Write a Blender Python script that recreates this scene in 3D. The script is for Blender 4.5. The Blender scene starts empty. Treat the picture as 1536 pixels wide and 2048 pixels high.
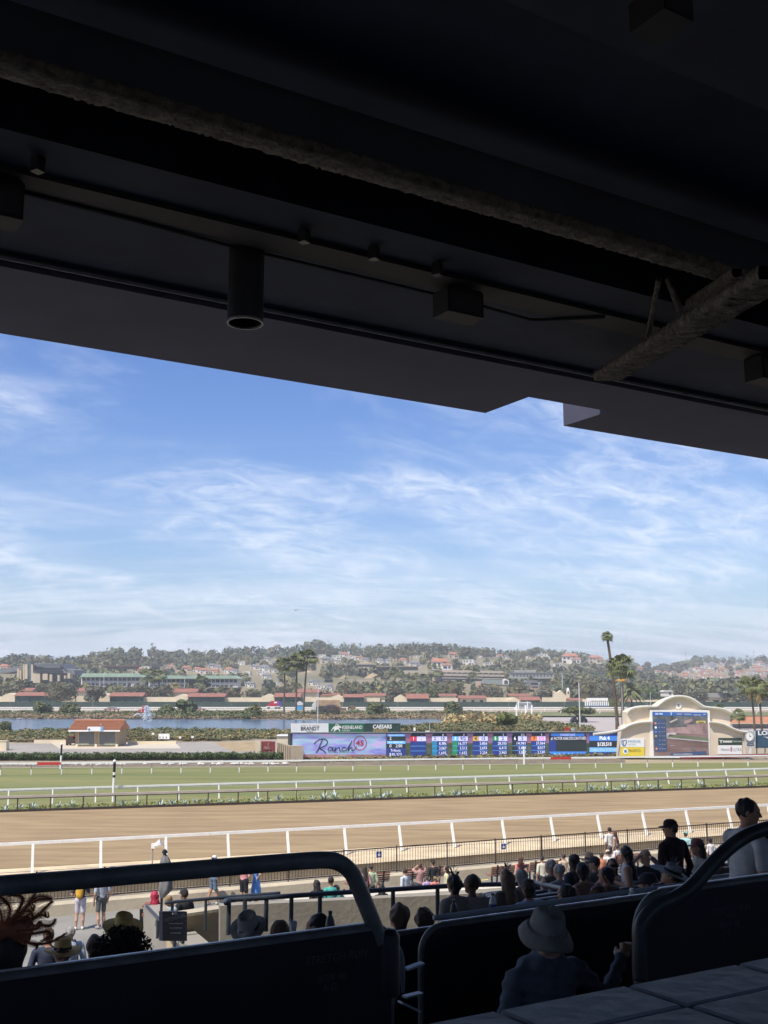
import bpy, math, random
import numpy as np
from mathutils import Vector, Matrix
random.seed(7); RNG = np.random.default_rng(7)
SC = bpy.context.scene
COL = SC.collection
# ------------------------------------------------------------------ camera
FPX, HOR, CH = 2100.0, 1375.0, 7.2          # focal length in photo pixels, horizon row, eye height above the track
TH = math.atan((HOR - 1024) / FPX)
cam = bpy.data.cameras.new('camera'); camo = bpy.data.objects.new('camera', cam); COL.objects.link(camo)
cam.sensor_fit = 'VERTICAL'; cam.sensor_height = 24.0; cam.lens = FPX / 2048 * 24.0
cam.clip_start = 0.05; cam.clip_end = 20000
camo.location = (0, 0, CH); camo.rotation_euler = (math.pi / 2 + TH, 0, 0)
SC.camera = camo
SC.render.resolution_x, SC.render.resolution_y = 768, 1024
# ------------------------------------------------------------------ sky
SUN_EL, SUN_AZ = math.radians(57), math.atan2(-0.66, -0.75)   # azimuth measured from +Y towards +X
W = bpy.data.worlds.new('World'); SC.world = W; W.use_nodes = True
nt = W.node_tree; nt.nodes.clear()
def N(t, typ, **kw):
    n = t.nodes.new(typ)
    for k, v in kw.items():
        if k.startswith('i_'): n.inputs[k[2:].replace('_', ' ')].default_value = v
        else: setattr(n, k, v)
    return n
def math_node(t, op, a=None, b=None, c=None, clamp=False):
    n = t.nodes.new('ShaderNodeMath'); n.operation = op; n.use_clamp = clamp
    for i, x in enumerate((a, b, c)):
        if x is None: continue
        if isinstance(x, (int, float)): n.inputs[i].default_value = x
        else: t.links.new(x, n.inputs[i])
    return n.outputs[0]
sky = N(nt, 'ShaderNodeTexSky', sky_type='NISHITA', sun_disc=False, sun_elevation=SUN_EL, sun_rotation=SUN_AZ, altitude=10, air_density=1.0, dust_density=0.6, ozone_density=2.2)
tc = N(nt, 'ShaderNodeTexCoord'); sep = N(nt, 'ShaderNodeSeparateXYZ'); nt.links.new(tc.outputs['Generated'], sep.inputs[0])
zc = math_node(nt, 'ADD', math_node(nt, 'MAXIMUM', sep.outputs[2], 0.0), 0.30)
cx = math_node(nt, 'DIVIDE', sep.outputs[0], zc); cy = math_node(nt, 'DIVIDE', sep.outputs[1], zc)
def cloud(sx, sy, rot, scale, detail, rough, lo, hi, dist, off):
    cmb = N(nt, 'ShaderNodeCombineXYZ'); nt.links.new(cx, cmb.inputs[0]); nt.links.new(cy, cmb.inputs[1])
    mp = N(nt, 'ShaderNodeMapping', vector_type='TEXTURE'); mp.inputs['Rotation'].default_value = (0, 0, rot); mp.inputs['Scale'].default_value = (sx, sy, 1); mp.inputs['Location'].default_value = off
    nt.links.new(cmb.outputs[0], mp.inputs[0])
    nz = N(nt, 'ShaderNodeTexNoise'); nz.inputs['Scale'].default_value = scale; nz.inputs['Detail'].default_value = detail; nz.inputs['Roughness'].default_value = rough; nz.inputs['Distortion'].default_value = dist
    nt.links.new(mp.outputs[0], nz.inputs['Vector'])
    mr = N(nt, 'ShaderNodeMapRange', interpolation_type='SMOOTHSTEP'); mr.inputs['From Min'].default_value = lo; mr.inputs['From Max'].default_value = hi
    nt.links.new(nz.outputs[0], mr.inputs[0]); return mr.outputs[0]
R_ = math.radians
c1 = cloud(2.6, .8, R_(33), 2.3, 10, .60, .49, .74, .6, (.62, 1.15, 0))      # long cirrus bands
c2 = cloud(1.5, .9, R_(20), 13, 9, .68, .34, .72, .6, (1.7, .2, 2))       # fine mottling
c3 = cloud(1.3, 1.0, R_(30), 2.0, 7, .55, .38, .64, .5, (1.9, .9, 5))        # where the veil lies
c4 = cloud(5.0, .55, R_(3), 5.5, 9, .62, .45, .58, .5, (5.5, 9.0, 1))      # low streaks
c5 = cloud(2.2, .9, R_(24), 26, 6, .7, .30, .75, .4, (3.3, 2.0, 7))       # fibres
zpos = math_node(nt, 'MAXIMUM', sep.outputs[2], 0.0)
veil = math_node(nt, 'MULTIPLY', c3, math_node(nt, 'MULTIPLY_ADD', c2, .74, .10))
hz = math_node(nt, 'POWER', math_node(nt, 'SUBTRACT', 1.0, zpos, clamp=True), 16.0)
hz2 = math_node(nt, 'POWER', math_node(nt, 'SUBTRACT', 1.0, zpos, clamp=True), 11.0)
low = math_node(nt, 'MULTIPLY', c4, hz)
cl = math_node(nt, 'MULTIPLY', c1, math_node(nt, 'MULTIPLY_ADD', c5, .42, .48))
cl = math_node(nt, 'MAXIMUM', cl, veil)
cl = math_node(nt, 'ADD', math_node(nt, 'MULTIPLY', cl, .85), math_node(nt, 'MULTIPLY', low, .85))
cl = math_node(nt, 'MINIMUM', math_node(nt, 'ADD', cl, .04), .92)
hs = N(nt, 'ShaderNodeHueSaturation'); hs.inputs['Saturation'].default_value = 1.36; hs.inputs['Value'].default_value = 1.22; hs.inputs['Hue'].default_value = .517
nt.links.new(sky.outputs[0], hs.inputs['Color'])
m0 = N(nt, 'ShaderNodeMix', data_type='RGBA'); nt.links.new(math_node(nt, 'MULTIPLY', hz2, .97), m0.inputs[0]); m0.inputs[7].default_value = (2.5, 3.6, 5.9, 1); nt.links.new(hs.outputs[0], m0.inputs[6])   # pale marine haze low down
mx = N(nt, 'ShaderNodeMix', data_type='RGBA'); nt.links.new(cl, mx.inputs[0]); mx.inputs[7].default_value = (7.6, 8.2, 9.2, 1); nt.links.new(m0.outputs[2], mx.inputs[6])
bg = N(nt, 'ShaderNodeBackground'); bg.inputs[1].default_value = 0.105
nt.links.new(mx.outputs[2], bg.inputs[0])
wo = N(nt, 'ShaderNodeOutputWorld'); nt.links.new(bg.outputs[0], wo.inputs[0])
# ------------------------------------------------------------------ sun
sl = bpy.data.lights.new('sun', 'SUN'); sl.energy = 4.2; sl.angle = math.radians(.55); sl.color = (1, .935, .82)
so = bpy.data.objects.new('sun', sl); COL.objects.link(so)
SDIR = Vector((math.sin(SUN_AZ) * math.cos(SUN_EL), math.cos(SUN_AZ) * math.cos(SUN_EL), math.sin(SUN_EL)))
so.rotation_euler = SDIR.to_track_quat('Z', 'Y').to_euler(); so.location = (0, 0, 60)
SC.view_settings.view_transform = 'Standard'; SC.view_settings.look = 'None'; SC.view_settings.gamma = 1; SC.view_settings.exposure = 0.3
SC.view_settings.use_curve_mapping = False
SC.render.engine = 'CYCLES'
# ------------------------------------------------------------------ where a photo pixel lies in the place
def ray(px, py):
    a, b = (px - 768) / FPX, (1024 - py) / FPX
    return Vector((a, math.cos(TH) - b * math.sin(TH), math.sin(TH) + b * math.cos(TH)))
def onz(px, py, z=0.0):                       # on a level at height z
    d = ray(px, py); t = (z - CH) / d.z; return Vector((0, 0, CH)) + d * t
def ony(px, py, Y):                           # at a distance Y in front of the stand
    d = ray(px, py); t = Y / d.y; return Vector((0, 0, CH)) + d * t
UA = math.radians(59.0)
U = Vector((math.sin(UA), math.cos(UA), 0)); V = Vector((-math.cos(UA), math.sin(UA), 0))   # along / out of the grandstand
def S(u, v, z): return U * u + V * v + Vector((0, 0, CH + z))                               # z from eye level
def onv(px, py, v):                           # on the upright plane at stand distance v
    d = ray(px, py); t = v / d.dot(V); p = d * t; return (p.dot(U), p.z)
# ------------------------------------------------------------------ materials
MATS = {}
def pm(name, col, var=.12, scale=3.0, rough=.8, bump=0.0, bscale=None, col2=None, metal=0.0, emit=0.0, detail=4, stretch=None, spec=.35, alpha=None, trans=0.0, vcol=False):
    if name in MATS: return MATS[name]
    m = bpy.data.materials.new(name); m.use_nodes = True; t = m.node_tree; p = t.nodes['Principled BSDF']
    p.inputs['Roughness'].default_value = rough; p.inputs['Metallic'].default_value = metal; p.inputs['Specular IOR Level'].default_value = spec
    tcn = t.nodes.new('ShaderNodeTexCoord'); vec = tcn.outputs['Object']
    if stretch:
        mp = t.nodes.new('ShaderNodeMapping'); mp.inputs['Scale'].default_value = stretch[:3]
        if len(stretch) > 3: mp.inputs['Rotation'].default_value = (0, 0, stretch[3])
        t.links.new(vec, mp.inputs[0]); vec = mp.outputs[0]
    nz = t.nodes.new('ShaderNodeTexNoise'); nz.inputs['Scale'].default_value = scale; nz.inputs['Detail'].default_value = detail; nz.inputs['Roughness'].default_value = .6
    t.links.new(vec, nz.inputs['Vector'])
    cr = t.nodes.new('ShaderNodeValToRGB')
    a = col2 if col2 else tuple(c * (1 - var) for c in col); b = col if col2 else tuple(min(1, c * (1 + var)) for c in col)
    cr.color_ramp.elements[0].position = .33; cr.color_ramp.elements[1].position = .67
    cr.color_ramp.elements[0].color = (*a[:3], 1); cr.color_ramp.elements[1].color = (*b[:3], 1)
    t.links.new(nz.outputs[0], cr.inputs[0]); out = cr.outputs[0]
    if vcol:                                   # per-leaf / per-piece tint carried by the mesh
        at = t.nodes.new('ShaderNodeAttribute'); at.attribute_name = 'tint'
        mm = t.nodes.new('ShaderNodeMix'); mm.data_type = 'RGBA'; mm.blend_type = 'MULTIPLY'; mm.inputs[0].default_value = 1
        t.links.new(out, mm.inputs[6]); t.links.new(at.outputs['Color'], mm.inputs[7]); out = mm.outputs[2]
    t.links.new(out, p.inputs['Base Color'])
    if emit > 0:
        t.links.new(out, p.inputs['Emission Color']); p.inputs['Emission Strength'].default_value = emit
    if trans: p.inputs['Transmission Weight'].default_value = trans
    if alpha is not None: p.inputs['Alpha'].default_value = alpha
    if bump > 0:
        n2 = t.nodes.new('ShaderNodeTexNoise'); n2.inputs['Scale'].default_value = bscale or scale * 4; n2.inputs['Detail'].default_value = 6
        t.links.new(vec, n2.inputs['Vector'])
        bn = t.nodes.new('ShaderNodeBump'); bn.inputs['Strength'].default_value = min(1, bump); bn.inputs['Distance'].default_value = .05 * max(1, bump)
        t.links.new(n2.outputs[0], bn.inputs['Height']); t.links.new(bn.outputs[0], p.inputs['Normal'])
    MATS[name] = m; return m
def flat(name, col, emit=0.0, rough=.6): return pm(name, col, var=.04, rough=rough, emit=emit)
# ------------------------------------------------------------------ mesh building
class MB:
    def __init__(s): s.v, s.f, s.m = [], [], []
    def quad(s, *pts, mi=0):
        n = len(s.v); s.v += [tuple(p) for p in pts]; s.f.append(tuple(range(n, n + len(pts)))); s.m.append(mi); return s
    def box(s, c, d, rz=0.0, mi=0, taper=1.0):
        c = Vector(c); n = len(s.v); ca, sa = math.cos(rz), math.sin(rz)
        for z in (-.5, .5):
            k = taper if z > 0 else 1
            for x, y in ((-.5, -.5), (.5, -.5), (.5, .5), (-.5, .5)):
                X, Y = x * d[0] * k, y * d[1] * k
                s.v.append((c.x + X * ca - Y * sa, c.y + X * sa + Y * ca, c.z + z * d[2]))
        for f in ((0, 3, 2, 1), (4, 5, 6, 7), (0, 1, 5, 4), (1, 2, 6, 5), (2, 3, 7, 6), (3, 0, 4, 7)):
            s.f.append(tuple(n + i for i in f)); s.m.append(mi)
        return s
    def bar(s, a, b, w, h, mi=0, up=(0, 0, 1)):      # box from a to b, w across, h along up
        a, b = Vector(a), Vector(b); d = (b - a).normalized(); upv = Vector(up)
        if abs(d.dot(upv)) > .99: upv = Vector((1, 0, 0))
        x = d.cross(upv).normalized(); y = x.cross(d).normalized(); n = len(s.v)
        for p in (a, b):
            for i, j in ((-.5, -.5), (.5, -.5), (.5, .5), (-.5, .5)): s.v.append(tuple(p + x * (i * w) + y * (j * h)))
        for f in ((0, 1, 2, 3), (4, 7, 6, 5), (0, 4, 5, 1), (1, 5, 6, 2), (2, 6, 7, 3), (3, 7, 4, 0)):
            s.f.append(tuple(n + i for i in f)); s.m.append(mi)
        return s
    def tube(s, pts, r, n=8, mi=0, cap=True):
        pts = [Vector(p) for p in pts]; rs = r if isinstance(r, (list, tuple)) else [r] * len(pts); base = len(s.v); prev = None
        for i, p in enumerate(pts):
            d = (pts[min(i + 1, len(pts) - 1)] - pts[max(i - 1, 0)]).normalized()
            ref = prev if prev is not None else (Vector((0, 0, 1)) if abs(d.z) < .9 else Vector((1, 0, 0)))
            x = (ref - d * ref.dot(d))
            if x.length < 1e-5: x = d.orthogonal()
            x.normalize(); prev = x; y = d.cross(x)
            for k in range(n):
                a = 2 * math.pi * k / n; s.v.append(tuple(p + (x * math.cos(a) + y * math.sin(a)) * rs[i]))
        for i in range(len(pts) - 1):
            for k in range(n):
                a, b = base + i * n + k, base + i * n + (k + 1) % n
                s.f.append((a, b, b + n, a + n)); s.m.append(mi)
        if cap:
            s.f.append(tuple(base + k for k in reversed(range(n)))); s.m.append(mi)
            s.f.append(tuple(base + (len(pts) - 1) * n + k for k in range(n))); s.m.append(mi)
        return s
    def lathe(s, prof, c=(0, 0, 0), n=16, mi=0, sx=1, sy=1):
        base = len(s.v)
        for r, z in prof:
            for k in range(n):
                a = 2 * math.pi * k / n; s.v.append((c[0] + r * sx * math.cos(a), c[1] + r * sy * math.sin(a), c[2] + z))
        for i in range(len(prof) - 1):
            for k in range(n):
                a, b = base + i * n + k, base + i * n + (k + 1) % n; s.f.append((a, b, b + n, a + n)); s.m.append(mi)
        return s
    def prism(s, poly, ext, mi=0):             # planar polygon swept by ext, both caps
        n = len(s.v); k = len(poly); e = Vector(ext)
        s.v += [tuple(p) for p in poly] + [tuple(Vector(p) + e) for p in poly]
        s.f.append(tuple(range(n, n + k))); s.m.append(mi); s.f.append(tuple(reversed(range(n + k, n + 2 * k)))); s.m.append(mi)
        for i in range(k):
            j = (i + 1) % k; s.f.append((n + i, n + k + i, n + k + j, n + j)); s.m.append(mi)
        return s
    def build(s, name, mats, parent=None, smooth=False, world=False):
        me = bpy.data.meshes.new(name); me.from_pydata(s.v, [], s.f)
        ms = list(mats) if isinstance(mats, (list, tuple)) else [mats]
        for m in ms: me.materials.append(m)
        if len(ms) > 1: me.polygons.foreach_set('material_index', s.m)
        if smooth: me.polygons.foreach_set('use_smooth', [True] * len(me.polygons))
        me.update()
        o = bpy.data.objects.new(name, me); COL.objects.link(o)
        if parent is not None:
            o.parent = parent
            if world: o.location = -Vector(parent.location)
        return o
def tag(o, label=None, cat=None, group=None, kind=None):
    if label: o['label'] = label
    if cat: o['category'] = cat
    if group: o['group'] = group
    if kind: o['kind'] = kind
    return o
def thing(name, label, cat, loc=(0, 0, 0), rz=0.0, group=None):
    o = bpy.data.objects.new(name, None); COL.objects.link(o); o.location = loc; o.rotation_euler = (0, 0, rz); o.empty_display_size = .1
    return tag(o, label, cat, group)
def struct(o): o['kind'] = 'structure'; return o
def stuff(o, label=None, cat=None): o['kind'] = 'stuff'; return tag(o, label, cat)
def dup(o, loc=None, rz=None, label=None, parent=None, scale=None):
    c = o.copy(); COL.objects.link(c)
    if parent is not None: c.parent = parent
    if loc is not None: c.location = loc
    if rz is not None: c.rotation_euler = (0, 0, rz)
    if scale is not None: c.scale = scale if isinstance(scale, (tuple, list)) else (scale,) * 3
    if label: c['label'] = label
    for ch in CH_OF.get(o.name, []): dup(ch, parent=c)
    return c
CH_OF = {}
def register(o):                               # remember the part tree of a thing that will be copied
    for x in bpy.data.objects:
        if x.parent: CH_OF.setdefault(x.parent.name, [])
    def rec(p):
        CH_OF[p.name] = list(p.children)
        for c in p.children: rec(c)
    rec(o); return o
def instance(o, name, parent, loc, rz=0.0):    # alike piece sharing mesh data
    c = bpy.data.objects.new(name, o.data); COL.objects.link(c); c.parent = parent; c.location = loc; c.rotation_euler = (0, 0, rz); return c
FONT = {}
def text_mesh(body, size, mat, parent, origin, xdir, zdir=(0, 0, 1), name='lettering', align='CENTER', shear=0.0, bold=0.0, width=None, off=None):
    cu = bpy.data.curves.new('t', 'FONT'); cu.body = body; cu.size = size; cu.align_x = align; cu.align_y = 'CENTER'; cu.shear = shear; cu.offset = bold; cu.resolution_u = 2
    o = bpy.data.objects.new('t', cu); COL.objects.link(o); dg = bpy.context.evaluated_depsgraph_get(); dg.update()
    me = bpy.data.meshes.new_from_object(o.evaluated_get(dg)); bpy.data.objects.remove(o); bpy.data.curves.remove(cu)
    x = Vector(xdir).normalized(); z = Vector(zdir).normalized(); y = x.cross(z)           # lettering plane x,z ; normal x cross z
    vs = np.array([v.co[:] for v in me.vertices]) if len(me.vertices) else np.zeros((0, 3))
    k = 1.0
    if width is not None and len(vs): k = width / max(1e-6, vs[:, 0].max() - vs[:, 0].min())
    og = Vector(origin)
    for v in me.vertices: c = v.co.copy(); v.co = og + x * (c.x * k) + z * c.y
    me.name = name; me.materials.clear(); me.materials.append(mat)
    ob = bpy.data.objects.new(name, me); COL.objects.link(ob)
    if parent is not None: ob.parent = parent; ob.location = -Vector(parent.location)
    return ob
# ================================================================== ground, track, rails
M_sand = pm('pale_sand', (.64, .51, .33), .2, .7, .95, .25, 6, detail=8)
M_dirt = pm('brown_dirt', (.385, .278, .155), .0, 1.3, .95, 1.0, 4, col2=(.245, .170, .090), detail=14, stretch=(.16, .85, 1, math.radians(-22)))
M_turf = pm('turf', (.240, .228, .086), 0, .5, .9, .6, 12, col2=(.145, .168, .053), detail=12, stretch=(.10, .8, 1, math.radians(-17)))
M_conc = pm('plaza_concrete', (.235, .225, .20), .2, .35, .9, .15, 14, detail=9)
M_ledge = pm('kerb_concrete', (.52, .45, .33), .16, .8, .9, .2, 10, detail=8)
M_ground = pm('dry_ground', (.34, .28, .19), .2, .05, .95, detail=8)
M_white = pm('white_paint', (.86, .86, .83), .05, 2, .45)
M_asph = pm('old_asphalt', (.33, .30, .265), .13, .2, .92, detail=8)
M_black = pm('black_paint', (.018, .020, .026), .2, 3, .42)
M_brownmetal = pm('brown_metal', (.055, .042, .036), .15, 3, .6)
g = MB().quad((-6000, -2000, -1.2), (6000, -2000, -1.2), (6000, 9000, -1.2), (-6000, 9000, -1.2)).build('ground', M_ground); struct(g)
def line_ground(p0, p1, z, ext=(-3000, 4500)):    # two photo points of a ground line -> two far world points along it
    a, b = onz(*p0, z), onz(*p1, z); d = (b - a).normalized(); return a, d
# edge lines (photo points on the ground)
def strip(name, A, B, z, mat, t0=-70, t1=330):
    (a, da), (b, db) = A, B
    n = 24; m = MB()
    for i in range(n):
        s0, s1 = t0 + (t1 - t0) * i / n, t0 + (t1 - t0) * (i + 1) / n
        m.quad(*[Vector((p.x, p.y, z)) for p in (a + da * s0, a + da * s1, b + db * s1, b + db * s0)])
    return struct(m.build(name, mat))
L_fence = line_ground((207, 1793), (1157, 1713), -.35)
L_sand = line_ground((0, 1738), (1425, 1655), 0)
L_dirt_in = line_ground((0, 1625), (1536, 1573), 0)
L_turf_far = line_ground((0, 1535), (1200, 1527), 0)
def shifted(L, k):
    a, d = L; n = Vector((-d.y, d.x, 0)); return (a + n * k, d)
plz = MB().quad(*[S(u, v, -8.0) for u, v in ((-90, -6), (260, -6), (260, 70), (-90, 70))]).build('plaza_paving', M_conc); struct(plz)
infield = MB()
aF, dF = shifted(L_fence, .55)
infield.quad(*[Vector((p.x, p.y, -.04)) for p in (aF - dF * 700, aF + dF * 900, aF + dF * 900 + Vector((-600, 700, 0)), aF - dF * 700 + Vector((-300, 700, 0)))])
struct(infield.build('infield_ground', M_ground))
strip('sand_apron', shifted(L_fence, .5), shifted(L_sand, .3), -.012, M_sand)
strip('dirt_track', L_sand, L_dirt_in, .0, M_dirt)
strip('turf_course', L_dirt_in, L_turf_far, .004, M_turf)
# kerb carrying the picket fence
kb = MB(); a, d = L_fence; nrm = Vector((-d.y, d.x, 0))
prof = [(-.50, -.8), (-.47, -.42), (-.40, -.38), (.62, -.36), (.62, -.012), (.72, -.012), (.72, -.9), (-.5, -.9)]
pts = [a - d * 60 + nrm * q + Vector((0, 0, 0)) for q, _ in prof]
kb.prism([Vector((p.x, p.y, z)) for p, (q, z) in zip(pts, prof)], d * 330)
struct(kb.build('fence_kerb', M_ledge))

def rail_run(name, label, cat, P0, P1, ground_z, height, spacing, t0, t1, post_kind, rail_w, rail_h, mat, postmat, group=None, extra=None):
    A = line_ground(P0, P1, ground_z); a, d = A; n = Vector((-d.y, d.x, 0))
    base = Vector((a.x, a.y, ground_z)); T = thing(name, label, cat, base, 0, group)
    m = MB(); top = ground_z + height
    seg = 6.0; t = t0
    while t < t1:
        p, q = a + d * t, a + d * min(t + seg - .015, t1)
        m.bar((p.x, p.y, top), (q.x, q.y, top), rail_w, rail_h); t += seg
    m.build('rail', mat, T, world=True)
    # one post, copied
    pb = MB(); lean = post_kind
    if lean == 'gooseneck':
        pb.tube([n * .55 + Vector((0, 0, 0)), n * .55 + Vector((0, 0, height * .45))], .05, 7, 1)
        pb.tube([n * .55 + Vector((0, 0, height * .45)), n * .45 + Vector((0, 0, height * .75)), n * .2 + Vector((0, 0, height * .95)), Vector((0, 0, height))], .028, 6, 0)
        pb.v = [tuple(Vector(v) - n * .0) for v in pb.v]
    elif lean == 'slant':
        pb.bar(n * -.28 , Vector((0, 0, height - rail_h * .3)), .07, .07)
    elif lean == 'slant_far':
        pb.bar(n * -.34, Vector((0, 0, height - rail_h * .3)), .095, .095)
    else:
        pb.bar((0, 0, 0), (0, 0, height - rail_h * .4), .06, .06)
    first = None; t = t0 + .4
    while t < t1:
        loc = Vector((a.x, a.y, ground_z)) + d * t - base
        if first is None:
            first = pb.build('post', postmat, T); first.location = loc
        else: instance(first, 'post', T, loc)
        t += spacing
    return T, A
M_whitepost = pm('weathered_white_paint', (.68, .68, .66), .1, 2, .5)
M_grey = pm('grey_metal', (.30, .31, .31), .1, 2, .5)
RA, LA = rail_run('track_rail', 'white outer rail along the near edge of the dirt track', 'rail', (122, 1741), (1425, 1661), 0, 1.12, 2.62, -12, 120, 'slant_far', .10, .11, M_white, M_white)
RB, LB = rail_run('track_rail', 'brown topped inner rail along the far edge of the dirt track', 'rail', (55, 1623), (1536, 1575), 0, .86, 1.86, -14, 190, 'plain', .16, .13, pm('dusty_rail', (.47, .42, .36), .1, 1, .6), M_brownmetal)
RC, LC = rail_run('turf_rail', 'white rail between the agave bed and the turf course', 'rail', (100, 1607), (1536, 1561), 0, .92, 2.62, -16, 210, 'slant', .10, .10, M_white, M_white)
RD, LD = rail_run('turf_rail', 'white gooseneck rail on the far side of the turf in front of the hedge', 'rail', (58, 1551), (1536, 1533), 0, .98, 2.46, -20, 260, 'gooseneck', .10, .13, M_white, [M_grey, M_white])
# dark skirt strip and kerb blocks at the foot of the dirt inner rail
m = MB(); a, d = LB
m.bar((a - d * 14) + Vector((0, 0, .07)), (a + d * 190) + Vector((0, 0, .07)), .09, .14); m.build('base_board', M_brownmetal, RB, world=True)
m = MB(); m.bar((a - d * 14) + Vector((0, 0, .79)), (a + d * 190) + Vector((0, 0, .79)), .12, .09); m.build('lower_rail', M_brownmetal, RB, world=True)
# second lower rail of turf rail
m = MB(); a, d = LC
m.bar((a - d * 16) + Vector((0, 0, .81)), (a + d * 210) + Vector((0, 0, .81)), .05, .05); m.build('lower_rail', M_whitepost, RC, world=True)
# red banners on far rail
for px in (97, 1122):
    p = onz(px, 1551 - (px - 58) * 18 / 1478., 0); d = LD[1]
    b = MB().bar((p.x, p.y, .96) - d * .8, (p.x, p.y, .96) + d * .8, .14, .22) if False else MB().bar(Vector((p.x, p.y, .95)) - d * .95, Vector((p.x, p.y, .95)) + d * .95, .15, .22)
    o = b.build('banner', flat('red_banner', (.55, .05, .04)), None)
    tag(o, 'small red banner wrapped on the far turf rail ' + ('at the left by the striped pole' if px < 500 else 'under the changes board'), 'banner', 'red rail banners')

# ---- picket fence
FT = thing('picket_fence', 'dark brown metal picket fence along the kerb of the racetrack', 'fence', tuple(Vector((L_fence[0].x, L_fence[0].y, -.36))))
a, d = L_fence; a0 = Vector((a.x, a.y, -.36))
m = MB()
for h in (.07, 1.0): m.bar(a0 - d * 22 + Vector((0, 0, h)), a0 + d * 120 + Vector((0, 0, h)), .035, .045)
m.build('fence_rail', M_brownmetal, FT, world=True)
pk = MB().bar((0, 0, .07), (0, 0, 1.0), .018, .018).build('picket', M_brownmetal, FT); pk.location = d * -20
cnt = 1; t = -20 + .125; far = MB()
step = .125
while t < 110:
    if abs((t / 2.4) - round(t / 2.4)) * 2.4 > .05:
        if cnt < 300 and t > -1.5: instance(pk, 'picket', FT, d * t); cnt += 1
        else: far.bar(d * t + Vector((0, 0, .07)), d * t + Vector((0, 0, 1.0)), .018, .018)
    t += step
fo = far.build('pickets', M_brownmetal, FT); stuff(fo)
pp = None
for i in range(-8, 46):
    loc = d * (i * 2.4)
    if pp is None:
        pp = MB().bar((0, 0, -.02), (0, 0, 1.06), .055, .055).build('fence_post', M_brownmetal, FT); pp.location = loc
    else: instance(pp, 'fence_post', FT, loc)
M_blue_sign = flat('blue_sign', (.03, .07, .30))
for px, py in ((758, 1709), (1007, 1693)):
    # on the fence plane
    r = ray(px, py); nn = Vector((-d.y, d.x, 0)); tt = ((a0 - Vector((0, 0, CH))).dot(nn) - .06) / r.dot(nn); c = Vector((0, 0, CH)) + r * tt
    T = thing('parking_sign', 'small blue access sign on the picket fence ' + ('left, above the couple on the bench' if px < 900 else 'right, above the yellow kerb marking'), 'sign', tuple(c), 0, 'blue access signs')
    MB().bar(-d * .12, d * .12, .012, .24).build('plate', M_blue_sign, T)
    k = -nn * .01
    MB().prism([k + d * (math.cos(q) * .055) + Vector((0, 0, math.sin(q) * .055 - .02)) for q in [i * math.pi / 5 for i in range(10)]], -nn * .004).build('symbol', M_white, T)
    MB().box(k + Vector((0, 0, .065)), (.03, .012, .03)).build('symbol', M_white, T)
# ================================================================== grandstand shell
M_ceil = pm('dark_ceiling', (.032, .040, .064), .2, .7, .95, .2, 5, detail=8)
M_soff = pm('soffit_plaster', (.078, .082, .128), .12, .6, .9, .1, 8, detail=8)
M_spray = pm('sprayed_fireproofing', (.17, .155, .135), .0, 9, .98, 1.0, 26, col2=(.05, .047, .046), detail=9)
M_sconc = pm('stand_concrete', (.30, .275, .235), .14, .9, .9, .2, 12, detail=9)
M_step = pm('dark_step_concrete', (.16, .16, .165), .2, 2, .85, .2, 10)
M_panel = pm('black_box_panel', (.015, .018, .026), .3, 1.5, .5, .06, 30)
M_cap = pm('worn_black_rail', (.13, .138, .142), .35, 6, .42, .05, 40)
M_bright = pm('pale_edge_highlight', (.75, .78, .82), .45, 3, .35, detail=8, metal=.35)  # pale tone stands in for sky highlights on the panel tops
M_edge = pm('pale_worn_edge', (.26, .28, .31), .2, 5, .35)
def sgrid(u0, v0, u1, v1, z): return [S(u0, v0, z), S(u1, v0, z), S(u1, v1, z), S(u0, v1, z)]
ZS = 5.0
def soff(px, py):                       # photo point on the soffit level -> (u, v)
    d = ray(px, py); p = d * (ZS / d.z); return p.dot(U), p.dot(V)
vo = .5 * (soff(100, 677)[1] + soff(965, 830)[1]); vi = .5 * (soff(1055, 793)[1] + soff(1210, 822)[1])
un0, un1 = .5 * (soff(965, 830)[0] + soff(1055, 793)[0]), .5 * (soff(1118, 858)[0] + soff(1210, 822)[0])
vj = .5 * (soff(0, 525)[1] + soff(768, 688)[1])
roof = thing('grandstand_roof', 'dark concrete roof canopy with notched fascia above the stand', 'roof', tuple(S(0, 8, ZS)))
def slab(name, u0, u1, v0, v1, z0, z1, mat):
    return MB().prism([S(u0, v0, z0), S(u0, v1, z0), S(u1, v1, z0), S(u1, v0, z0)], (0, 0, z1 - z0)).build(name, mat, roof, world=True)
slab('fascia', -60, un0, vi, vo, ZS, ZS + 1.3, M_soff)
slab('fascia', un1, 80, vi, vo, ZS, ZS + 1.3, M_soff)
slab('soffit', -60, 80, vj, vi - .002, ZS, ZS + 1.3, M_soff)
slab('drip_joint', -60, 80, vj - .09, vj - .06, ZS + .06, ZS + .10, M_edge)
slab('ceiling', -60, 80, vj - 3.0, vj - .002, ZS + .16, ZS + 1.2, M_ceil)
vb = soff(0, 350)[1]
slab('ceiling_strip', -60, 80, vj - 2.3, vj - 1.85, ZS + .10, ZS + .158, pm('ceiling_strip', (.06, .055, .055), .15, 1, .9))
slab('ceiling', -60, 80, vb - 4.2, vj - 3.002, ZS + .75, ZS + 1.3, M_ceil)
slab('ceiling', -60, 80, -13, vb - 4.2, ZS + .45, ZS + 1.3, M_ceil)
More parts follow.
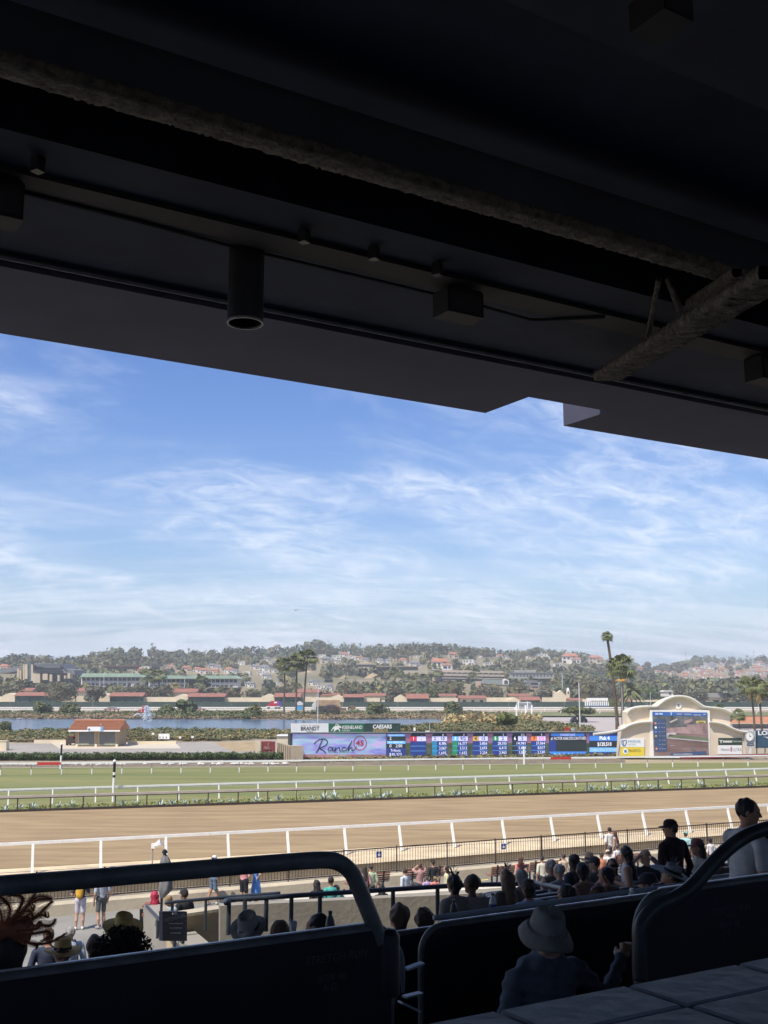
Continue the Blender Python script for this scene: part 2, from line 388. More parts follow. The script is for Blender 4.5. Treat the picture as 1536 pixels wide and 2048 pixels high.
# sprayed beam along the stand: lumpy bottom flange and web
def lumpy(name, a, b, w, h, parent, n=180, amp=.03, seed=1):
    rg = np.random.default_rng(seed); a, b = Vector(a), Vector(b); d = (b - a).normalized(); x = d.cross(Vector((0, 0, 1))).normalized(); up = x.cross(d)
    ring = [(-.5, -.5), (-.2, -.53), (.2, -.53), (.5, -.5), (.55, 0), (.5, .5), (-.5, .5), (-.55, 0)]; m = MB(); K = len(ring)
    for i in range(n + 1):
        p = a.lerp(b, i / n)
        for j, k in ring:
            q = p + x * (j * w + rg.normal() * amp) + up * (k * h + rg.normal() * amp); m.v.append(tuple(q))
    for i in range(n):
        for j in range(K):
            p, q = i * K + j, i * K + (j + 1) % K; m.f.append((p, q, q + K, p + K)); m.m.append(0)
    return m.build(name, M_spray, parent, world=True, smooth=True)
v1b, v2b = soff(0, 150)[1], soff(0, 112)[1]
vbm = .5 * (v1b + v2b)
bm1 = thing('roof_beam', 'rough sprayed steel beam running along under the roof', 'beam', tuple(S(0, vbm, ZS)), 0, 'sprayed roof beams')
lumpy('flange', S(-16, vbm, ZS + .02), S(26, vbm, ZS + .02), .26, .10, bm1, 1500, .0055, 3)
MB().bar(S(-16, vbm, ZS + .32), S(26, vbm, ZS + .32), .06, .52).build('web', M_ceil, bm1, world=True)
# raking beam at the right with braces
def sr(px, py, Y): p = ony(px, py, Y); return p
bm2 = thing('roof_beam', 'rough sprayed raking beam crossing under the roof at the right', 'beam', tuple(sr(1400, 640, 12)), 0, 'sprayed roof beams')
p1_, p2_ = sr(1560, 545, 10.0), sr(1215, 752, 16.0)
lumpy('flange', p1_, p2_, .42, .14, bm2, 300, .006, 5)
lumpy('flange', sr(1475, 545, 11.4), sr(1330, 640, 15.3), .12, .10, bm2, 150, .005, 6)
for k, (q0, q1, Ya, Yb) in enumerate((((1335, 556), (1372, 655), 12.6, 12.9), ((1318, 558), (1292, 695), 12.6, 14.4))):
    lumpy('brace', sr(*q0, Ya), sr(*q1, Yb), .06, .06, bm2, 50, .004, 8 + k)
# conduit with clips
cd = thing('conduit', 'thin dark conduit clipped along the ceiling between the speakers', 'conduit', tuple(S(0, vj - 1.8, ZS + .1)))
m = MB(); pts = []
for px, py in ((-60, 372), (30, 396), (250, 450), (455, 503), (700, 560), (875, 601), (960, 622), (1060, 650), (1090, 650), (1210, 645)):
    u, v = soff(px, py); pts.append(S(u, v, ZS + .08))
m.tube(pts, .022, 6); m.build('pipe', M_black, cd, world=True)
for px, py in ((75, 340), (608, 482), (748, 516), (875, 548)):
    u, v = soff(px, py); MB().box(S(u, v, ZS + .06), (.10, .10, .16), -.54).build('clip', M_black, cd, world=True)
# round ceiling lamp
u, v = soff(493, 525); lp = thing('ceiling_lamp', 'black cylindrical downlight can hanging under the roof', 'lamp', tuple(S(u, v, 4.25)))
m = MB(); m.lathe([(.0, .98), (.207, .98), (.212, .96), (.212, .0), (.205, -.012), (.198, 0), (.198, .3)], n=40); m.build('can', M_black, lp, smooth=False)
MB().lathe([(.0, .31), (.198, .30)], n=40).build('reflector', pm('dull_reflector', (.30, .29, .26), .1, 2, .6), lp)
MB().lathe([(.214, .012), (.214, -.014), (.197, -.014), (.197, .012)], n=40).build('rim', M_edge, lp)
MB().tube([(0, 0, .97), (0, 0, 1.1)], .05, 10).build('stem', M_black, lp)
M_spk = pm('speaker_black', (.008, .010, .016), .2, 3, .7)
def speaker(px, py, w, h, label, ry=0.0, zz=None):
    u, v = soff(px, py - 20); c = S(u, v, ZS - .12)
    T = thing('speaker', label, 'speaker', tuple(c), -(math.pi / 2 - UA) * -1 - 0.0, 'black ceiling speakers')
    m = MB(); W2, H2 = w / 2, h / 2
    m.prism([(-W2, -.16, -H2), (W2, -.16, -H2), (W2 * 1.0, -.16, H2 * .8), (W2 * .85, -.16, H2), (-W2 * .85, -.16, H2), (-W2, -.16, H2 * .8)], (0, .34, 0)); m.build('cabinet', M_spk, T)
    MB().box((0, -.168, -.02), (w * .86, .012, h * .74)).build('grille', M_black, T)
    MB().bar((0, 0, H2 - .01), (0, 0, H2 + .22), .06, .06).build('bracket', M_black, T)
    return T
speaker(917, 612, .56, .36, 'black boxy speaker under the roof right of the round downlight')
speaker(-8, 400, .50, .42, 'black boxy speaker under the roof at the left picture edge')
speaker(1322, 12, .30, .26, 'black speaker high up at the top right of the ceiling')
speaker(1528, 745, .5, .4, 'black speaker under the roof beside the right picture edge')
# unseen back wall; gap above it added to let sky light fill the stand
sw = MB(); sw.prism([S(-60, -13, -2.3), S(80, -13, -2.3), S(80, -13, 2.6), S(-60, -13, 2.6)], V * -.3); struct(sw.build('unseen_back_wall', M_ceil))
# ------------------------------------------------------------------ stepped floor
STEPS = [(-16, 4.62, -2.25), (4.62, 6.45, -2.9), (6.45, 8.0, -3.08), (8.0, 9.6, -3.28), (9.6, 11.0, -3.5), (11.0, 12.4, -3.75), (12.4, 13.8, -4.0), (13.8, 15.2, -4.25), (15.2, 16.9, -4.5)]
UCUT = 2.6
for i, (v0, v1, z) in enumerate(STEPS):
    u0 = -60 if v1 < 9.7 else .72 * v0 + .15
    struct(MB().prism([S(u0, v0, -9), S(80, v0, -9), S(80, v1 - .003, -9), S(u0, v1 - .003, -9)], (0, 0, z + 9)).build('stand_step', M_step))
# tiled ledge right in front of the camera
LZ = -.56
LV = .5 * sum((lambda d: (d * (LZ / d.z)).dot(V))(ray(*q)) for q in ((1024, 2010), (1536, 1923)))
ld = thing('tiled_ledge', 'dark tiled ledge with grout joints in the near right corner', 'ledge', tuple(S(.6, 1, LZ)))
MB().prism([S(-1.5, .1, LZ - .16), S(3.2, .1, LZ - .16), S(3.2, LV - .01, LZ - .16), S(-1.5, LV - .01, LZ - .16)], (0, 0, .154)).build('ledge_core', pm('dark_grout', (.012, .013, .016), .2, 8, .9), ld, world=True)
M_tile = pm('slate_tile', (.22, .235, .27), .22, 3.5, .55, .12, 18, detail=9)
tu, tv, gj = .305, .158, .014
tile = None
u_off = onv(1247, 1973, LV)[0] - 8 * tu
# joint position on the ledge level
dj = ray(1247, 1973); pj = dj * (LZ / dj.z); u_off = pj.dot(U) - 6 * tu
for j in range(6):
    for i in range(15):
        u0 = u_off + (i - 0) * tu; v1 = LV - j * tv
        if u0 < -1.4 or u0 > 2.7 or v1 - tv < .15: continue
        c = S(u0 + tu / 2, v1 - tv / 2, LZ - .001 + random.uniform(-.0012, .0012))
        if tile is None:
            hw, hd = (tu - gj) / 2, (tv - gj) / 2; b = .004
            m = MB(); lo = [(-hw, -hd), (hw, -hd), (hw, hd), (-hw, hd)]; hi = [(-hw + b, -hd + b), (hw - b, -hd + b), (hw - b, hd - b), (-hw + b, hd - b)]
            m.v = [(*p, -.006) for p in lo] + [(*p, .002) for p in lo] + [(*p, .006) for p in hi]
            m.f = [(8, 9, 10, 11)] + [(i_, (i_ + 1) % 4, 4 + (i_ + 1) % 4, 4 + i_) for i_ in range(4)] + [(4 + i_, 4 + (i_ + 1) % 4, 8 + (i_ + 1) % 4, 8 + i_) for i_ in range(4)]; m.m = [0] * 9
            tile = m.build('tile', M_tile, ld); tile.location = c - Vector(ld.location); tile.rotation_euler = (0, 0, math.pi / 2 - UA)
        else: instance(tile, 'tile', ld, c - Vector(ld.location), math.pi / 2 - UA)
# ------------------------------------------------------------------ box partitions
PV = 4.6
def rpanel(name, label, v, u0, u1, ztop, zbot, round0=0.0, round1=0.0, th=.05, cap=True, group='black box partitions', lbl=None, caps=None, slot=None):
    """upright black panel along the stand, corners rounded, worn top rail"""
    T = thing(name, label, 'partition', tuple(S((u0 + u1) / 2, v, zbot)), 0, group)
    prof = []
    def arc(cu, cz, r, a0, a1): return [(cu + r * math.cos(a0 + (a1 - a0) * k / 8), cz + r * math.sin(a0 + (a1 - a0) * k / 8)) for k in range(9)]
    left = arc(u0 + round0, ztop - round0, round0, math.pi, math.pi / 2) if round0 else [(u0, ztop)]
    right = arc(u1 - round1, ztop - round1, round1, math.pi / 2, 0) if round1 else [(u1, ztop)]
    pts = [(u0, zbot)] + left + right + [(u1, zbot)]
    prof = [S(u, v - th / 2, z) for u, z in pts]
    MB().prism(prof, V * th).build('panel', M_panel, T, world=True)
    tp = [S(u, v, z) for u, z in (([(u0, zbot + .05)] if round0 else []) + left + right + ([(u1, zbot + .05)] if round1 else []))]
    MB().tube(tp, .026, 8).build('top_rail', M_cap, T, smooth=True, world=True)
    MB().bar(S(u0 + round0, v + .012, ztop + .027), S(u1 - round1, v + .012, ztop + .027), .016, .008).build('edge_highlight', M_bright, T, world=True)  # thin pale strip added as a painted highlight along the top
    return T
def tz(px, py, v): return onv(px, py, v)
zt = .5 * (tz(350, 1898, PV)[1] + tz(1420, 1776, PV)[1])
uL1 = tz(778, 1860, PV)[0]; uR0 = tz(1272, 1850, PV)[0]
P46 = rpanel('box_partition', 'long black box partition with box 46 lettering, left of the aisle', PV, -7, uL1, zt, -2.25, 0, .09)
P45 = rpanel('box_partition', 'black box partition with box 45 lettering, right of the aisle', PV, uR0, 9, zt - .02, -2.9, .20, 0)
M_letter = pm('faded_lettering', (.065, .07, .08), .25, 20, .6)
def panel_text(T, v, px, py, s, size, sh=0):
    u, z = tz(px, py, v); text_mesh(s, size, M_letter, T, S(u, v - .029, z), U, shear=sh)
panel_text(P46, PV, 668, 1912, 'STRETCH RUN', .05, .12)
panel_text(P46, PV, 657, 1952, 'BOX 46', .046, .12)
panel_text(P46, PV, 653, 1972, 'A-D', .044, .12)
panel_text(P45, PV, 1456, 1817, 'STRETCH RUN', .05)
panel_text(P45, PV, 1454, 1829, 'GRILL', .032)
panel_text(P45, PV, 1452, 1847, 'BOX 45', .05)
panel_text(P45, PV, 1447, 1863, 'A-D', .045)
# openings that glow through under the left top rail are gaps: a lower bar with slots
for (x0, x1, y) in ((455, 585, 1921),):
    pass
# hand rails on the partitions
def uvz(px, py, v): u, z = tz(px, py, v); return S(u, v, z)
def smooth_path(ps, k=6):
    out = []
    P = [Vector(p) for p in ps]
    for i in range(len(P) - 1):
        p0, p1, p2, p3 = P[max(i - 1, 0)], P[i], P[i + 1], P[min(i + 2, len(P) - 1)]
        for j in range(k):
            t = j / k; out.append(.5 * ((2 * p1) + (p2 - p0) * t + (2 * p0 - 5 * p1 + 4 * p2 - p3) * t * t + (3 * p1 - p0 - 3 * p2 + p3) * t ** 3))
    out.append(P[-1]); return out
hr = thing('hand_rail', 'thick black bent tube hand rail over the left box partition', 'hand rail', tuple(uvz(760, 1870, PV)), 0, 'aisle hand rails')
pl = [uvz(x, y, PV) for x, y in ((-420, 1812), (-200, 1791), (0, 1772), (150, 1760), (300, 1747), (540, 1727), (640, 1720), (675, 1724), (700, 1742), (716, 1772), (748, 1850), (760, 1885))]
MB().tube(smooth_path(pl, 6), .040, 14).build('tube', M_cap, hr, smooth=True, world=True)
MB().lathe([(.06, -.25), (.06, .02), (.04, .05), (0, .055)], uvz(775, 1880, PV) , 14).build('end_post', M_panel, hr, world=True, smooth=True)
hr2 = thing('hand_rail', 'thick black bent tube hand rail rising at the right edge', 'hand rail', tuple(uvz(1275, 1950, PV)), 0, 'aisle hand rails')
pl = [uvz(x, y, PV - .05) for x, y in ((1280, 1960), (1279, 1900), (1284, 1850), (1310, 1815), (1352, 1795), (1385, 1772), (1430, 1722), (1470, 1686), (1510, 1664), (1560, 1652), (1640, 1645))]
MB().tube(smooth_path(pl, 6), .043, 14).build('tube', pm('dark_worn_rail', (.045, .05, .055), .35, 6, .4), hr2, smooth=True, world=True)
# front panel of the hatted man's box and the rows further down
P45D = rpanel('box_partition', 'black partition with rounded corner marked 45D in front of the man in the grey hat', 6.35, tz(843, 1900, 6.35)[0], 7.5, tz(1000, 1836, 6.35)[1], -2.9, .16, 0)
u, z = tz(885, 1861, 6.35); text_mesh('45D', .06, M_letter, P45D, S(u, 6.35 - .029, z), U)
# ================================================================== foliage tools
def leaf_mesh(name, P, Nn, size, tint, mats):
    """P (n,3) leaf centres, Nn (n,3) facing, size (n,), tint (n,3): one four-sided leaf clump each"""
    n = len(P); r = RNG.normal(size=(n, 3)); Nn = Nn / (np.linalg.norm(Nn, axis=1, keepdims=True) + 1e-9)
    x = np.cross(Nn, r); x /= np.linalg.norm(x, axis=1, keepdims=True) + 1e-9; y = np.cross(Nn, x)
    s = size[:, None]; asp = RNG.uniform(.5, 1.0, (n, 1))
    q = np.stack([P - x * s, P - y * s * asp + Nn * s * .15, P + x * s, P + y * s * asp + Nn * s * .15], 1).reshape(-1, 3)
    me = bpy.data.meshes.new(name); me.vertices.add(4 * n); me.vertices.foreach_set('co', q.astype(np.float32).ravel())
    me.loops.add(4 * n); me.loops.foreach_set('vertex_index', np.arange(4 * n, dtype=np.int32))
    me.polygons.add(n); me.polygons.foreach_set('loop_start', np.arange(0, 4 * n, 4, dtype=np.int32)); me.polygons.foreach_set('loop_total', np.full(n, 4, dtype=np.int32))
    at = me.attributes.new('tint', 'FLOAT_COLOR', 'POINT'); c = np.ones((4 * n, 4), np.float32); c[:, :3] = np.repeat(tint, 4, 0); at.data.foreach_set('color', c.ravel())
    me.materials.append(mats); me.update(calc_edges=True); return me
def lobes_leaves(lobes, per, leaf, tvar=.25, warm=.15, shell=.45):
    Ps, Ns, Ss, Ts = [], [], [], []
    for (cx, cy, cz, rx, ry, rz) in lobes:
        n = per; d = RNG.normal(size=(n, 3)); d /= np.linalg.norm(d, axis=1, keepdims=True)
        rad = (1 - shell * RNG.random((n, 1)) ** 1.6)
        R = np.array([rx, ry, rz]); Ps.append(np.array([cx, cy, cz]) + d * R * rad); Ns.append(d / R + RNG.normal(size=(n, 3)) * .55 / max(R)); Ss.append(leaf * RNG.uniform(.6, 1.3, n))
        base = RNG.uniform(1 - tvar, 1 + tvar); w = RNG.uniform(-warm, warm)
        t = base * RNG.uniform(.75, 1.25, (n, 1)) * np.array([[1 + w, 1, 1 - w]]); Ts.append(t)
    return np.concatenate(Ps), np.concatenate(Ns), np.concatenate(Ss), np.concatenate(Ts)
def leaves_obj(name, lobes, per, leaf, mat, parent=None, **kw):
    o = bpy.data.objects.new(name, leaf_mesh(name, *lobes_leaves(lobes, per, leaf, **kw), mat)); COL.objects.link(o)
    if parent is not None: o.parent = parent
    return o
M_leaf = pm('leaf_green', (.115, .135, .055), .25, .6, .8, vcol=True)
M_leaf_grey = pm('leaf_grey_green', (.155, .145, .09), .25, .6, .8, vcol=True)
M_leaf_bright = pm('leaf_bright_green', (.115, .150, .040), .2, .6, .8, vcol=True)
M_scrub = pm('scrub_leaf', (.20, .18, .085), .3, .3, .9, vcol=True)
M_reed = pm('dry_reed', (.26, .20, .12), .25, .3, .9, vcol=True)
M_hillleaf = pm('hillside_leaf', (.135, .138, .066), .3, .02, .85, vcol=True)
M_bark = pm('bark', (.12, .09, .065), .25, 1.5, .9)
def rand_lobes(n, R, H, z0, lr=.45, rg=None):
    rg = rg or RNG; L = []
    for _ in range(n):
        a = rg.uniform(0, 2 * math.pi); q = math.sqrt(rg.random()) * R * .68; h = rg.uniform(.12, .85)
        k = lr * rg.uniform(.75, 1.25) * R; taper = 1 - .55 * abs(h - .42)
        L.append((math.cos(a) * q * taper, math.sin(a) * q * taper, z0 + h * H, k, k, k * rg.uniform(.6, .9)))
    return L
def make_tree(name, label, cat, loc, H, R, trunk_h, mat, lobes=14, per=70, leaf=.5, group=None, tr=.25, flat_top=False):
    T = thing(name, label, cat, tuple(loc), 0, group)
    if trunk_h > 0:
        m = MB(); m.tube([(0, 0, -.2), (.05, 0, trunk_h * .5), (-.05, .05, trunk_h)], [tr, tr * .8, tr * .65], 8)
        for k in range(5):
            a = k * 1.26 + RNG.uniform(0, .6); e = R * .6
            m.tube([(0, 0, trunk_h * .85), (math.cos(a) * e * .5, math.sin(a) * e * .5, trunk_h + (H - trunk_h) * .3), (math.cos(a) * e, math.sin(a) * e, trunk_h + (H - trunk_h) * .55)], [tr * .55, tr * .4, tr * .15], 6)
        m.build('trunk', M_bark, T)
    L = rand_lobes(lobes, R, (H - trunk_h) * (.95), trunk_h * .8)
    if flat_top: L = [(x, y, trunk_h + .3 + (H - trunk_h) * .45 * (1 - (math.hypot(x, y) / R) ** 2) + RNG.uniform(0, .5), rx, ry, rz * .5) for x, y, z, rx, ry, rz in rand_lobes(lobes, R * 1.25, H, 0, .34)]
    leaves_obj('crown', L, per, leaf, mat, T); return T
def make_palm(label, loc, H, R, lean=(0, 0), tr=.22, fans=34, group='tall palms', feather=False):
    T = thing('palm_tree', label, 'palm tree', tuple(loc), 0, group); m = MB()
    n = 9; m.tube([(lean[0] * (i / n) ** 1.6, lean[1] * (i / n) ** 1.6, -.2 + (H + .2) * i / n) for i in range(n + 1)], [tr * (1.25 if i == 0 else 1 - .35 * i / n) for i in range(n + 1)], 8); m.build('trunk', M_bark, T)
    c = MB(); top = Vector((lean[0], lean[1], H)); tints = []
    for k in range(fans):
        a = RNG.uniform(0, 2 * math.pi); el = RNG.uniform(-.75, 1.25); d = Vector((math.cos(a) * math.cos(el), math.sin(a) * math.cos(el), math.sin(el)))
        L = R * RNG.uniform(.75, 1.1); side = d.cross(Vector((0, 0, 1))); side = side.normalized() if side.length > .1 else Vector((1, 0, 0))
        t = RNG.uniform(.7, 1.3)
        if feather:
            prev = top
            for j in range(6):
                f = (j + 1) / 6; p = top + d * L * f - Vector((0, 0, 1)) * L * .55 * f * f; w = L * .16 * math.sin(math.pi * min(.95, f * .9 + .1))
                c.quad(prev, prev + side * w - Vector((0, 0, w * .5)), p + side * w * .8 - Vector((0, 0, w * .5)), p); c.quad(prev, p, p - side * w * .8 - Vector((0, 0, w * .5)), prev - side * w - Vector((0, 0, w * .5))); tints += [t] * 8; prev = p
        else:
            mid = top + d * L * .5 - Vector((0, 0, L * .06)); c.bar(top, mid, .05, .03); tints += [t * .9] * 8
            up2 = side.cross(d)
            for j in range(9):
                b = (j - 4) / 4 * 1.25; e = d * math.cos(b) + side * math.sin(b); tip = mid + e * L * .52 - Vector((0, 0, L * .20 * (1 + abs(b) * .4))) + up2 * RNG.normal() * .05 * L
                w = side * math.cos(b) - d * math.sin(b); q = mid + e * L * .28
                c.quad(mid, q + w * L * .06, tip, q - w * L * .06); tints += [t] * 4
    o = c.build('crown', M_palm, T); at = o.data.attributes.new('tint', 'FLOAT_COLOR', 'POINT'); col = np.ones((len(c.v), 4), np.float32); col[:, :3] = np.array(tints, np.float32)[:, None]; at.data.foreach_set('color', col.ravel())
    return T
M_palm = pm('palm_frond', (.135, .15, .055), .2, 1, .7, vcol=True)
class Pl:                                       # upright plane through two ground points
    def __init__(s, a, b):
        s.a, s.b = Vector(a), Vector(b); s.x = (s.b - s.a); s.x.z = 0; s.x.normalize(); s.n = Vector((s.x.y, -s.x.x, 0))   # n faces the stand
    def pt(s, px, py, off=0.0):
        r = ray(px, py); o = Vector((0, 0, CH)); t = ((s.a + s.n * off) - o).dot(s.n) / r.dot(s.n); return o + r * t
    def rect(s, x0, y0, x1, y1, off=0.0): return [s.pt(x0, y1, off), s.pt(x1, y1, off), s.pt(x1, y0, off), s.pt(x0, y0, off)]
    def mpp(s, px, py): return (s.pt(px + 1, py) - s.pt(px, py)).length
    def panel(s, name, x0, y0, x1, y1, off, mat, parent, th=.02):
        return MB().prism(s.rect(x0, y0, x1, y1, off), -s.n * th).build(name, mat, parent, world=True)
    def text(s, body, px, py, hpx, mat, parent, off, wpx=None, align='CENTER', shear=0, bold=0.0, name='lettering'):
        k = s.mpp(px, py); return text_mesh(body, hpx * k * 1.42, mat, parent, s.pt(px, py, off), s.x, align=align, shear=shear, bold=bold * k, width=wpx * k if wpx else None, name=name)
    def stroke(s, pts, wpx, mat, parent, off, name='stroke', closed=False):
        P = [s.pt(x, y, off) for x, y in pts]; P = smooth_path(P, 5) if not closed else P + [P[0]]
        k = s.mpp(*pts[0]) * wpx / 2; m = MB()
        for i in range(len(P) - 1):
            d = (P[i + 1] - P[i]); 
            if d.length < 1e-6: continue
            d.normalize(); w = d.cross(s.n) * k; e = d * k * .3; m.quad(P[i] - w - e, P[i + 1] - w + e, P[i + 1] + w + e, P[i] + w - e)
        return m.build(name, mat, parent, world=True)
# ================================================================== tote board
TB = Pl(onz(584, 1523), onz(1240, 1513))
E = .55                                         # lit panels
def led(name, col, e=E): return pm('led_' + name, col, .05, 2, .7, emit=e, spec=.1)
L_dark = led('dark', (.035, .045, .05), .35); L_navy = led('navy', (.03, .05, .20)); L_blue = led('blue', (.06, .20, .62)); L_white = led('white', (.85, .85, .95), .5)
L_lav = led('lavender', (.55, .55, .88)); L_teal = led('teal', (.03, .19, .33)); L_green = led('green', (.03, .22, .10)); L_red = led('red', (.60, .03, .07)); L_gold = led('gold', (.52, .33, .10)); L_black = led('black', (.02, .02, .03), .3)
L_orange = led('orange', (.70, .20, .06)); L_lblue = led('light_blue', (.15, .42, .80)); L_ink = led('ink', (.02, .025, .05), .2); L_pink = led('pink', (.80, .06, .25)); L_redink = led('red_ink', (.45, .06, .10))
base = TB.pt(584, 1523); tote = thing('tote_board', 'long electronic odds board with lit number panels beside the turf course', 'scoreboard', tuple(base))
MB().prism([TB.pt(580, 1524, 0), TB.pt(1242, 1514, 0), TB.pt(1241, 1464.5, 0), TB.pt(580, 1466.5, 0)], -TB.n * 1.6).build('cabinet', pm('dark_cabinet', (.05, .055, .06), .2, 1, .7), tote, world=True)
MB().bar(TB.pt(580, 1466, .0) + Vector((0, 0, .04)), TB.pt(1241, 1464, 0) + Vector((0, 0, .04)), .5, .07).build('cap_strip', M_grey, tote, world=True)
# background picture behind the panels: landscape of painted sky over a ranch, then red rock over hedges
M_paint = bpy.data.materials.new('led_painted_sky'); M_paint.use_nodes = True; t = M_paint.node_tree; p = t.nodes['Principled BSDF']
tcn = t.nodes.new('ShaderNodeTexCoord'); mp = t.nodes.new('ShaderNodeMapping'); mp.inputs['Scale'].default_value = (.35, .35, 1.1); t.links.new(tcn.outputs['Object'], mp.inputs[0])
nz = t.nodes.new('ShaderNodeTexNoise'); nz.inputs['Scale'].default_value = 1.3; nz.inputs['Detail'].default_value = 5; nz.inputs['Distortion'].default_value = .8; t.links.new(mp.outputs[0], nz.inputs[0])
cr = t.nodes.new('ShaderNodeValToRGB'); els = cr.color_ramp.elements; els[0].position = .3; els[0].color = (.16, .20, .50, 1); els[1].position = .72; els[1].color = (.50, .33, .52, 1)
e = els.new(.42); e.color = (.30, .28, .58, 1); e = els.new(.5); e.color = (.24, .42, .52, 1); e = els.new(.6); e.color = (.42, .36, .62, 1)
t.links.new(nz.outputs[0], cr.inputs[0]); t.links.new(cr.outputs[0], p.inputs['Base Color']); t.links.new(cr.outputs[0], p.inputs['Emission Color']); p.inputs['Emission Strength'].default_value = .42; p.inputs['Roughness'].default_value = .8
TB.panel('picture_screen', 585, 1467.5, 772, 1521, .03, M_paint, tote)
TB.panel('picture_ground', 585.5, 1509, 772, 1519.5, .045, pm('led_ranch_ground', (.30, .16, .15), .35, .8, .8, emit=.35), tote, .01)
MB().prism([TB.pt(655, 1519.4, .055), TB.pt(705, 1519.0, .055), TB.pt(690, 1510, .055), TB.pt(678, 1510, .055)], -TB.n * .005).build('picture_road', pm('led_road', (.40, .28, .33), .2, 1, .8, emit=.35), tote, world=True)
K_ink = pm('ink', (.03, .035, .06), .1, 3, .8)
def st(pts, w, m=K_ink, off=.07): TB.stroke(pts, w, m, tote, off, name='lettering')
st([(628, 1488), (634, 1482), (642, 1478.5), (651, 1479), (655, 1484), (652, 1490), (643, 1495), (637, 1497)], 1.9)
st([(645, 1479), (641, 1488), (636, 1500), (632, 1505)], 2.0); st([(637, 1496), (645, 1500), (652, 1506)], 1.9)
st([(664, 1495), (659, 1494), (656, 1499), (659, 1502), (664, 1498), (666, 1495), (665, 1501), (669, 1502)], 1.6)
st([(669, 1502), (671, 1495), (670, 1502), (675, 1496), (679, 1496), (679, 1501), (683, 1502)], 1.6)
st([(692, 1496), (688, 1494.5), (684, 1498), (686, 1502), (692, 1500)], 1.6)
st([(692, 1501), (697, 1494), (704, 1482), (700, 1490), (696, 1502), (700, 1496.5), (704, 1495.5), (704, 1501), (708, 1500), (713, 1493)], 1.6)
TB.text('45', 720, 1486.5, 10, pm('red_ink', (.45, .05, .10), .1, 3, .8), tote, .07, 16, bold=.5)
TB.stroke([(720 + 12.6 * math.cos(k * .2618), 1486 + 14 * math.sin(k * .2618)) for k in range(24)], 1.5, pm('red_ink', (.45, .05, .10)), tote, .07, 'ring', True)
TB.text('BUTCHERY  PROVISIONS  WINE', 683, 1504.6, 2.6, K_ink, tote, .07, 51)
# red rock backdrop with hedge colour below, between number panels
TB.panel('picture_screen', 773, 1467, 1240.5, 1518, .03, pm('led_red_rock', (.30, .13, .15), .35, .35, .8, emit=.35, col2=(.24, .15, .30)), tote)
TB.panel('picture_hedge', 773.2, 1486, 1180, 1516.5, .04, pm('led_hedge', (.075, .095, .065), .4, 1.5, .8, emit=.3), tote, .006)
def arch(x0, x1, ytop, ybot, off, mat, name, r=6, th=.01):
    pts = [(x0, ybot), (x1, ybot), (x1, ytop + r)] + [(x1 - r + r * math.cos(a), ytop + r - r * math.sin(a)) for a in (.4, .8, 1.2, 1.57)] + [(x0 + r - r * math.sin(a), ytop + r - r * math.cos(a)) for a in (0, .4, .8, 1.2)] + [(x0, ytop + r)]
    return MB().prism([TB.pt(x, y, off) for x, y in pts], -TB.n * th).build(name, mat, tote, world=True)
arch(774, 811, 1467.5, 1516.5, .06, L_navy, 'race_panel', 5); TB.panel('row', 775, 1468.5, 810, 1472.8, .068, L_lblue, tote, .005); TB.panel('row', 774.2, 1473, 810.8, 1481.8, .068, L_dark, tote, .005); TB.panel('row', 774.2, 1482, 810.8, 1487.6, .068, L_lblue, tote, .005); TB.panel('row', 774.2, 1488, 810.8, 1496, .068, L_dark, tote, .005)
TB.text('2', 781, 1477, 6, L_white, tote, .08); TB.text('0', 781, 1492, 6, L_white, tote, .08); TB.text('2:00', 798, 1492, 6, L_white, tote, .08, 13)
TB.text('RACE  POST TIME', 792, 1470.6, 2.6, L_white, tote, .08, 28); TB.text('MTP  TIME OF DAY', 792, 1485, 2.8, L_white, tote, .08, 30)
TB.text('Trifecta', 791, 1501, 5.2, L_white, tote, .08, 20); TB.text('$30,323', 791, 1509, 5.4, L_white, tote, .08, 24)
ODDS = [(821, 852, '1', '-', '-', None, L_red, L_white, L_navy), (864, 894, '2', '10', '8', ('8,386', '3,067', '1,695'), L_lav, L_ink, L_teal), (904.5, 935.5, '3', '9/2', '4', ('16,377', '3,512', '1,655'), L_lblue, L_white, L_green),
        (945.5, 975.5, '4', '15', '8', ('5,856', '2,693', '2,234'), L_gold, L_ink, L_navy), (985, 1014.5, '5', '2', '3', ('28,355', '6,415', '2,965'), L_green, L_white, L_navy), (1024, 1053.5, '6', '5', '5/2', ('14,981', '5,823', '3,847'), L_black, L_white, L_dark), (1062.5, 1091, '7', '3/2', '4', ('37,064', '8,017', '3,538'), L_orange, L_black, L_navy)]
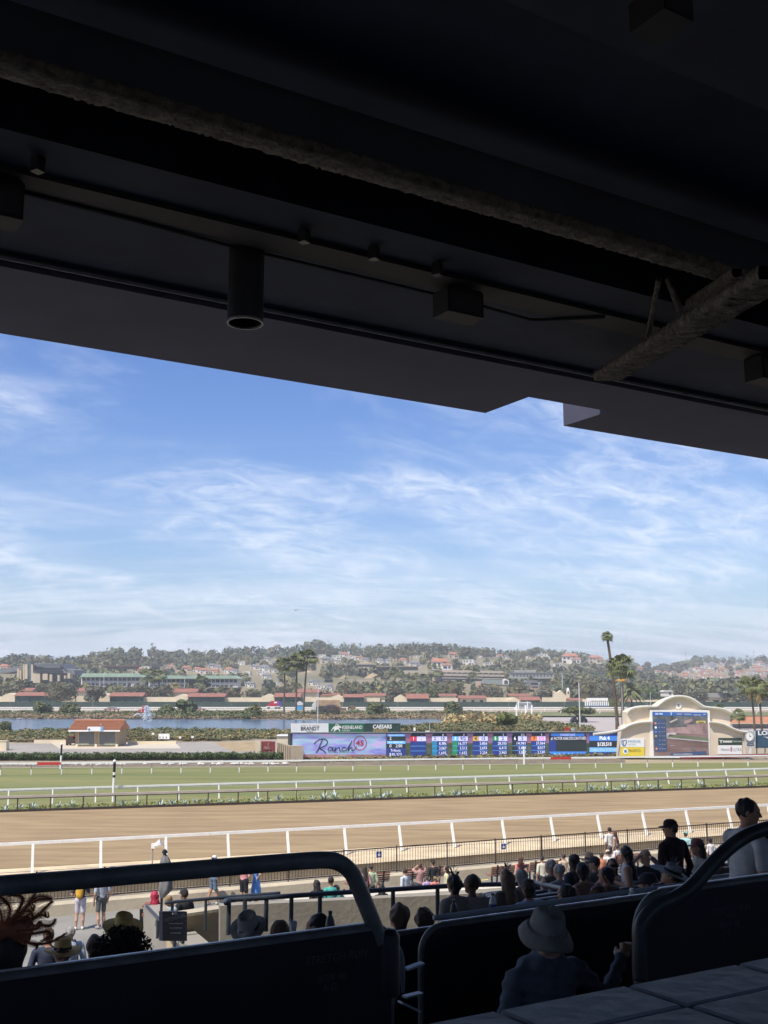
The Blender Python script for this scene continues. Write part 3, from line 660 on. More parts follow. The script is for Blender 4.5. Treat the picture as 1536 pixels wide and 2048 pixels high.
for (x0, x1, num, odd, ml, pools, cn, ct, cb) in ODDS:
    f = (x0 - 774) / 466; y0, y1 = 1467.0 - f * 1.2, 1513.6 - f * 4.6
    arch(x0, x1, y0, y1, .06, L_navy, 'odds_panel', 6)
    TB.panel('row', x0 + 1.5, y0 + .8, x1 - 1.5, y0 + 5.8, .068, L_dark, tote, .005)
    xs = x0 + (x1 - x0) * .40; TB.panel('row', x0, y0 + 6, xs, y0 + 15.4, .07, cn, tote, .005); TB.panel('row', xs + .3, y0 + 6, x1, y0 + 15.4, .07, L_lav, tote, .005)
    if cb is not L_navy: TB.panel('row', x0 + .3, y0 + 16, x0 + (x1 - x0) * .33, y1 - .8, .068, cb, tote, .005)
    TB.text(num, (x0 + xs) / 2, y0 + 10.7, 6.2, ct, tote, .085, bold=.15); TB.text(odd, (xs + x1) / 2, y0 + 10.7, 6.2, L_pink if num == '7' else L_ink, tote, .085, bold=.12); TB.text(ml, x1 - 8, y0 + 3.4, 4, L_white, tote, .085)
    for k in range(3):
        yy = y0 + 20.3 + k * (y1 - y0 - 17) / 3
        if pools: TB.text(pools[k], x1 - 1, yy, 5.2, L_white, tote, .085, align='RIGHT', wpx=2.9 * len(pools[k]))
        TB.panel('row', x0 + .6, yy + 4.7, x1 - .6, yy + 5.3, .072, L_lblue, tote, .004)
arch(1098, 1173, 1466, 1511, .06, L_dark, 'changes_panel', 6); TB.panel('row', 1102, 1467, 1169, 1472.5, .068, L_blue, tote, .005); TB.panel('row', 1098.3, 1473, 1172.7, 1480.5, .068, L_black, tote, .005); TB.panel('row', 1098.3, 1481, 1112, 1503, .068, L_navy, tote, .005); TB.panel('row', 1098.3, 1503, 1172.7, 1510.4, .068, L_blue, tote, .005)
TB.text('CHANGES RACE', 1135, 1469.8, 4, L_white, tote, .08, 30); TB.text('#1 FACTOR ANALYSIS SCRATCHED', 1137, 1477, 5.4, L_white, tote, .08, 70)
for k in range(7): MB().prism([TB.pt(1106 + k * 9, 1509.6, .08), TB.pt(1113 + k * 9, 1509.5, .08), TB.pt(1109.5 + k * 9, 1505, .08)], -TB.n * .004).build('ornament', L_lblue, tote, world=True)
arch(1178.5, 1239, 1465.5, 1510, .06, L_navy, 'pool_panel', 5); TB.panel('row', 1179, 1471.5, 1238.5, 1481.5, .068, L_blue, tote, .005); TB.panel('row', 1179, 1482, 1238.5, 1494.6, .068, L_dark, tote, .005); TB.panel('row', 1179, 1495, 1238.5, 1504, .068, L_lblue, tote, .005)
TB.text('Pick 4', 1209, 1476.6, 6.4, L_white, tote, .08, 20, bold=.3); TB.text('$120,510', 1209, 1488.6, 6.6, L_white, tote, .08, 28, bold=.2); TB.text('Today\'s Pool & Growing', 1209, 1499.5, 5, L_lav, tote, .08, 56)
# sign row on top of the board
sg = thing('sponsor_sign', 'white sign with dark lettering on the left end of the odds board', 'sign', tuple(TB.pt(620, 1467)), 0, 'signs on the odds board')
TB.panel('plate', 582.5, 1447, 657, 1466.4, .02, pm('white_sign', (.80, .80, .80), .03, 1, .6), sg, .25); TB.text('BRANDT', 620, 1457.5, 7.6, pm('sign_ink', (.06, .06, .07), .1, 3, .7), sg, .04, 37, bold=.2); TB.text('BEEF', 620, 1464.3, 3.4, MATS['sign_ink'], sg, .04, 12.5)
MB().prism([TB.pt(620 + 1.6 * math.cos(q) * (1 if i % 2 else .45), 1450.3 + 1.6 * math.sin(q) * (1 if i % 2 else .45), .04) for i, q in enumerate([k * math.pi / 5 for k in range(10)])], -TB.n * .01).build('star', flat('gold_ink', (.55, .36, .10)), sg, world=True)
for x0, x1 in ((602, 614), (626, 638)): TB.panel('line', x0, 1450.2, x1, 1450.7, .035, flat('gold_ink', (.55, .36, .10)), sg, .01)
sg = thing('sponsor_sign', 'green sign with a white jumping horse and rider on top of the odds board', 'sign', tuple(TB.pt(692, 1467)), 0, 'signs on the odds board')
TB.panel('plate', 657.6, 1447, 729, 1466.4, .02, pm('green_sign', (.03, .15, .085), .05, 1, .6), sg, .25); TB.text('KEENELAND', 704.5, 1455, 6.6, M_white, sg, .04, 40, bold=.15); TB.text('SALES', 692, 1461.2, 3, M_white, sg, .04, 15)
horse = [(662, 1461), (664, 1458), (668, 1453), (673, 1451.5), (677, 1450.5), (681, 1452), (683, 1455), (682, 1456.5), (679, 1455.5), (678, 1457), (681, 1462), (680, 1463), (676, 1458.5), (672, 1460), (668, 1463.5), (667, 1463), (669, 1459), (667, 1457.5), (664.5, 1460), (662.5, 1462.5)]
MB().prism([TB.pt(x, y, .04) for x, y in horse], -TB.n * .01).build('horse_emblem', M_white, sg, world=True)
TB.stroke([(677, 1450.5), (675, 1448.6), (672, 1449), (671, 1452)], 1.8, M_white, sg, .042, 'rider_emblem')
sg = thing('sponsor_sign', 'dark grey green sign with white and gold lettering at the right of the sign row', 'sign', tuple(TB.pt(765, 1467)), 0, 'signs on the odds board')
TB.panel('plate', 729.6, 1446.8, 801, 1466.4, .02, pm('dark_sign', (.035, .065, .06), .05, 1, .6), sg, .25); TB.text('CAESARS', 764.5, 1453.6, 7.2, M_white, sg, .04, 38, bold=.4); TB.text('SPORTSBOOK', 761, 1461.2, 4.6, pm('tan_ink', (.50, .38, .16), .05, 1, .7), sg, .04, 31, bold=.2)
# low shrubs at the foot of the board
L = []
for k in range(240):
    f = RNG.random(); q = TB.a.lerp(TB.b, f) + TB.n * RNG.uniform(.35, 1.3); L.append((q.x, q.y, .18, .5, .4, RNG.uniform(.18, .34)))
stuff(leaves_obj('bed_shrubs', L, 26, .12, M_scrub), 'low dry shrubs planted along the foot of the odds board', 'shrubs')
# small things on top of the board
o = MB().box(TB.pt(1134, 1461, -.8) , (.55, .5, .5)); o.box(TB.pt(1134, 1455.6, -.8), (.62, .56, .06)); o.box(TB.pt(1134, 1454.4, -.8), (.1, .1, .12)); o = o.build('red_drum', pm('rusty_red', (.40, .08, .04), .3, 3, .7)); tag(o, 'rusty red tank behind the changes board', 'tank')
o = MB().lathe([(0, 0), (.32, .0), (.32, .3), (.25, .42), (0, .44)], TB.pt(1145, 1465.2, -.8), 14).build('vent_drum', M_grey); tag(o, 'pale metal vent cap behind the changes board', 'vent')
cm = thing('camera_post', 'small white camera on a thin post behind the number one panel', 'camera', tuple(TB.pt(829, 1467)))
MB().bar(TB.pt(829.5, 1467, -.3), TB.pt(829.5, 1459, -.3), .06, .06).build('post', M_grey, cm, world=True); MB().box(TB.pt(829, 1458.5, -.3), (.2, .35, .3)).build('housing', M_white, cm, world=True)
o = MB().box(TB.pt(855, 1464, -.3), (.42, .3, .22)); o.box(TB.pt(855, 1461.6, -.3), (.46, .34, .02)); o = o.build('equipment_box', M_white); tag(o, 'small white equipment box on the board behind number one', 'box')
# end tower, mural box and shed left of the board
sh = thing('board_shed', 'cream service shed with slatted side at the left end of the odds board', 'shed', tuple(onz(572, 1524)))
q0, q1 = onz(584, 1526), onz(553, 1514); PS = Pl(q1, q0)
MB().prism([PS.pt(554, 1514), PS.pt(582, 1524), PS.pt(582, 1492), PS.pt(554, 1484.5)], -PS.n * 1.2).build('side_wall', pm('shed_tan', (.42, .35, .25), .1, 1, .8), sh, world=True)
for k in range(6): x = 557 + k * 4.3; PS.panel('slat', x, 1487 + k * 1.3, x + 1.3, 1516 + k * 1.2, .06, pm('shed_brown', (.20, .165, .12), .1, 1, .8), sh, .05)
YB = q1.y + 3.0; PB = Pl((q1.x, YB, 0), (q1.x + 1, YB, 0)); PB.panel('front_wall', 553.5, 1472, 583, 1505, 0, pm('cream_wall', (.66, .58, .43), .06, .5, .85), sh, 2.0); PB.panel('eave', 552.5, 1470.6, 584, 1472.2, .15, M_white, sh, 2.2)
mb = thing('mural_box', 'red painted utility box with a horse and rider mural beside the board', 'utility box', tuple(onz(537, 1516)))
PMu = Pl(onz(523, 1516.5), onz(550, 1515.5)); PMu.panel('cabinet', 523, 1483, 550.5, 1516, 0, pm('mural_red', (.36, .085, .07), .3, 1.2, .8), mb, 1.4); PMu.panel('dark_base', 523.5, 1504, 550, 1515.8, .02, pm('mural_dark', (.13, .07, .07), .5, 3, .8), mb, .015)
MB().prism([PMu.pt(x, y, .04) for x, y in ((526, 1496), (530, 1492), (534, 1494), (536, 1485), (538, 1484), (538.5, 1493), (541, 1497), (539, 1500), (537, 1498), (533, 1499), (527, 1499))], -PMu.n * .01).build('mural_horse', pm('mural_pink', (.50, .25, .22), .3, 2, .8), mb, world=True)
MB().prism([PMu.pt(x, y, .04) for x, y in ((535, 1512), (536, 1503), (539, 1501), (541, 1505), (546, 1503), (548, 1509), (543, 1508), (540, 1514), (537, 1514))], -PMu.n * .01).build('mural_horse', pm('mural_grey', (.42, .36, .34), .3, 2, .8), mb, world=True)
PMu.panel('edge_trim', 520.8, 1482.5, 523, 1516, .05, M_ledge, mb, 1.4)
# ================================================================== video tower
YT = 110.0; TP = Pl((0, YT, 0), (10, YT, 0))
M_stucco = pm('cream_stucco', (.70, .59, .45), .07, .6, .9, .15, 10, detail=7); M_trim = pm('white_stucco', (.84, .81, .75), .05, 1, .85)
tw = thing('video_tower', 'cream mission style video wall with curved white cornices', 'screen tower', tuple(TP.pt(1357, 1516)))
up = [(1254, 1424), (1262, 1418), (1277, 1414.5), (1295, 1413.5), (1311, 1413.5), (1320, 1407), (1330, 1400), (1344, 1394.5), (1357, 1393), (1370, 1394.5), (1383, 1399), (1394, 1406), (1404, 1413), (1412, 1415), (1434, 1417), (1448, 1420), (1461, 1426)]
up_s = [(x, y) for x, y in up]
MB().prism([TP.pt(1254, 1515.8)] + [TP.pt(x, y) for x, y in up_s] + [TP.pt(1460, 1515.6)], -TP.n * 2.2).build('upper_wall', M_stucco, tw, world=True)
lw = [(1186, 1466), (1214, 1463), (1230, 1460), (1244, 1455.5), (1256, 1449), (1267, 1445), (1283, 1442), (1302, 1441)]
rw = [(1417, 1441.5), (1432, 1443), (1446, 1446.5), (1458, 1452), (1469, 1457), (1480, 1460), (1492, 1462)]
MB().prism([TP.pt(1240.5, 1516, .35)] + [TP.pt(x, y, .35) for x, y in lw if x > 1239] + [TP.pt(1302, 1516, .35)], -TP.n * 1.9).build('left_wing', M_stucco, tw, world=True)
MB().prism([TP.pt(1417, 1516, .35)] + [TP.pt(x, y, .35) for x, y in rw] + [TP.pt(1491, 1515.5, .35)], -TP.n * 1.9).build('right_wing', M_stucco, tw, world=True)
def cornice(pts, off, depth, hpx):
    for (dy, o, h, k) in ((0, depth, hpx * .42, 0), (hpx * .40, depth * .72, hpx * .26, 1), (hpx * .64, depth * .42, hpx * .36, 2)):
        P = smooth_path([TP.pt(x, y + dy, off) for x, y in pts], 4); Q = smooth_path([TP.pt(x, y + dy + h, off) for x, y in pts], 4); m = MB()
        e = TP.n * o
        for i in range(len(P) - 1):
            a, b, c, d_ = P[i], P[i + 1], Q[i + 1], Q[i]
            m.quad(d_ + e, c + e, b + e, a + e); m.quad(a, a + e, b + e, b); m.quad(d_, c, c + e, d_ + e)
        m.quad(P[0], Q[0], Q[0] + e, P[0] + e); m.quad(P[-1], P[-1] + e, Q[-1] + e, Q[-1])
        m.build('cornice', M_trim, tw, world=True)
cornice([(x, y - 3) for x, y in up], .02, .55, 6.0); cornice(lw, .37, .5, 5.2); cornice(rw, .37, .5, 5.2)
MB().prism([TP.pt(1357 + (5.5 if i % 2 else 6.6) * math.cos(q), 1411 + (6.5 if i % 2 else 7.8) * math.sin(q), .12) for i, q in enumerate([k * math.pi / 8 for k in range(16)])], -TP.n * .1).build('crest', M_trim, tw, world=True)
MB().prism([TP.pt(1357 + 2.4 * math.cos(k * .524), 1410.5 + 3.2 * math.sin(k * .524), .16) for k in range(12)], -TP.n * .03).build('crest_shield', pm('crest_grey', (.30, .29, .27), .2, 3, .8), tw, world=True)
TP.panel('screen_frame', 1300.5, 1420, 1419.5, 1516, .42, M_trim, tw, .5)
vs = [TP.pt(1304.5, 1423.5, .45), TP.pt(1414.5, 1425, .45), TP.pt(1418, 1512.5, .45), TP.pt(1308, 1514, .45)]
def sc(x0, y0, x1, y1, off, mat, name='screen_area'):       # screen coordinates 0..1
    def q(s, t): return vs[0].lerp(vs[1], s).lerp(vs[3].lerp(vs[2], s), t) + TP.n * off
    return MB().prism([q(x0, y1), q(x1, y1), q(x1, y0), q(x0, y0)], -TP.n * .006).build(name, mat, tw, world=True), q
V1 = pm('video_brown', (.17, .115, .105), .35, .5, .8, emit=.32, stretch=(.5, 1, 3)); V2 = pm('video_green', (.115, .135, .085), .25, .8, .8, emit=.32); V3 = pm('video_navy', (.045, .075, .15), .2, 1, .8, emit=.3); V4 = pm('video_blue', (.03, .10, .30), .2, 1, .8, emit=.4); V5 = pm('video_trees', (.10, .105, .11), .5, 1.2, .8, emit=.3); V6 = pm('video_yellow', (.45, .36, .10), .1, 1, .8, emit=.4); V7 = pm('video_pale', (.40, .37, .38), .2, 1, .8, emit=.3); V8 = pm('video_mauve', (.25, .17, .17), .4, 1, .8, emit=.32)
_, Q = sc(0, 0, 1, 1, .0, V1, 'video_screen'); sc(0, .0, 1, .38, .012, V5); sc(0, .0, 1, .085, .03, V4); sc(.02, .16, .24, .88, .03, V3)
def spoly(pts, mat, off=.02): MB().prism([Q(s, t) + TP.n * off for s, t in pts], -TP.n * .005).build('screen_area', mat, tw, world=True)
spoly([(.24, .36), (1, .30), (1, .52), (.24, .46)], V8, .018); spoly([(.30, .50), (1, .58), (1, .68), (.24, .585)], V2); spoly([(.24, .565), (1, .655), (1, .675), (.24, .59)], V7, .024); spoly([(.30, .22), (.44, .14), (.46, .17), (.33, .245)], V7); spoly([(.24, .47), (.40, .46), (.43, .50), (.24, .56)], V7); spoly([(.55, .20), (.72, .14), (.74, .20), (.58, .27)], V8, .022); spoly([(.62, .28), (1, .26), (1, .36), (.64, .38)], V8, .02)
spoly([(.79, .195), (.96, .19), (.96, .245), (.79, .25)], V6, .03); spoly([(.30, .915), (.95, .88), (.95, .97), (.30, .985)], V3, .03); spoly([(.66, .82), (.72, .80), (.76, .84), (.74, .88), (.67, .86)], V5, .03); spoly([(.3, .75), (.38, .74), (.38, .75), (.3, .76)], V7, .03)
for k, c in enumerate((L_orange, L_white, L_blue, V6, V3, V3, L_orange)): sc(.035, .235 + k * .094, .065, .275 + k * .094, .035, c)
for k in range(7):
    for j in (.11, .16, .20):
        sc(j, .245 + k * .094, j + .014, .262 + k * .094, .034, V7)
def stext(s, t, body, h, w): text_mesh(body, h, L_white, tw, Q(s, t) + TP.n * .04, TP.x, width=w)
stext(.12, .045, 'DEL MAR', .24, .75); stext(.34, .04, '2', .34, .13)
for s0, s1, t0 in ((.44, .54, .035), (.57, .71, .035), (.75, .88, .05), (.92, .97, .035), (.35, .70, .935), (.83, .93, .215)): sc(s0, t0, s1, t0 + .018, .042, V7 if t0 < .2 or t0 > .5 else L_ink)
def tower_sign(x0, y0, x1, y1, mat, label): 
    T = thing('sponsor_sign', label, 'sign', tuple(TP.pt((x0 + x1) / 2, y1)), 0, 'signs on the video tower'); TP.panel('plate', x0, y0, x1, y1, .45, mat, T, .09); return T
T = tower_sign(1241, 1477, 1289, 1494, MATS['white_sign'], 'white sign with a blue shield emblem on the tower')
blu = flat('bright_blue', (.02, .16, .42)); TP.stroke([(1245, 1480), (1243.5, 1484), (1245, 1489), (1248.5, 1492), (1252, 1488), (1253, 1483), (1252, 1480)], 1.5, blu, T, .47, 'shield_emblem'); TP.stroke([(1247, 1490), (1247, 1482), (1251, 1481)], 1.3, blu, T, .47, 'shield_emblem')
TP.text('FANDUEL', 1269, 1483, 4.6, flat('steel_blue', (.12, .28, .42)), T, .47, 25); TP.text('RACING', 1264, 1489, 3, flat('pale_blue', (.35, .48, .58)), T, .47, 15)
T = tower_sign(1241, 1494.4, 1289, 1512, pm('yellow_sign', (.75, .60, .06), .03, 1, .6), 'yellow sign with a round crest on the tower')
MB().prism([TP.pt(1251 + 5 * math.cos(k * .524), 1502.5 + 6 * math.sin(k * .524), .475) for k in range(12)], -TP.n * .01).build('crest', M_white, T, world=True); MB().prism([TP.pt(1251 + 2.6 * math.cos(k * .524), 1502.5 + 3.2 * math.sin(k * .524), .485) for k in range(12)], -TP.n * .008).build('crest', blu, T, world=True); TP.text('PACIFICO', 1269, 1501.5, 5, flat('brown_ink', (.16, .10, .03)), T, .47, 24)
T = tower_sign(1437, 1476, 1484, 1490, pm('dark_green_sign', (.035, .06, .045), .05, 1, .6), 'dark green sign with a white letter mark at the right of the tower')
TP.text('Y', 1442, 1483.6, 6, M_white, T, .47, bold=.3); TP.text("YAAMAVA'", 1455, 1483.4, 4, M_white, T, .47, 20, bold=.3); TP.text('RESORT & CASINO', 1475, 1483, 2.4, M_white, T, .47, 16)
T = tower_sign(1437, 1490.5, 1484, 1508.5, MATS['white_sign'], 'white sign with grey script and a red bar at the right of the tower')
TP.text('Michelob', 1450, 1499, 4.6, M_grey, T, .47, 18, shear=.4); TP.panel('red_bar', 1461.3, 1494, 1463.4, 1503, .47, flat('deep_red', (.45, .02, .05)), T, .01); TP.text('ULTRA', 1474, 1499.4, 5.6, M_grey, T, .47, 18)
# clock on its stand, blue timing board
ck = thing('racetrack_clock', 'round white clock on a grey stand right of the video tower', 'clock', tuple(TP.pt(1500, 1516)))
TP.panel('stand', 1491, 1462, 1511, 1494, .8, pm('pale_metal', (.52, .53, .54), .08, 1, .5), ck, .3); TP.panel('leg', 1499, 1494, 1503, 1515, .78, M_whitepost, ck, .2)
def disc(P, cx, cy, rx, ry, off, mat, parent, name, n=28): return MB().prism([P.pt(cx + rx * math.cos(k * 2 * math.pi / n), cy + ry * math.sin(k * 2 * math.pi / n), off) for k in range(n)], -P.n * .06).build(name, mat, parent, world=True)
disc(TP, 1499.5, 1473.5, 9.5, 10.5, .92, M_grey, ck, 'case'); disc(TP, 1499.5, 1473.5, 7.6, 8.6, .96, M_white, ck, 'dial')
for k in range(12): a = k * math.pi / 6; TP.stroke([(1499.5 + 6.0 * math.cos(a), 1473.5 + 6.8 * math.sin(a)), (1499.5 + 7 * math.cos(a), 1473.5 + 7.9 * math.sin(a))], .7, K_ink, ck, .98, 'hour_mark')
TP.stroke([(1499.5, 1473.5), (1499.5, 1468.5)], .8, K_ink, ck, .985, 'hand'); TP.stroke([(1499.5, 1473.5), (1502.5, 1472)], .9, K_ink, ck, .985, 'hand'); TP.panel('name_plate', 1494, 1487, 1508, 1491, .84, K_ink, ck, .02); TP.text('LONGINES', 1501, 1489, 1.8, M_white, ck, .87, 11)
lb = thing('timing_board', 'dark blue timing board with white lettering at the right picture edge', 'board', tuple(TP.pt(1540, 1516)))
TP.panel('board', 1513, 1461, 1590, 1496, .5, pm('teal_blue_board', (.035, .085, .14), .08, 1, .6), lb, .4); TP.text('LONGINES', 1551, 1466.5, 8, M_white, lb, .53, 70, bold=.4)
MB().prism([TP.pt(x, y, .53) for x, y in ((1526, 1473.5), (1547, 1475), (1538, 1478.5), (1534, 1475.5))], -TP.n * .01).build('wing_emblem', M_white, lb, world=True)
for k in range(6): TP.stroke([(1518.5 + k * 9, 1481), (1524.5 + k * 9, 1481), (1524.5 + k * 9, 1492), (1518.5 + k * 9, 1492)], .7, pm('dim_digit', (.10, .16, .20)), lb, .53, 'digit', True)
for x in (1513.5, 1530, 1585): TP.panel('post', x, 1496, x + 1.4, 1516, .3, M_grey, lb, .15)
o = MB().bar(TP.pt(1360, 1515, 1.6), TP.pt(1590, 1509, 1.6), .2, .30).build('red_hoarding', flat('dark_red_board', (.22, .03, .04))); tag(o, 'low dark red hoarding at the foot of the video tower', 'hoarding')
# ================================================================== infield left: paving, hut, hedge
def gpoly(name, pts, z, mat, h=0.0):
    return MB().quad(*[Vector((p.x, p.y, z)) for p in (onz(x, y, h) for x, y in pts)]).build(name, mat)
M_cream = pm('cream_plaster', (.72, .62, .45), .06, .3, .9, detail=6)
M_paleconc = pm('pale_concrete', (.56, .49, .38), .1, .4, .9, detail=7)
struct(gpoly('infield_paving', [(-160, 1514), (585, 1513), (585, 1478), (440, 1484), (255, 1487), (-160, 1487)], .004, M_asph))
struct(gpoly('pale_paving_band', [(-160, 1514), (584, 1513.3), (584, 1512.3), (-160, 1506.5)], .012, M_paleconc))
struct(gpoly('pale_paving_apron', [(120, 1498), (362, 1497), (350, 1484.5), (100, 1484.5)], .010, M_paleconc))
struct(gpoly('bare_earth', [(440, 1492), (470, 1503), (528, 1502), (528, 1482), (430, 1485)], .008, pm('bare_earth', (.36, .27, .15), .2, .6, .95)))
struct(gpoly('infield_road', [(1000, 1470), (1700, 1470), (1700, 1432), (930, 1432)], .004, pm('pale_road', (.42, .37, .34), .08, .1, .9)))
o = gpoly('pale_block', [(-160, 1514), (13, 1501), (13, 1484), (-160, 1484)], .01, M_paleconc); struct(o)
wl = thing('low_wall', 'low cream block wall at the left picture edge by the paving', 'wall', tuple(onz(0, 1501)))
PLW = Pl(onz(-150, 1502), onz(12.5, 1501)); PLW.panel('block', -150, 1483, 12.5, 1501.5, 0, M_cream, wl, 1.4); PLW.panel('coping', -150, 1481.5, 12.8, 1483, .05, M_ledge, wl, 1.5)
# hut with tiled roof
YH = onz(200, 1493).y; HP = Pl((0, YH, 0), (1, YH, 0)); k = HP.mpp(200, 1480)
hut = thing('tiled_hut', 'small tan hut with orange tiled roof and two grey roller doors', 'hut', tuple(HP.pt(200, 1493)))
M_tan = pm('tan_boards', (.38, .29, .18), .15, 1.5, .85, stretch=(8, 8, .6)); M_tiles = pm('clay_tile', (.50, .235, .13), .0, 2.5, .85, .2, 8, col2=(.36, .15, .085), detail=8)
MB().prism([HP.pt(150.5, 1492), HP.pt(237, 1491.5), HP.pt(237, 1460.5), HP.pt(150.5, 1460.5)], -HP.n * 4.0).build('wall', M_tan, hut, world=True)
for x0, x1 in ((157.5, 189), (198.5, 231)):
    d_ = HP.panel('roller_door', x0, 1464, x1, 1490.8, .03, pm('roller_grey', (.19, .20, .19), .05, 2, .7), hut, .02)
    for j in range(9):
        y = 1466 + j * 2.6; HP.panel('door_rib', x0 + .3, y, x1 - .3, y + .5, .05, pm('roller_rib', (.15, .16, .155)), d_, .015).location = (0, 0, 0)
    for xx in (x0 - 1.2, x1): HP.panel('door_frame', xx, 1463.4, xx + 1.2, 1491, .05, pm('frame_tan', (.55, .46, .32)), hut, .03)
    HP.panel('door_patch', (x0 if x0 < 190 else x1 - 22), 1485.5, (x0 + 20 if x0 < 190 else x1 - .5), 1490.4, .06, pm('patch_green', (.35, .36, .25)), hut, .01)
for o in [c for c in hut.children]:
    for c in o.children: c.location = (0, 0, 0)
zr, ze = HP.pt(200, 1441.5, -1.9).z, HP.pt(200, 1460, .75).z
xl0, xr0 = HP.pt(140, 1460).x, HP.pt(243, 1460).x; xl1, xr1 = HP.pt(151.5, 1442, -1.9).x, HP.pt(251, 1442, -1.9).x
yr, ye = YH + 1.9, YH - .75
xl1 = xl0; xr1 = xr0
rf = MB().prism([(xl0, ye, ze), (xl0, yr, zr), (xl0, yr + 2.7, ze)], (xr0 - xl0, 0, 0)).build('roof', M_tiles, hut, world=True)
nr = 30; rib = None
for i in range(nr):                              # one clay tile run, copied along the roof
    x = xl0 + (xr0 - xl0) * (i + .5) / nr
    if rib is None:
        m = MB(); a, b = Vector((0, 0, 0)), Vector((0, yr - ye, zr - ze)); n_ = 9
        for j in range(n_):
            p, q = a.lerp(b, j / n_), a.lerp(b, (j + 1) / n_); m.tube([p + Vector((0, 0, .075)), q + Vector((0, 0, .035))], [.095, .075], 6)
        rib = m.build('roof_tile_run', M_tiles, rf, smooth=False)
        rib.location = Vector((x, ye, ze)); rib0 = rib
    else: instance(rib0, 'roof_tile_run', rf, Vector((x, ye, ze)))
m = MB().tube([(xl0, yr, zr + .06), (xr0, yr, zr + .06)], .13, 8).build('ridge', M_tiles, hut, world=True)
MB().bar((xl0, ye - .02, ze - .10), (xr0, ye - .02, ze - .10), .06, .18).build('fascia_board', M_white, hut, world=True)
for px, py, off in ((166, 1446, -1.5), (201.5, 1451, -.6), (238.5, 1446, -1.5)):
    c = HP.pt(px, py, off); MB().lathe([(.11, -.35), (.11, .05), (.2, .07), (.2, .13), (0, .22)], c, 10).build('roof_vent', M_grey, hut, world=True)
s_ = HP.panel('sign_plate', 175, 1453.5, 206.5, 1461.8, .85, pm('white_sign', (.80, .80, .80)), hut, .05)
HP.panel('sign_stripe', 201, 1453.6, 206.4, 1461.7, .86, flat('sky_blue_sign', (.16, .36, .70)), hut, .01)
MB().prism([HP.pt(x, y, .87) for x, y in ((176, 1459), (178, 1456), (180.5, 1458), (180, 1460.5), (177, 1460.5))], -HP.n * .01).build('sign_emblem', flat('bright_blue', (.02, .16, .42)), hut, world=True)
for x in (153.5, 192, 233.5): MB().box(HP.pt(x, 1490.6, .4), (.32, .32, .32), taper=.6).build('bollard_foot', M_cream, hut, world=True)
lwall = thing('low_wall', 'long low cream kerb wall behind the tiled hut', 'wall', tuple(onz(300, 1488)))
for j, (x0, x1, y0, y1) in enumerate(((68, 148, 1480, 1487), (255, 352, 1482.5, 1488.5))):
    P = Pl(onz(x0, y1), onz(x1, y1)); P.panel('wall_length', x0, y0, x1, y1, 0, M_cream, lwall, .3)
P = Pl(onz(20, 1486), onz(150, 1486)); P.panel('barrier_rail', 20, 1478.2, 150, 1479.6, .3, pm('rail_brown', (.25, .19, .13)), lwall, .06)
# golf cart
gc = thing('utility_cart', 'dark red utility cart parked left of the tiled hut', 'cart', tuple(onz(142, 1491)))
c = onz(142, 1491); MB().prism([c + Vector((x, 0, z)) for x, z in ((-.65, .25), (.65, .25), (.7, .7), (.3, .75), (.15, 1.05), (-.35, 1.05), (-.7, .7))], (0, 1.8, 0)).build('body', pm('cart_dark', (.06, .045, .045)), gc, world=True)
MB().box(c + Vector((-.1, .9, 1.1)), (.8, .9, .1)).build('seat', flat('cart_red', (.30, .06, .05)), gc, world=True)
for dx, dy in ((-.55, .25), (.55, .25), (-.55, 1.5), (.55, 1.5)): MB().tube([c + Vector((dx - .1, dy, .25)), c + Vector((dx + .1, dy, .25))], .27, 12).build('wheel', M_black, gc, world=True)
for dx in (-.5, .5): MB().bar(c + Vector((dx, .3, 1.0)), c + Vector((dx, .5, 1.9)), .05, .05).build('roof_post', M_black, gc, world=True)
MB().box(c + Vector((0, .9, 1.92)), (1.2, 1.6, .06)).build('canopy', pm('cart_dark', (.06, .045, .045)), gc, world=True)
# hedge behind turf rail and the rock bed below it
L = []; A = onz(-160, 1521); B = onz(566, 1519.5); n_ = 330
for i in range(n_):
    q = A.lerp(B, (i + RNG.random()) / n_); L.append((q.x, q.y + RNG.uniform(-.25, .25), RNG.uniform(.3, .58), .38, .38, .27))
hd = thing('clipped_hedge', 'dark green clipped hedge running left of the odds board behind the turf', 'hedge', tuple(A)); ho = leaves_obj('foliage', [(x - A.x, y - A.y, z, a, b, c) for x, y, z, a, b, c in L], 60, .085, pm('hedge_leaf', (.085, .120, .045), .25, 1, .8, vcol=True), hd)
MB().bar(Vector((0, 0, .22)), (B - A) + Vector((0, 0, .22)), .3, .42).build('stems', pm('dark_stems', (.035, .035, .02)), hd)
M_rock = pm('pale_rock', (.58, .55, .50), .15, 2, .9); A2, B2 = onz(-100, 1531), onz(575, 1529.5); rock = None; k = 0
for i in range(150):
    q = A2.lerp(B2, (i + RNG.random() * .8) / 150)
    if RNG.random() < .6: continue
    if rock is None or k < 5:
        m = MB(); r_ = RNG.uniform(.8, 1.2, 14); m.lathe([(0.0001, -.1), (.16, -.06), (.2, .06), (.12, .17), (0.0001, .2)], n=6); m.v = [(x * r_[j % 14], y * r_[(j + 3) % 14], z) for j, (x, y, z) in enumerate(m.v)]
        rock = m.build('rock', M_rock); rk = rock; ROCKS = (ROCKS if k else []) + [rock]; k += 1
    else: rk = RNG.choice(ROCKS).copy(); COL.objects.link(rk)
    s = RNG.uniform(.5, 1.3); rk.location = (q.x, q.y + RNG.uniform(-.3, .3), .04); rk.scale = (s * 1.5, s, s * .9); rk.rotation_euler = (0, 0, RNG.uniform(0, 6))
    tag(rk, 'pale grey rock in the bed at the foot of the clipped hedge', 'rock', 'rocks under the hedge')
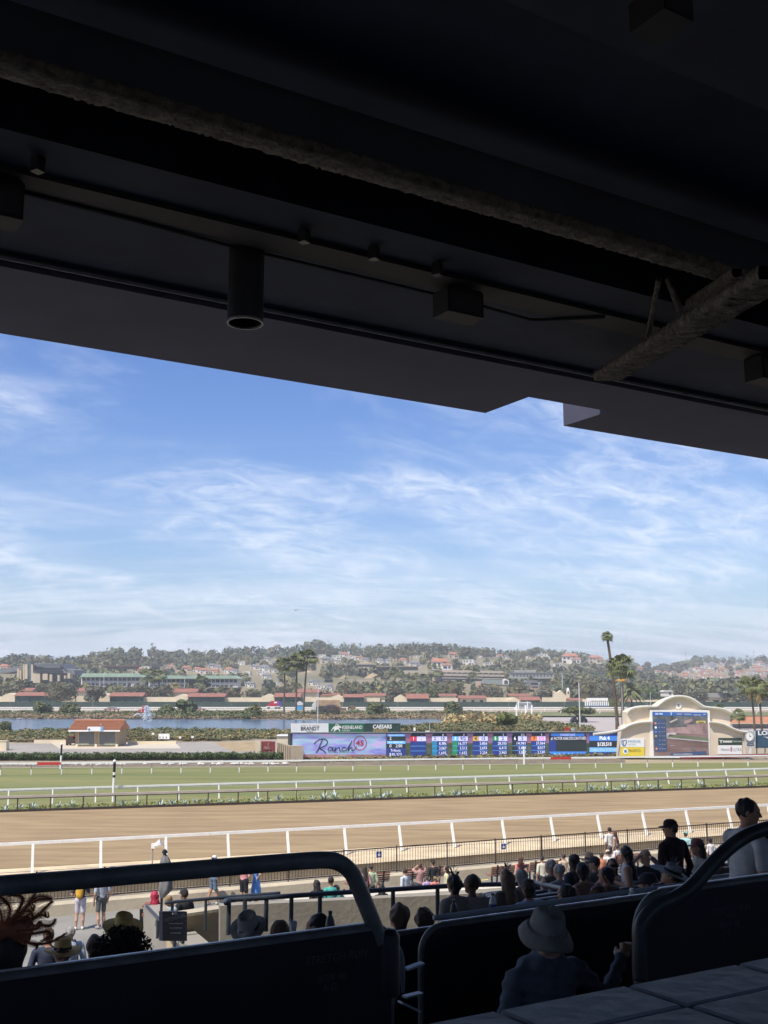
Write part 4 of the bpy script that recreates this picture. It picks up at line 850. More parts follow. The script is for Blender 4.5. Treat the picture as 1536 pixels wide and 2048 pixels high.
struct(gpoly('planting_bed', [(-160, 1536), (585, 1533), (1250, 1526), (1250, 1517), (585, 1524), (-160, 1527)], .006, pm('bed_soil', (.20, .16, .11), .25, .8, .95)))
struct(gpoly('bed_kerb', [(-160, 1536.6), (585, 1533.6), (1250, 1526.6), (1250, 1526.1), (585, 1533.1), (-160, 1536.1)], .016, M_paleconc))
# striped distance poles, finish pole
def pole(label, px, y0, y1, bands, r=.07, ball=False):
    b = onz(px, y1); T = thing('marker_pole', label, 'pole', tuple(b), 0, 'striped marker poles'); P = Pl((b.x, b.y, 0), (b.x + 1, b.y, 0))
    for a, e, mat in bands:
        z0, z1 = P.pt(px, e).z, P.pt(px, a).z; MB().tube([(0, 0, z0), (0, 0, z1 - .004)], r, 10).build('band', mat, T)
    if ball: MB().lathe([(.0001, -.11), (.08, -.07), (.11, 0), (.08, .07), (.0001, .11)], (0, 0, P.pt(px, y0).z + .08), 12).build('ball', M_white, T, smooth=True)
    return T
pole('tall black and white pole standing behind the far turf rail at the left', 121, 1490, 1538, ((1490, 1511, M_black), (1511, 1538, M_white)), .085, True)
pole('striped black and white pole at the turf rail near the left', 226, 1525, 1604, ((1525, 1544, M_black), (1544, 1550, M_white), (1550, 1555, M_black), (1555, 1604, M_white)), .085, True)
pole('white pole in front of the number six odds panel', 1048.5, 1498, 1529, ((1498, 1529, M_white),), .09, True)
# agave bed between the rails
M_agave = pm('agave_leaf', (.46, .53, .48), .2, 2, .7); AG = []
for kind in range(4):
    m = MB()
    for j in range(17):
        a = j * 2.4 + kind; el = RNG.uniform(.25, 1.25); L_ = RNG.uniform(.32, .52); d = Vector((math.cos(a) * math.cos(el), math.sin(a) * math.cos(el), math.sin(el))); s_ = d.cross(Vector((0, 0, 1))).normalized() * .045
        m.quad((0, 0, 0), d * L_ * .45 + s_, d * L_, d * L_ * .45 - s_)
    AG.append(m)
first = [None] * 4; cnt = 0
a, d = LB; nn = Vector((-d.y, d.x, 0))
for t in np.arange(-8, 150, .75):
    if RNG.random() < .25: continue
    q = a + d * float(t) + nn * RNG.uniform(.5, 1.9) * (1 if t < 40 else 1.2); kd = int(RNG.integers(4))
    if first[kd] is None: first[kd] = AG[kd].build('agave_plant', M_agave); ag = first[kd]
    else: ag = first[kd].copy(); COL.objects.link(ag)
    s = RNG.uniform(.6, 1.35); ag.location = (q.x, q.y, .01); ag.scale = (s, s, s); ag.rotation_euler = (0, 0, RNG.uniform(0, 6)); tag(ag, 'spiky grey green agave growing between the two inner rails', 'agave', 'agaves between the rails')
P_, N_, S_, T_ = [], [], [], []
n = 6000; tt = RNG.uniform(-12, 140, n); off = RNG.uniform(.15, 2.6, n); base_ = np.array([a.x, a.y, 0.05]); P0 = base_ + tt[:, None] * np.array([d.x, d.y, 0]) + off[:, None] * np.array([nn.x, nn.y, 0]) + np.stack([np.zeros(n), np.zeros(n), RNG.uniform(0, .07, n)], 1)
o = bpy.data.objects.new('bed_grass', leaf_mesh('bed_grass', P0, RNG.normal(size=(n, 3)), RNG.uniform(.04, .09, n), RNG.uniform(.9, 1.7, (n, 1)) * np.array([[1.1, 1, .9]]), M_leaf_bright)); COL.objects.link(o); stuff(o, 'tufty green grass in the bed between the inner rails', 'grass')
# ================================================================== lake and scrub
M_water = pm('lake_water', (.055, .105, .185), .1, .2, .16, .35, 1.2, stretch=(.3, 1, 1), spec=.5)
struct(gpoly('lake', [(-260, 1469), (20, 1468), (60, 1467), (140, 1467), (260, 1466), (330, 1466), (420, 1466), (500, 1467), (590, 1468), (800, 1462), (860, 1452), (905, 1443), (880, 1438), (760, 1437), (640, 1439), (520, 1438.5), (300, 1437.5), (0, 1437), (-260, 1437)], .008, M_water))
def scatter_stuff(name, label, cat, regions, leaf, mat, per=40, tv=.3, warm=.15):
    L = []
    for (pts, n, h0, h1, r0, r1) in regions:
        xs = [p[0] for p in pts]; ys = [p[1] for p in pts]; k = 0
        while k < n:
            x, y = RNG.uniform(min(xs), max(xs)), RNG.uniform(min(ys), max(ys))
            ins = False; j = len(pts) - 1
            for i in range(len(pts)):
                if (pts[i][1] > y) != (pts[j][1] > y) and x < (pts[j][0] - pts[i][0]) * (y - pts[i][1]) / (pts[j][1] - pts[i][1]) + pts[i][0]: ins = not ins
                j = i
            if not ins: continue
            q = onz(x, y); r = RNG.uniform(r0, r1); h = RNG.uniform(h0, h1); L.append((q.x, q.y, h * .5, r, r, h * .5)); k += 1
    o = leaves_obj(name, L, per, leaf, mat, tvar=tv, warm=warm); return stuff(o, label, cat)
scatter_stuff('near_scrub', 'olive and brown scrub between the lake and the paving', 'scrub', [([(-200, 1468), (60, 1466), (260, 1466), (330, 1465), (500, 1466), (585, 1468), (585, 1476), (440, 1482), (260, 1484), (-200, 1484)], 700, .4, 1.0, .7, 1.5)], .16, M_scrub, 100, .22, .14)
scatter_stuff('near_bushes', 'green bushes along the near shore of the lake', 'scrub', [([(-200, 1469), (60, 1466), (260, 1465), (420, 1465), (560, 1467), (585, 1472), (440, 1478), (260, 1480), (-200, 1480)], 260, .6, 1.05, .7, 1.5)], .16, M_leaf, 100, .2, .12)
scatter_stuff('mound_scrub', 'low green and brown scrub on the mound behind the odds board', 'scrub', [([(790, 1462), (860, 1456), (930, 1452), (1000, 1450), (1060, 1446), (1120, 1454), (1190, 1463), (1190, 1466), (790, 1466)], 380, .5, 1.2, .8, 1.7)], .18, M_scrub, 90, .22, .14)
scatter_stuff('mound_bushes', 'green ground cover bushes on the mound', 'scrub', [([(790, 1462), (900, 1455), (1000, 1449), (1090, 1450), (1170, 1461), (1170, 1465), (790, 1465)], 200, .6, 1.2, .9, 1.8)], .18, M_leaf, 90, .2, .12)
scatter_stuff('far_bank_reeds', 'dry brown reeds on the far bank of the lake', 'reeds', [([(-250, 1437.5), (520, 1438.5), (640, 1439), (880, 1438), (920, 1441), (1000, 1446), (1010, 1430), (-250, 1428)], 1000, .4, .9, 1.0, 2.4)], .24, M_reed, 60, .2, .1)
scatter_stuff('far_bank_bushes', 'green low bushes on the far bank of the lake', 'scrub', [([(-250, 1434), (520, 1434), (900, 1434), (1000, 1440), (1000, 1427), (-250, 1425)], 300, .5, 1.2, 1.2, 2.4), ([(300, 1437), (520, 1438), (520, 1430), (300, 1430)], 90, .9, 1.7, 1.4, 2.6)], .26, M_leaf, 80, .2, .12)
scatter_stuff('reed_clumps', 'pale golden reed clumps at the right end of the lake', 'reeds', [([(880, 1452), (1000, 1455), (1010, 1440), (890, 1440)], 90, 1.0, 2.0, .8, 1.6), ([(1040, 1452), (1080, 1452), (1080, 1440), (1040, 1440)], 30, .9, 1.7, .7, 1.3)], .32, pm('golden_reed', (.34, .26, .12), .2, .5, .9, vcol=True), 40)
def bush(px, py, w, h, label, mat=None, name='round_bush', per=60):
    b = onz(px, py); k = b.y / FPX; R = w * k / 2; H = h * k
    T = thing(name, label, 'bush', tuple(b), 0, 'bushes around the lake'); L = rand_lobes(12, R, H * .85, 0, .5); leaves_obj('foliage', L, per * 2, .09 * max(R, H), mat or M_leaf, T)
    MB().tube([(0, 0, 0), (0, 0, H * .5)], .12, 6).build('stem', M_bark, T); return T
bush(84, 1431, 40, 27, 'rounded dark green bush on the far bank, left of the grey car'); bush(142, 1431, 44, 24, 'wide dark green bush in front of the grey parked car'); bush(372, 1432, 42, 34, 'tall dark bush on the far bank right of the fountain')
bush(335, 1433, 50, 22, 'low wide bush on the far bank just right of the fountain spray'); bush(9, 1463, 34, 20, 'olive bush at the left edge on the near shore'); bush(749, 1432, 52, 30, 'spreading dark green bush right of the brown roofed sheds'); bush(909, 1432, 44, 30, 'round dark green tree bush by the far rail'); bush(1012, 1462, 50, 38, 'large green shrub behind the number five panel', M_leaf_bright); bush(510, 1437, 60, 24, 'mixed green bush at the shore near the red truck'); bush(1440, 1428, 30, 22, 'yellow green shrub above the right wing of the tower', M_leaf_bright); bush(1462, 1444, 14, 14, 'small round bush beside the orange roof')
# fountain
fb = onz(290, 1443); ft = thing('fountain', 'white fountain jets spraying from the lake', 'fountain', tuple(fb)); M_spray_w = pm('water_spray', (.85, .90, .95), .05, 3, .4, alpha=.55)
k = fb.y / FPX; m = MB(); h = 30 * k
drops = []
for s in range(2600):
    f = RNG.random(); a = RNG.uniform(0, 2 * math.pi); q = RNG.random()
    if q < .45: r = RNG.normal() * .12; drops.append((r, RNG.normal() * .12, f * h))
    elif q < .8: r = 1.6 * (1 - abs(RNG.normal()) * .4) * f; drops.append((.25 + abs(r) * .8, RNG.normal() * .4, h * (1 - f * f)))
    else: r = 2.6 * f; drops.append((math.cos(a) * r, math.sin(a) * r, h * .5 * math.sin(math.pi * f * .75) ))
dp = np.array(drops); o = bpy.data.objects.new('jet', leaf_mesh('jet', dp, RNG.normal(size=dp.shape), RNG.uniform(.04, .13, len(dp)), np.ones((len(dp), 3)), M_spray_w)); COL.objects.link(o); o.parent = ft; o['kind'] = 'stuff'
MB().lathe([(.0001, .02), (.5, .03), (.6, .0)], n=14).build('nozzle_float', M_grey, ft)
# ================================================================== backstretch
YR = 308.0
struct(MB().quad((-700, 262, .004), (900, 262, .004), (900, 318, .004), (-700, 318, .004)).build('backstretch_turf', pm('far_turf', (.16, .17, .07), .2, .05, .9)))
struct(MB().quad((-700, 318, .008), (900, 318, .008), (900, 384, .008), (-700, 384, .008)).build('backstretch_dirt', pm('far_dirt', (.36, .27, .18), .15, .05, .9)))
for nm, Y, lab in (('track_rail', 300.0, 'long white rail along the near side of the backstretch'), ('track_rail', 330.0, 'long white rail along the far side of the backstretch')):
    T = thing(nm, lab, 'rail', (0, Y, 0), 0, 'backstretch rails'); MB().bar((-260, 0, 1.1), (320, 0, 1.1), .3, .28).build('rail', M_white, T); p0 = None
    for i in range(-46, 58):
        if p0 is None: p0 = MB().bar((0, 0, 0), (.35, 0, 1.0), .16, .16).build('post', M_white, T); p0.location = (i * 5.5, 0, 0)
        else: instance(p0, 'post', T, (i * 5.5, 0, 0))
BF = thing('green_fence', 'long dark green windscreen fence along the backstretch', 'fence', (0, 385, 0)); fpn = None
M_gfence = pm('green_screen', (.045, .075, .062), .12, .2, .8)
for i in range(-26, 27):
    if fpn is None: fpn = MB().box((0, 0, 1.05), (9.94, .1, 2.1)).build('screen_panel', M_gfence, BF); fpn.location = (i * 10, 0, 0)
    else: instance(fpn, 'screen_panel', BF, (i * 10, RNG.uniform(-.1, .1), 0))
CW = thing('cream_wall', 'long cream stable wall in lengths behind the green fence', 'wall', (0, 402, 0))
for i, (x0, x1, yt) in enumerate(((-80, 19, 1393), (112, 152, 1393), (150, 192, 1392), (283, 360, 1394), (448, 534, 1395), (606, 664, 1395), (728, 760, 1396), (858, 916, 1396), (973, 1030, 1395), (1084, 1132, 1395), (1165, 1182, 1398), (1260, 1340, 1400), (1380, 1560, 1404))):
    P = Pl((0, 402, 0), (1, 402, 0)); P.panel('wall_length', x0, yt, x1, 1413, 0, M_cream, CW, .4)
M_redroof = pm('faded_red_roof', (.30, .13, .095), .15, .3, .85, stretch=(6, 1, 1)); M_stableg = pm('stable_green', (.055, .10, .085), .2, .4, .8); M_winD = pm('dark_window', (.03, .035, .04), .2, 1, .25)
def stable(x0, x1, ye, yr, yb, Y, label, wall, depth=9.0, gable=True):
    P = Pl((0, Y, 0), (1, Y, 0)); a, b = P.pt(x0, yb), P.pt(x1, yb); ze, zr = P.pt(x0, ye).z, P.pt(x0, yr).z; T = thing('stable', label, 'stable', (a.x, Y, 0), 0, 'backstretch stables')
    MB().prism([(a.x, Y, 0), (b.x, Y, 0), (b.x, Y, ze), (a.x, Y, ze)], (0, depth, 0)).build('wall', wall, T, world=True)
    MB().prism([(a.x - .5, Y - .9, ze - .1), (a.x - .5, Y + depth / 2, zr), (a.x - .5, Y + depth + .9, ze - .1)], (b.x - a.x + 1.0, 0, 0)).build('roof', M_redroof, T, world=True)
    n = max(2, int((b.x - a.x) / 3.2)); w0 = None
    for i in range(n):
        x = a.x + (i + .5) * (b.x - a.x) / n
        if w0 is None: w0 = MB().box((0, 0, 0), (1.0, .08, min(1.6, ze * .5))).build('door', M_winD, T); w0.location = (x - a.x, -.03, ze * .45); f0 = MB().box((0, -.02, 0), (1.25, .04, min(1.85, ze * .58))).build('door_frame', M_stableg if wall is not M_stableg else pm('stable_pale', (.10, .16, .14)), w0); f0.location = (0, .03, 0)
        else:
            w = instance(w0, 'door', T, (x - a.x, -.03, ze * .45)); instance(f0, 'door_frame', w, (0, .03, 0))
    if gable: MB().prism([(a.x - 1.4 * 0 - 5, Y + 1, 0), (a.x - .05, Y + 1, 0), (a.x - .05, Y + 1, ze), (a.x - 2.5, Y + 1, zr - .3), (a.x - 5, Y + 1, ze)], (0, 7, 0)).build('gable_end', M_cream, T, world=True)
    return T
for i, (x0, x1, ye, yr, lab) in enumerate(((29, 110, 1391, 1384.5, 'red roofed green stable at the left, by the grey car'), (219, 283, 1392, 1385, 'red roofed green stable behind the fountain'), (376, 447, 1393, 1386.5, 'red roofed green stable left of the palm group'), (549, 599, 1393.5, 1386, 'red roofed green stable behind the red truck'), (688, 727, 1394, 1388, 'red roofed green stable behind the brown shed roofs'), (815, 856, 1396.5, 1387.5, 'red hip roofed green stable left of the long cream wall'), (1043, 1080, 1400, 1393.5, 'red roofed green stable behind the white pergola'))): stable(x0, x1, ye, yr, 1413, 399, lab, M_stableg)
for i, (x0, x1, ye, yr, lab) in enumerate(((44, 62, 1381, 1375.5, 'small red stable roof showing over the left stable'), (152, 182, 1382, 1376, 'small red stable roof behind the grey tree'), (346, 395, 1384, 1377, 'long pale red stable roof behind the third stable'), (594, 638, 1384, 1378, 'pale red stable roof left of the light mast'), (640, 678, 1390, 1386, 'low red stable roof behind the brown sheds'), (728, 770, 1391, 1386.5, 'cream stable with red roof right of the brown sheds'), (880, 912, 1391, 1387.5, 'cream stable with thin red roof by the long wall'), (920, 972, 1396, 1391, 'cream stable with red roof and small windows'), (1020, 1060, 1391, 1387, 'grey roofed long stable by the pergola'), (1142, 1175, 1400, 1396, 'cream stable with red roof by the starting gate'), (1246, 1282, 1402, 1398, 'red roofed stable beside the date palm'))): stable(x0, x1, ye, yr, 1408, 430, lab, M_cream, 10, False)
# starting gate
SGt = thing('starting_gate', 'white and blue starting gate stalls parked on the backstretch', 'starting gate', tuple(onz(1195, 1416))); PG = Pl((0, 372, 0), (1, 372, 0)); PG.panel('cross_beam', 1174, 1396, 1216, 1401.5, 0, M_white, SGt, 1.2)
for k in range(13):
    x = 1170 + k * 3.8; PG.panel('stall_door', x, 1402.5, x + 2.2, 1411.5, .1, M_white, SGt, .3); PG.panel('stall_pad', x + 2.2, 1407, x + 3.6, 1414.5, .1, pm('stall_blue', (.06, .16, .30)), SGt, 1.0)
PG.panel('base', 1170, 1414, 1222, 1415.5, .05, M_black, SGt, 1.2)
# red truck, blue tent, grey car, brown sheds, pergola, car under the tree
tk = thing('truck', 'red and blue truck parked behind the lake', 'truck', (onz(548, 1417).x, 290, 0)); PT = Pl((0, 290, 0), (1, 290, 0))
PT.panel('cargo_box', 541, 1402, 557, 1412, 0, flat('truck_red', (.50, .04, .07)), tk, 2.4); PT.panel('rear_panel', 557.1, 1402.5, 562, 1412, 0, flat('truck_blue', (.06, .09, .42)), tk, 2.4)
MB().prism([PT.pt(x, y) for x, y in ((533, 1413), (541, 1412.5), (541, 1406), (536, 1408.5), (533.5, 1411))], -PT.n * 2.2).build('cab', MATS['truck_red'], tk, world=True); PT.panel('bumper', 532, 1412.6, 560, 1414.5, .05, M_white, tk, 2.3)
PT.panel('emblem', 548, 1403.5, 554, 1406.5, .04, M_white, tk, .02)
for x in (537, 552, 558): 
    c = PT.pt(x, 1415); MB().tube([c, c + Vector((0, .4, 0))], .4, 10).build('wheel', M_black, tk, world=True)
ht = thing('white_hut', 'small white hut with bright blue front by the lake', 'hut', tuple(onz(599, 1421))); P = Pl((0, 285, 0), (1, 285, 0)); P.panel('front', 591.5, 1410.5, 606, 1420, 0, flat('cyan_front', (.10, .38, .68)), ht, 2.0); MB().prism([P.pt(x, y, .1) for x, y in ((590.5, 1410.5), (607, 1410.5), (604, 1405.5), (598.5, 1402.5), (594, 1405))], -P.n * 2.2).build('gable', M_whitepost, ht, world=True)
bs = thing('brown_shed', 'long shed with wide brown shingle roof by the lake', 'shed', tuple(onz(655, 1424))); YS = 275.0; P = Pl((0, YS, 0), (1, YS, 0)); M_shing = pm('brown_shingle', (.23, .155, .10), .2, .8, .9)
P.panel('wall', 636, 1418, 680, 1425, -1, M_cream, bs, 6); MB().prism([P.pt(632, 1421), P.pt(684, 1421), P.pt(679, 1400, -3), P.pt(633, 1400, -3)], -P.n * .4).build('roof', M_shing, bs, world=True)
MB().prism([P.pt(624, 1417, -2), P.pt(633, 1420, -2), P.pt(633, 1401, -2), P.pt(629, 1403, -2), P.pt(624, 1409, -2)], -P.n * 3).build('gable_end', M_whitepost, bs, world=True); P.panel('porch_roof', 664, 1415.5, 692, 1421.5, 1, M_shing, bs, 2); P.panel('door', 648, 1419, 651, 1424.5, -.9, M_black, bs, .05)
kk = thing('kiosk', 'tiny dark kiosk with arched white front right of the brown sheds', 'kiosk', tuple(onz(701, 1421))); P = Pl((0, 280, 0), (1, 280, 0)); MB().prism([P.pt(x, y) for x, y in ((695, 1420), (708, 1420), (712, 1416), (706, 1412), (701, 1411.5), (696, 1414))], -P.n * 2).build('shell', M_shing, kk, world=True); P.panel('opening', 697, 1415, 703, 1420, .05, M_black, kk, .05); P.panel('counter', 697.5, 1417.5, 702.5, 1418.6, .08, M_white, kk, .05)
def far_car(px, py, Y, w, label, col, kind='car'):
    P = Pl((0, Y, 0), (1, Y, 0)); k = P.mpp(px, py); c = P.pt(px, py); c.z = 0; T = thing('parked_car', label, 'car', tuple(c), 0, 'cars parked on the infield'); L = w * k; H = 1.45
    MB().prism([(-L / 2, 0, .3), (L / 2, 0, .3), (L / 2, 0, .75), (L * .32, 0, .85), (L * .18, 0, H), (-L * .25, 0, H), (-L * .38, 0, .9), (-L / 2, 0, .8)], (0, 1.8, 0)).build('body', col, T)
    MB().prism([(-L * .32, -.02, .9), (L * .27, -.02, .9), (L * .16, -.02, H - .1), (-L * .22, -.02, H - .1)], (0, .02, 0)).build('side_window', M_winD, T)
    for x in (-L * .32, L * .32): MB().tube([(x, -.05, .32), (x, .2, .32)], .32, 12).build('wheel', M_black, T)
far_car(147, 1409, 362, 16, 'grey car passing in front of the left green fence', pm('car_grey', (.35, .37, .38), .05, 1, .3)); far_car(1150, 1443, 215, 14, 'dark car parked under the flat topped tree, left one', pm('car_dark', (.03, .03, .035), .1, 1, .3)); far_car(1168, 1444, 222, 13, 'black car parked under the flat topped tree, right one', MATS['car_dark'])
pg = thing('pergola', 'white wooden pergola with slatted roof behind the odds board', 'pergola', tuple(onz(1048, 1439))); YP = onz(1048, 1439).y; P = Pl((0, YP, 0), (1, YP, 0))
for x, yb in ((1033, 1438), (1051, 1439), (1063.5, 1438)): P.panel('post', x - 1.4, 1410, x + 1.4, yb, 0, M_white, pg, .3)
for x in (1030, 1060): P.panel('beam', x - 2, 1416, x + 7, 1418, -.4, M_white, pg, .2)
for j in range(6): P.panel('slat', 1031 - j * .9 + 3, 1404 + j * 2.6, 1062 + j * 1.4, 1405.4 + j * 2.6, .2 - j * .25, M_white, pg, .3)
P.panel('beam', 1036, 1403, 1038, 1418, .3, M_white, pg, .2); P.panel('beam', 1054, 1403, 1056, 1420, .3, M_white, pg, .2)
for j in range(4):
    x = 1032 + j * 10.5; P.stroke([(x, 1424), (x + 4, 1418)], 1.1, M_white, pg, .1, 'brace')
# picnic shelters with red tables, red chute, info boards, person figures are too small to tell apart
for k, (x, lab) in enumerate(((222, 'left'), (393, 'middle'))):
    T = thing('picnic_shelter', 'small grey canopy over red picnic tables on the far bank, ' + ('behind the tiled hut' if k == 0 else 'right of the fountain'), 'shelter', tuple(onz(x, 1425)), 0, 'picnic shelters'); Yp = 292; P = Pl((0, Yp, 0), (1, Yp, 0))
    MB().prism([P.pt(x - 9, 1417), P.pt(x + 9, 1417), P.pt(x + 4, 1413.5), P.pt(x - 4, 1413.5)], -P.n * 2.5).build('canopy', M_grey, T, world=True)
    for dx in (-12, -3, 6, 13): P.panel('table_leg', x + dx, 1418.5, x + dx + 1.5, 1424, .2, flat('table_red', (.26, .05, .04)), T, .5)
    P.panel('table_top', x - 14, 1417.6, x + 16, 1419.2, .2, MATS['table_red'], T, 1.2)
rb = thing('red_boathouse', 'small red barn shaped structure behind the fountain', 'barn', tuple(onz(286, 1427))); P = Pl((0, 270, 0), (1, 270, 0)); MB().prism([P.pt(x, y) for x, y in ((282, 1425), (291, 1425), (291, 1414), (288, 1410.5), (284, 1413))], -P.n * 2).build('front', flat('barn_red', (.46, .05, .07)), rb, world=True); P.panel('side', 276.5, 1419, 282, 1424, -.3, MATS['barn_red'], rb, 1.5); P.stroke([(282.6, 1424), (283, 1415), (286, 1412), (287.5, 1411)], .9, M_white, rb, .05, 'trim'); P.panel('trim', 283, 1416, 290.5, 1417, .05, M_white, rb, .03)
ib = thing('notice_board', 'white notice board with small pictures at the scrub edge', 'notice board', tuple(onz(328, 1484))); P = Pl(onz(316, 1484), onz(340, 1484)); P.panel('board', 317, 1467.5, 339, 1478, 0, M_white, ib, .06)
for k in range(3): P.panel('picture', 319 + k * 6.3, 1473, 320.6 + k * 6.3, 1476.5, .02, K_ink, ib, .01)
for x in (318, 337): P.panel('leg', x, 1478, x + .8, 1485, -.02, M_grey, ib, .05)
for px, py, lab in ((306, 1467.5, 'small white sign on a post left of the notice board'), (360, 1475, 'low white sign right of the notice board'), (385, 1474, 'small white sign furthest right along the scrub')):
    T = thing('small_sign', lab, 'sign', tuple(onz(px, 1484)), 0, 'small white scrub signs'); P = Pl(onz(px, 1484), onz(px, 1484) + Vector((1, 0, 0))); P.panel('plate', px - 2.4, py - 2, px + 2.4, py + 2, 0, M_white, T, .04); P.panel('post', px - .3, py + 2, px + .3, 1485, -.05, M_grey, T, .05)
# mission chapel towers behind the stables
mc = thing('mission_building', 'small cream mission building with curved gable and domed bell tower', 'building', (ony(1123, 1400, 440).x, 440, 0)); P = Pl((0, 440, 0), (1, 440, 0))
MB().prism([P.pt(x, y) for x, y in ((1108, 1408), (1133, 1408), (1133, 1392), (1128, 1387), (1123, 1383), (1121, 1380.5), (1119, 1383), (1113, 1386), (1110, 1382), (1106, 1381), (1108, 1388))], -P.n * 4).build('gable', M_cream, mc, world=True)
P.panel('bell_tower', 1133.5, 1382, 1139.5, 1408, .2, M_cream, mc, 1.4); c = P.pt(1136.5, 1382); MB().lathe([(.62, 0), (.62, .5), (.45, 1.0), (.2, 1.3), (.0001, 1.4)], c + Vector((0, .6, 0)), 10).build('dome', M_white, mc, world=True); P.panel('belfry_arch', 1135.3, 1383.5, 1137.7, 1388, .25, M_winD, mc, .03)
# ================================================================== masts
def mast(px, y0, y1, label, head=None, r=.11, Y=None):
    b = onz(px, y1) if Y is None else Vector((ony(px, y1, Y).x, Y, 0)); P = Pl((b.x, b.y, 0), (b.x + 1, b.y, 0)); h = P.pt(px, y0).z; T = thing('light_mast', label, 'mast', tuple(b), 0, 'thin masts behind the track')
    MB().tube([(0, 0, 0), (0, 0, h)], [r, r * .6], 8).build('pole', M_whitepost, T)
    if head == 'lights':
        for dx in (-.8, 0, .8): MB().box((dx, 0, h), (.7, .4, .5)).build('lamp_head', M_grey, T)
    return T
mast(635.5, 1362, 1445, 'tall thin light mast with lamp heads left of the odds board', 'lights', .10); mast(1160.5, 1365, 1464, 'tall thin white mast by the flat topped tree'); mast(1125, 1347, 1378, 'light mast with lamp heads in front of the wooded hill', 'lights', .2, Y=470); mast(207, 1345, 1372, 'slim street light in front of the green roofed building', None, .15, Y=445); mast(369, 1352, 1376, 'slim street light in the middle of the long green roofed building', 'lights', .15, Y=445); mast(859, 1447, 1466, 'thin mast behind the gap of panels one and two', None, .05); mast(1301, 1385, 1400, 'short mast left of the video tower top', None, .1, Y=380); mast(573, 1460, 1471, 'white mast above the cream shed', None, .05)
# ================================================================== hills
SKYL = [(-400, 1330), (-100, 1322), (0, 1326), (20, 1319), (60, 1316), (100, 1316), (130, 1322), (160, 1318), (200, 1309), (235, 1302), (260, 1300), (300, 1301), (340, 1306), (420, 1308), (470, 1301), (500, 1297), (540, 1301), (580, 1297), (620, 1296), (650, 1291), (680, 1298), (740, 1296), (790, 1294), (850, 1293), (880, 1291), (930, 1297), (960, 1299), (1000, 1306), (1040, 1306), (1075, 1299), (1120, 1308), (1160, 1312), (1180, 1315), (1230, 1325), (1260, 1330), (1300, 1334), (1325, 1334), (1370, 1324), (1400, 1317), (1440, 1318), (1480, 1321), (1536, 1318), (1700, 1312), (2000, 1316)]
RSK = [(-400, 800), (0, 850), (130, 900), (200, 900), (300, 980), (500, 1050), (800, 1000), (1000, 1050), (1200, 1150), (1300, 1300), (1400, 1500), (1536, 1500), (2000, 1400)]
def interp(T, x): return float(np.interp(x, [t[0] for t in T], [t[1] for t in T]))
_rg = np.random.default_rng(5); _ph = _rg.uniform(0, 6.28, (6, 2)); _fr = _rg.uniform(.004, .02, (6, 2))
def bumps(x, y): return sum(math.sin(x * _fr[i, 0] + _ph[i, 0]) * math.sin(y * _fr[i, 1] + _ph[i, 1]) for i in range(6)) / 6
def hill_z(X, Y):
    px = 768 + X / Y * FPX; R = interp(RSK, px); zs = CH + (HOR - interp(SKYL, px)) * R / FPX / 1.0 - 5.5
    t = (Y - 425) / (R - 425)
    if t <= 0: return -.3
    if t <= 1: g = .22 * t + .78 * t ** 1.55
    else: g = 1 - .10 * (t - 1)
    return zs * g + bumps(X, Y) * 3.0 * min(1, t * 3) * (1 - .8 * max(0, min(1, (t - .75) * 4)))
m = MB(); rows, cols = 46, 130
for i in range(rows):
    Y = 426 + (2000 - 426) * (i / (rows - 1)) ** 1.3
    for j in range(cols):
        a = -.95 + 1.9 * j / (cols - 1); X = a * Y; m.v.append((X, Y, hill_z(X, Y)))
for i in range(rows - 1):
    for j in range(cols - 1): k = i * cols + j; m.f.append((k, k + 1, k + cols + 1, k + cols)); m.m.append(0)
struct(m.build('hills', pm('hill_earth', (.32, .25, .15), 0, .012, .95, col2=(.16, .15, .075), detail=9), smooth=True))
def hill_hit(px, py):
    d = ray(px, py)
    for Y in np.arange(430, 1700, 6.0):
        p = Vector((0, 0, CH)) + d * (Y / d.y)
        if p.z <= hill_z(p.x, p.y): return Vector((p.x, p.y, hill_z(p.x, p.y)))
    return None
RECTS = []                                   # photo rectangles kept clear of nearer trees
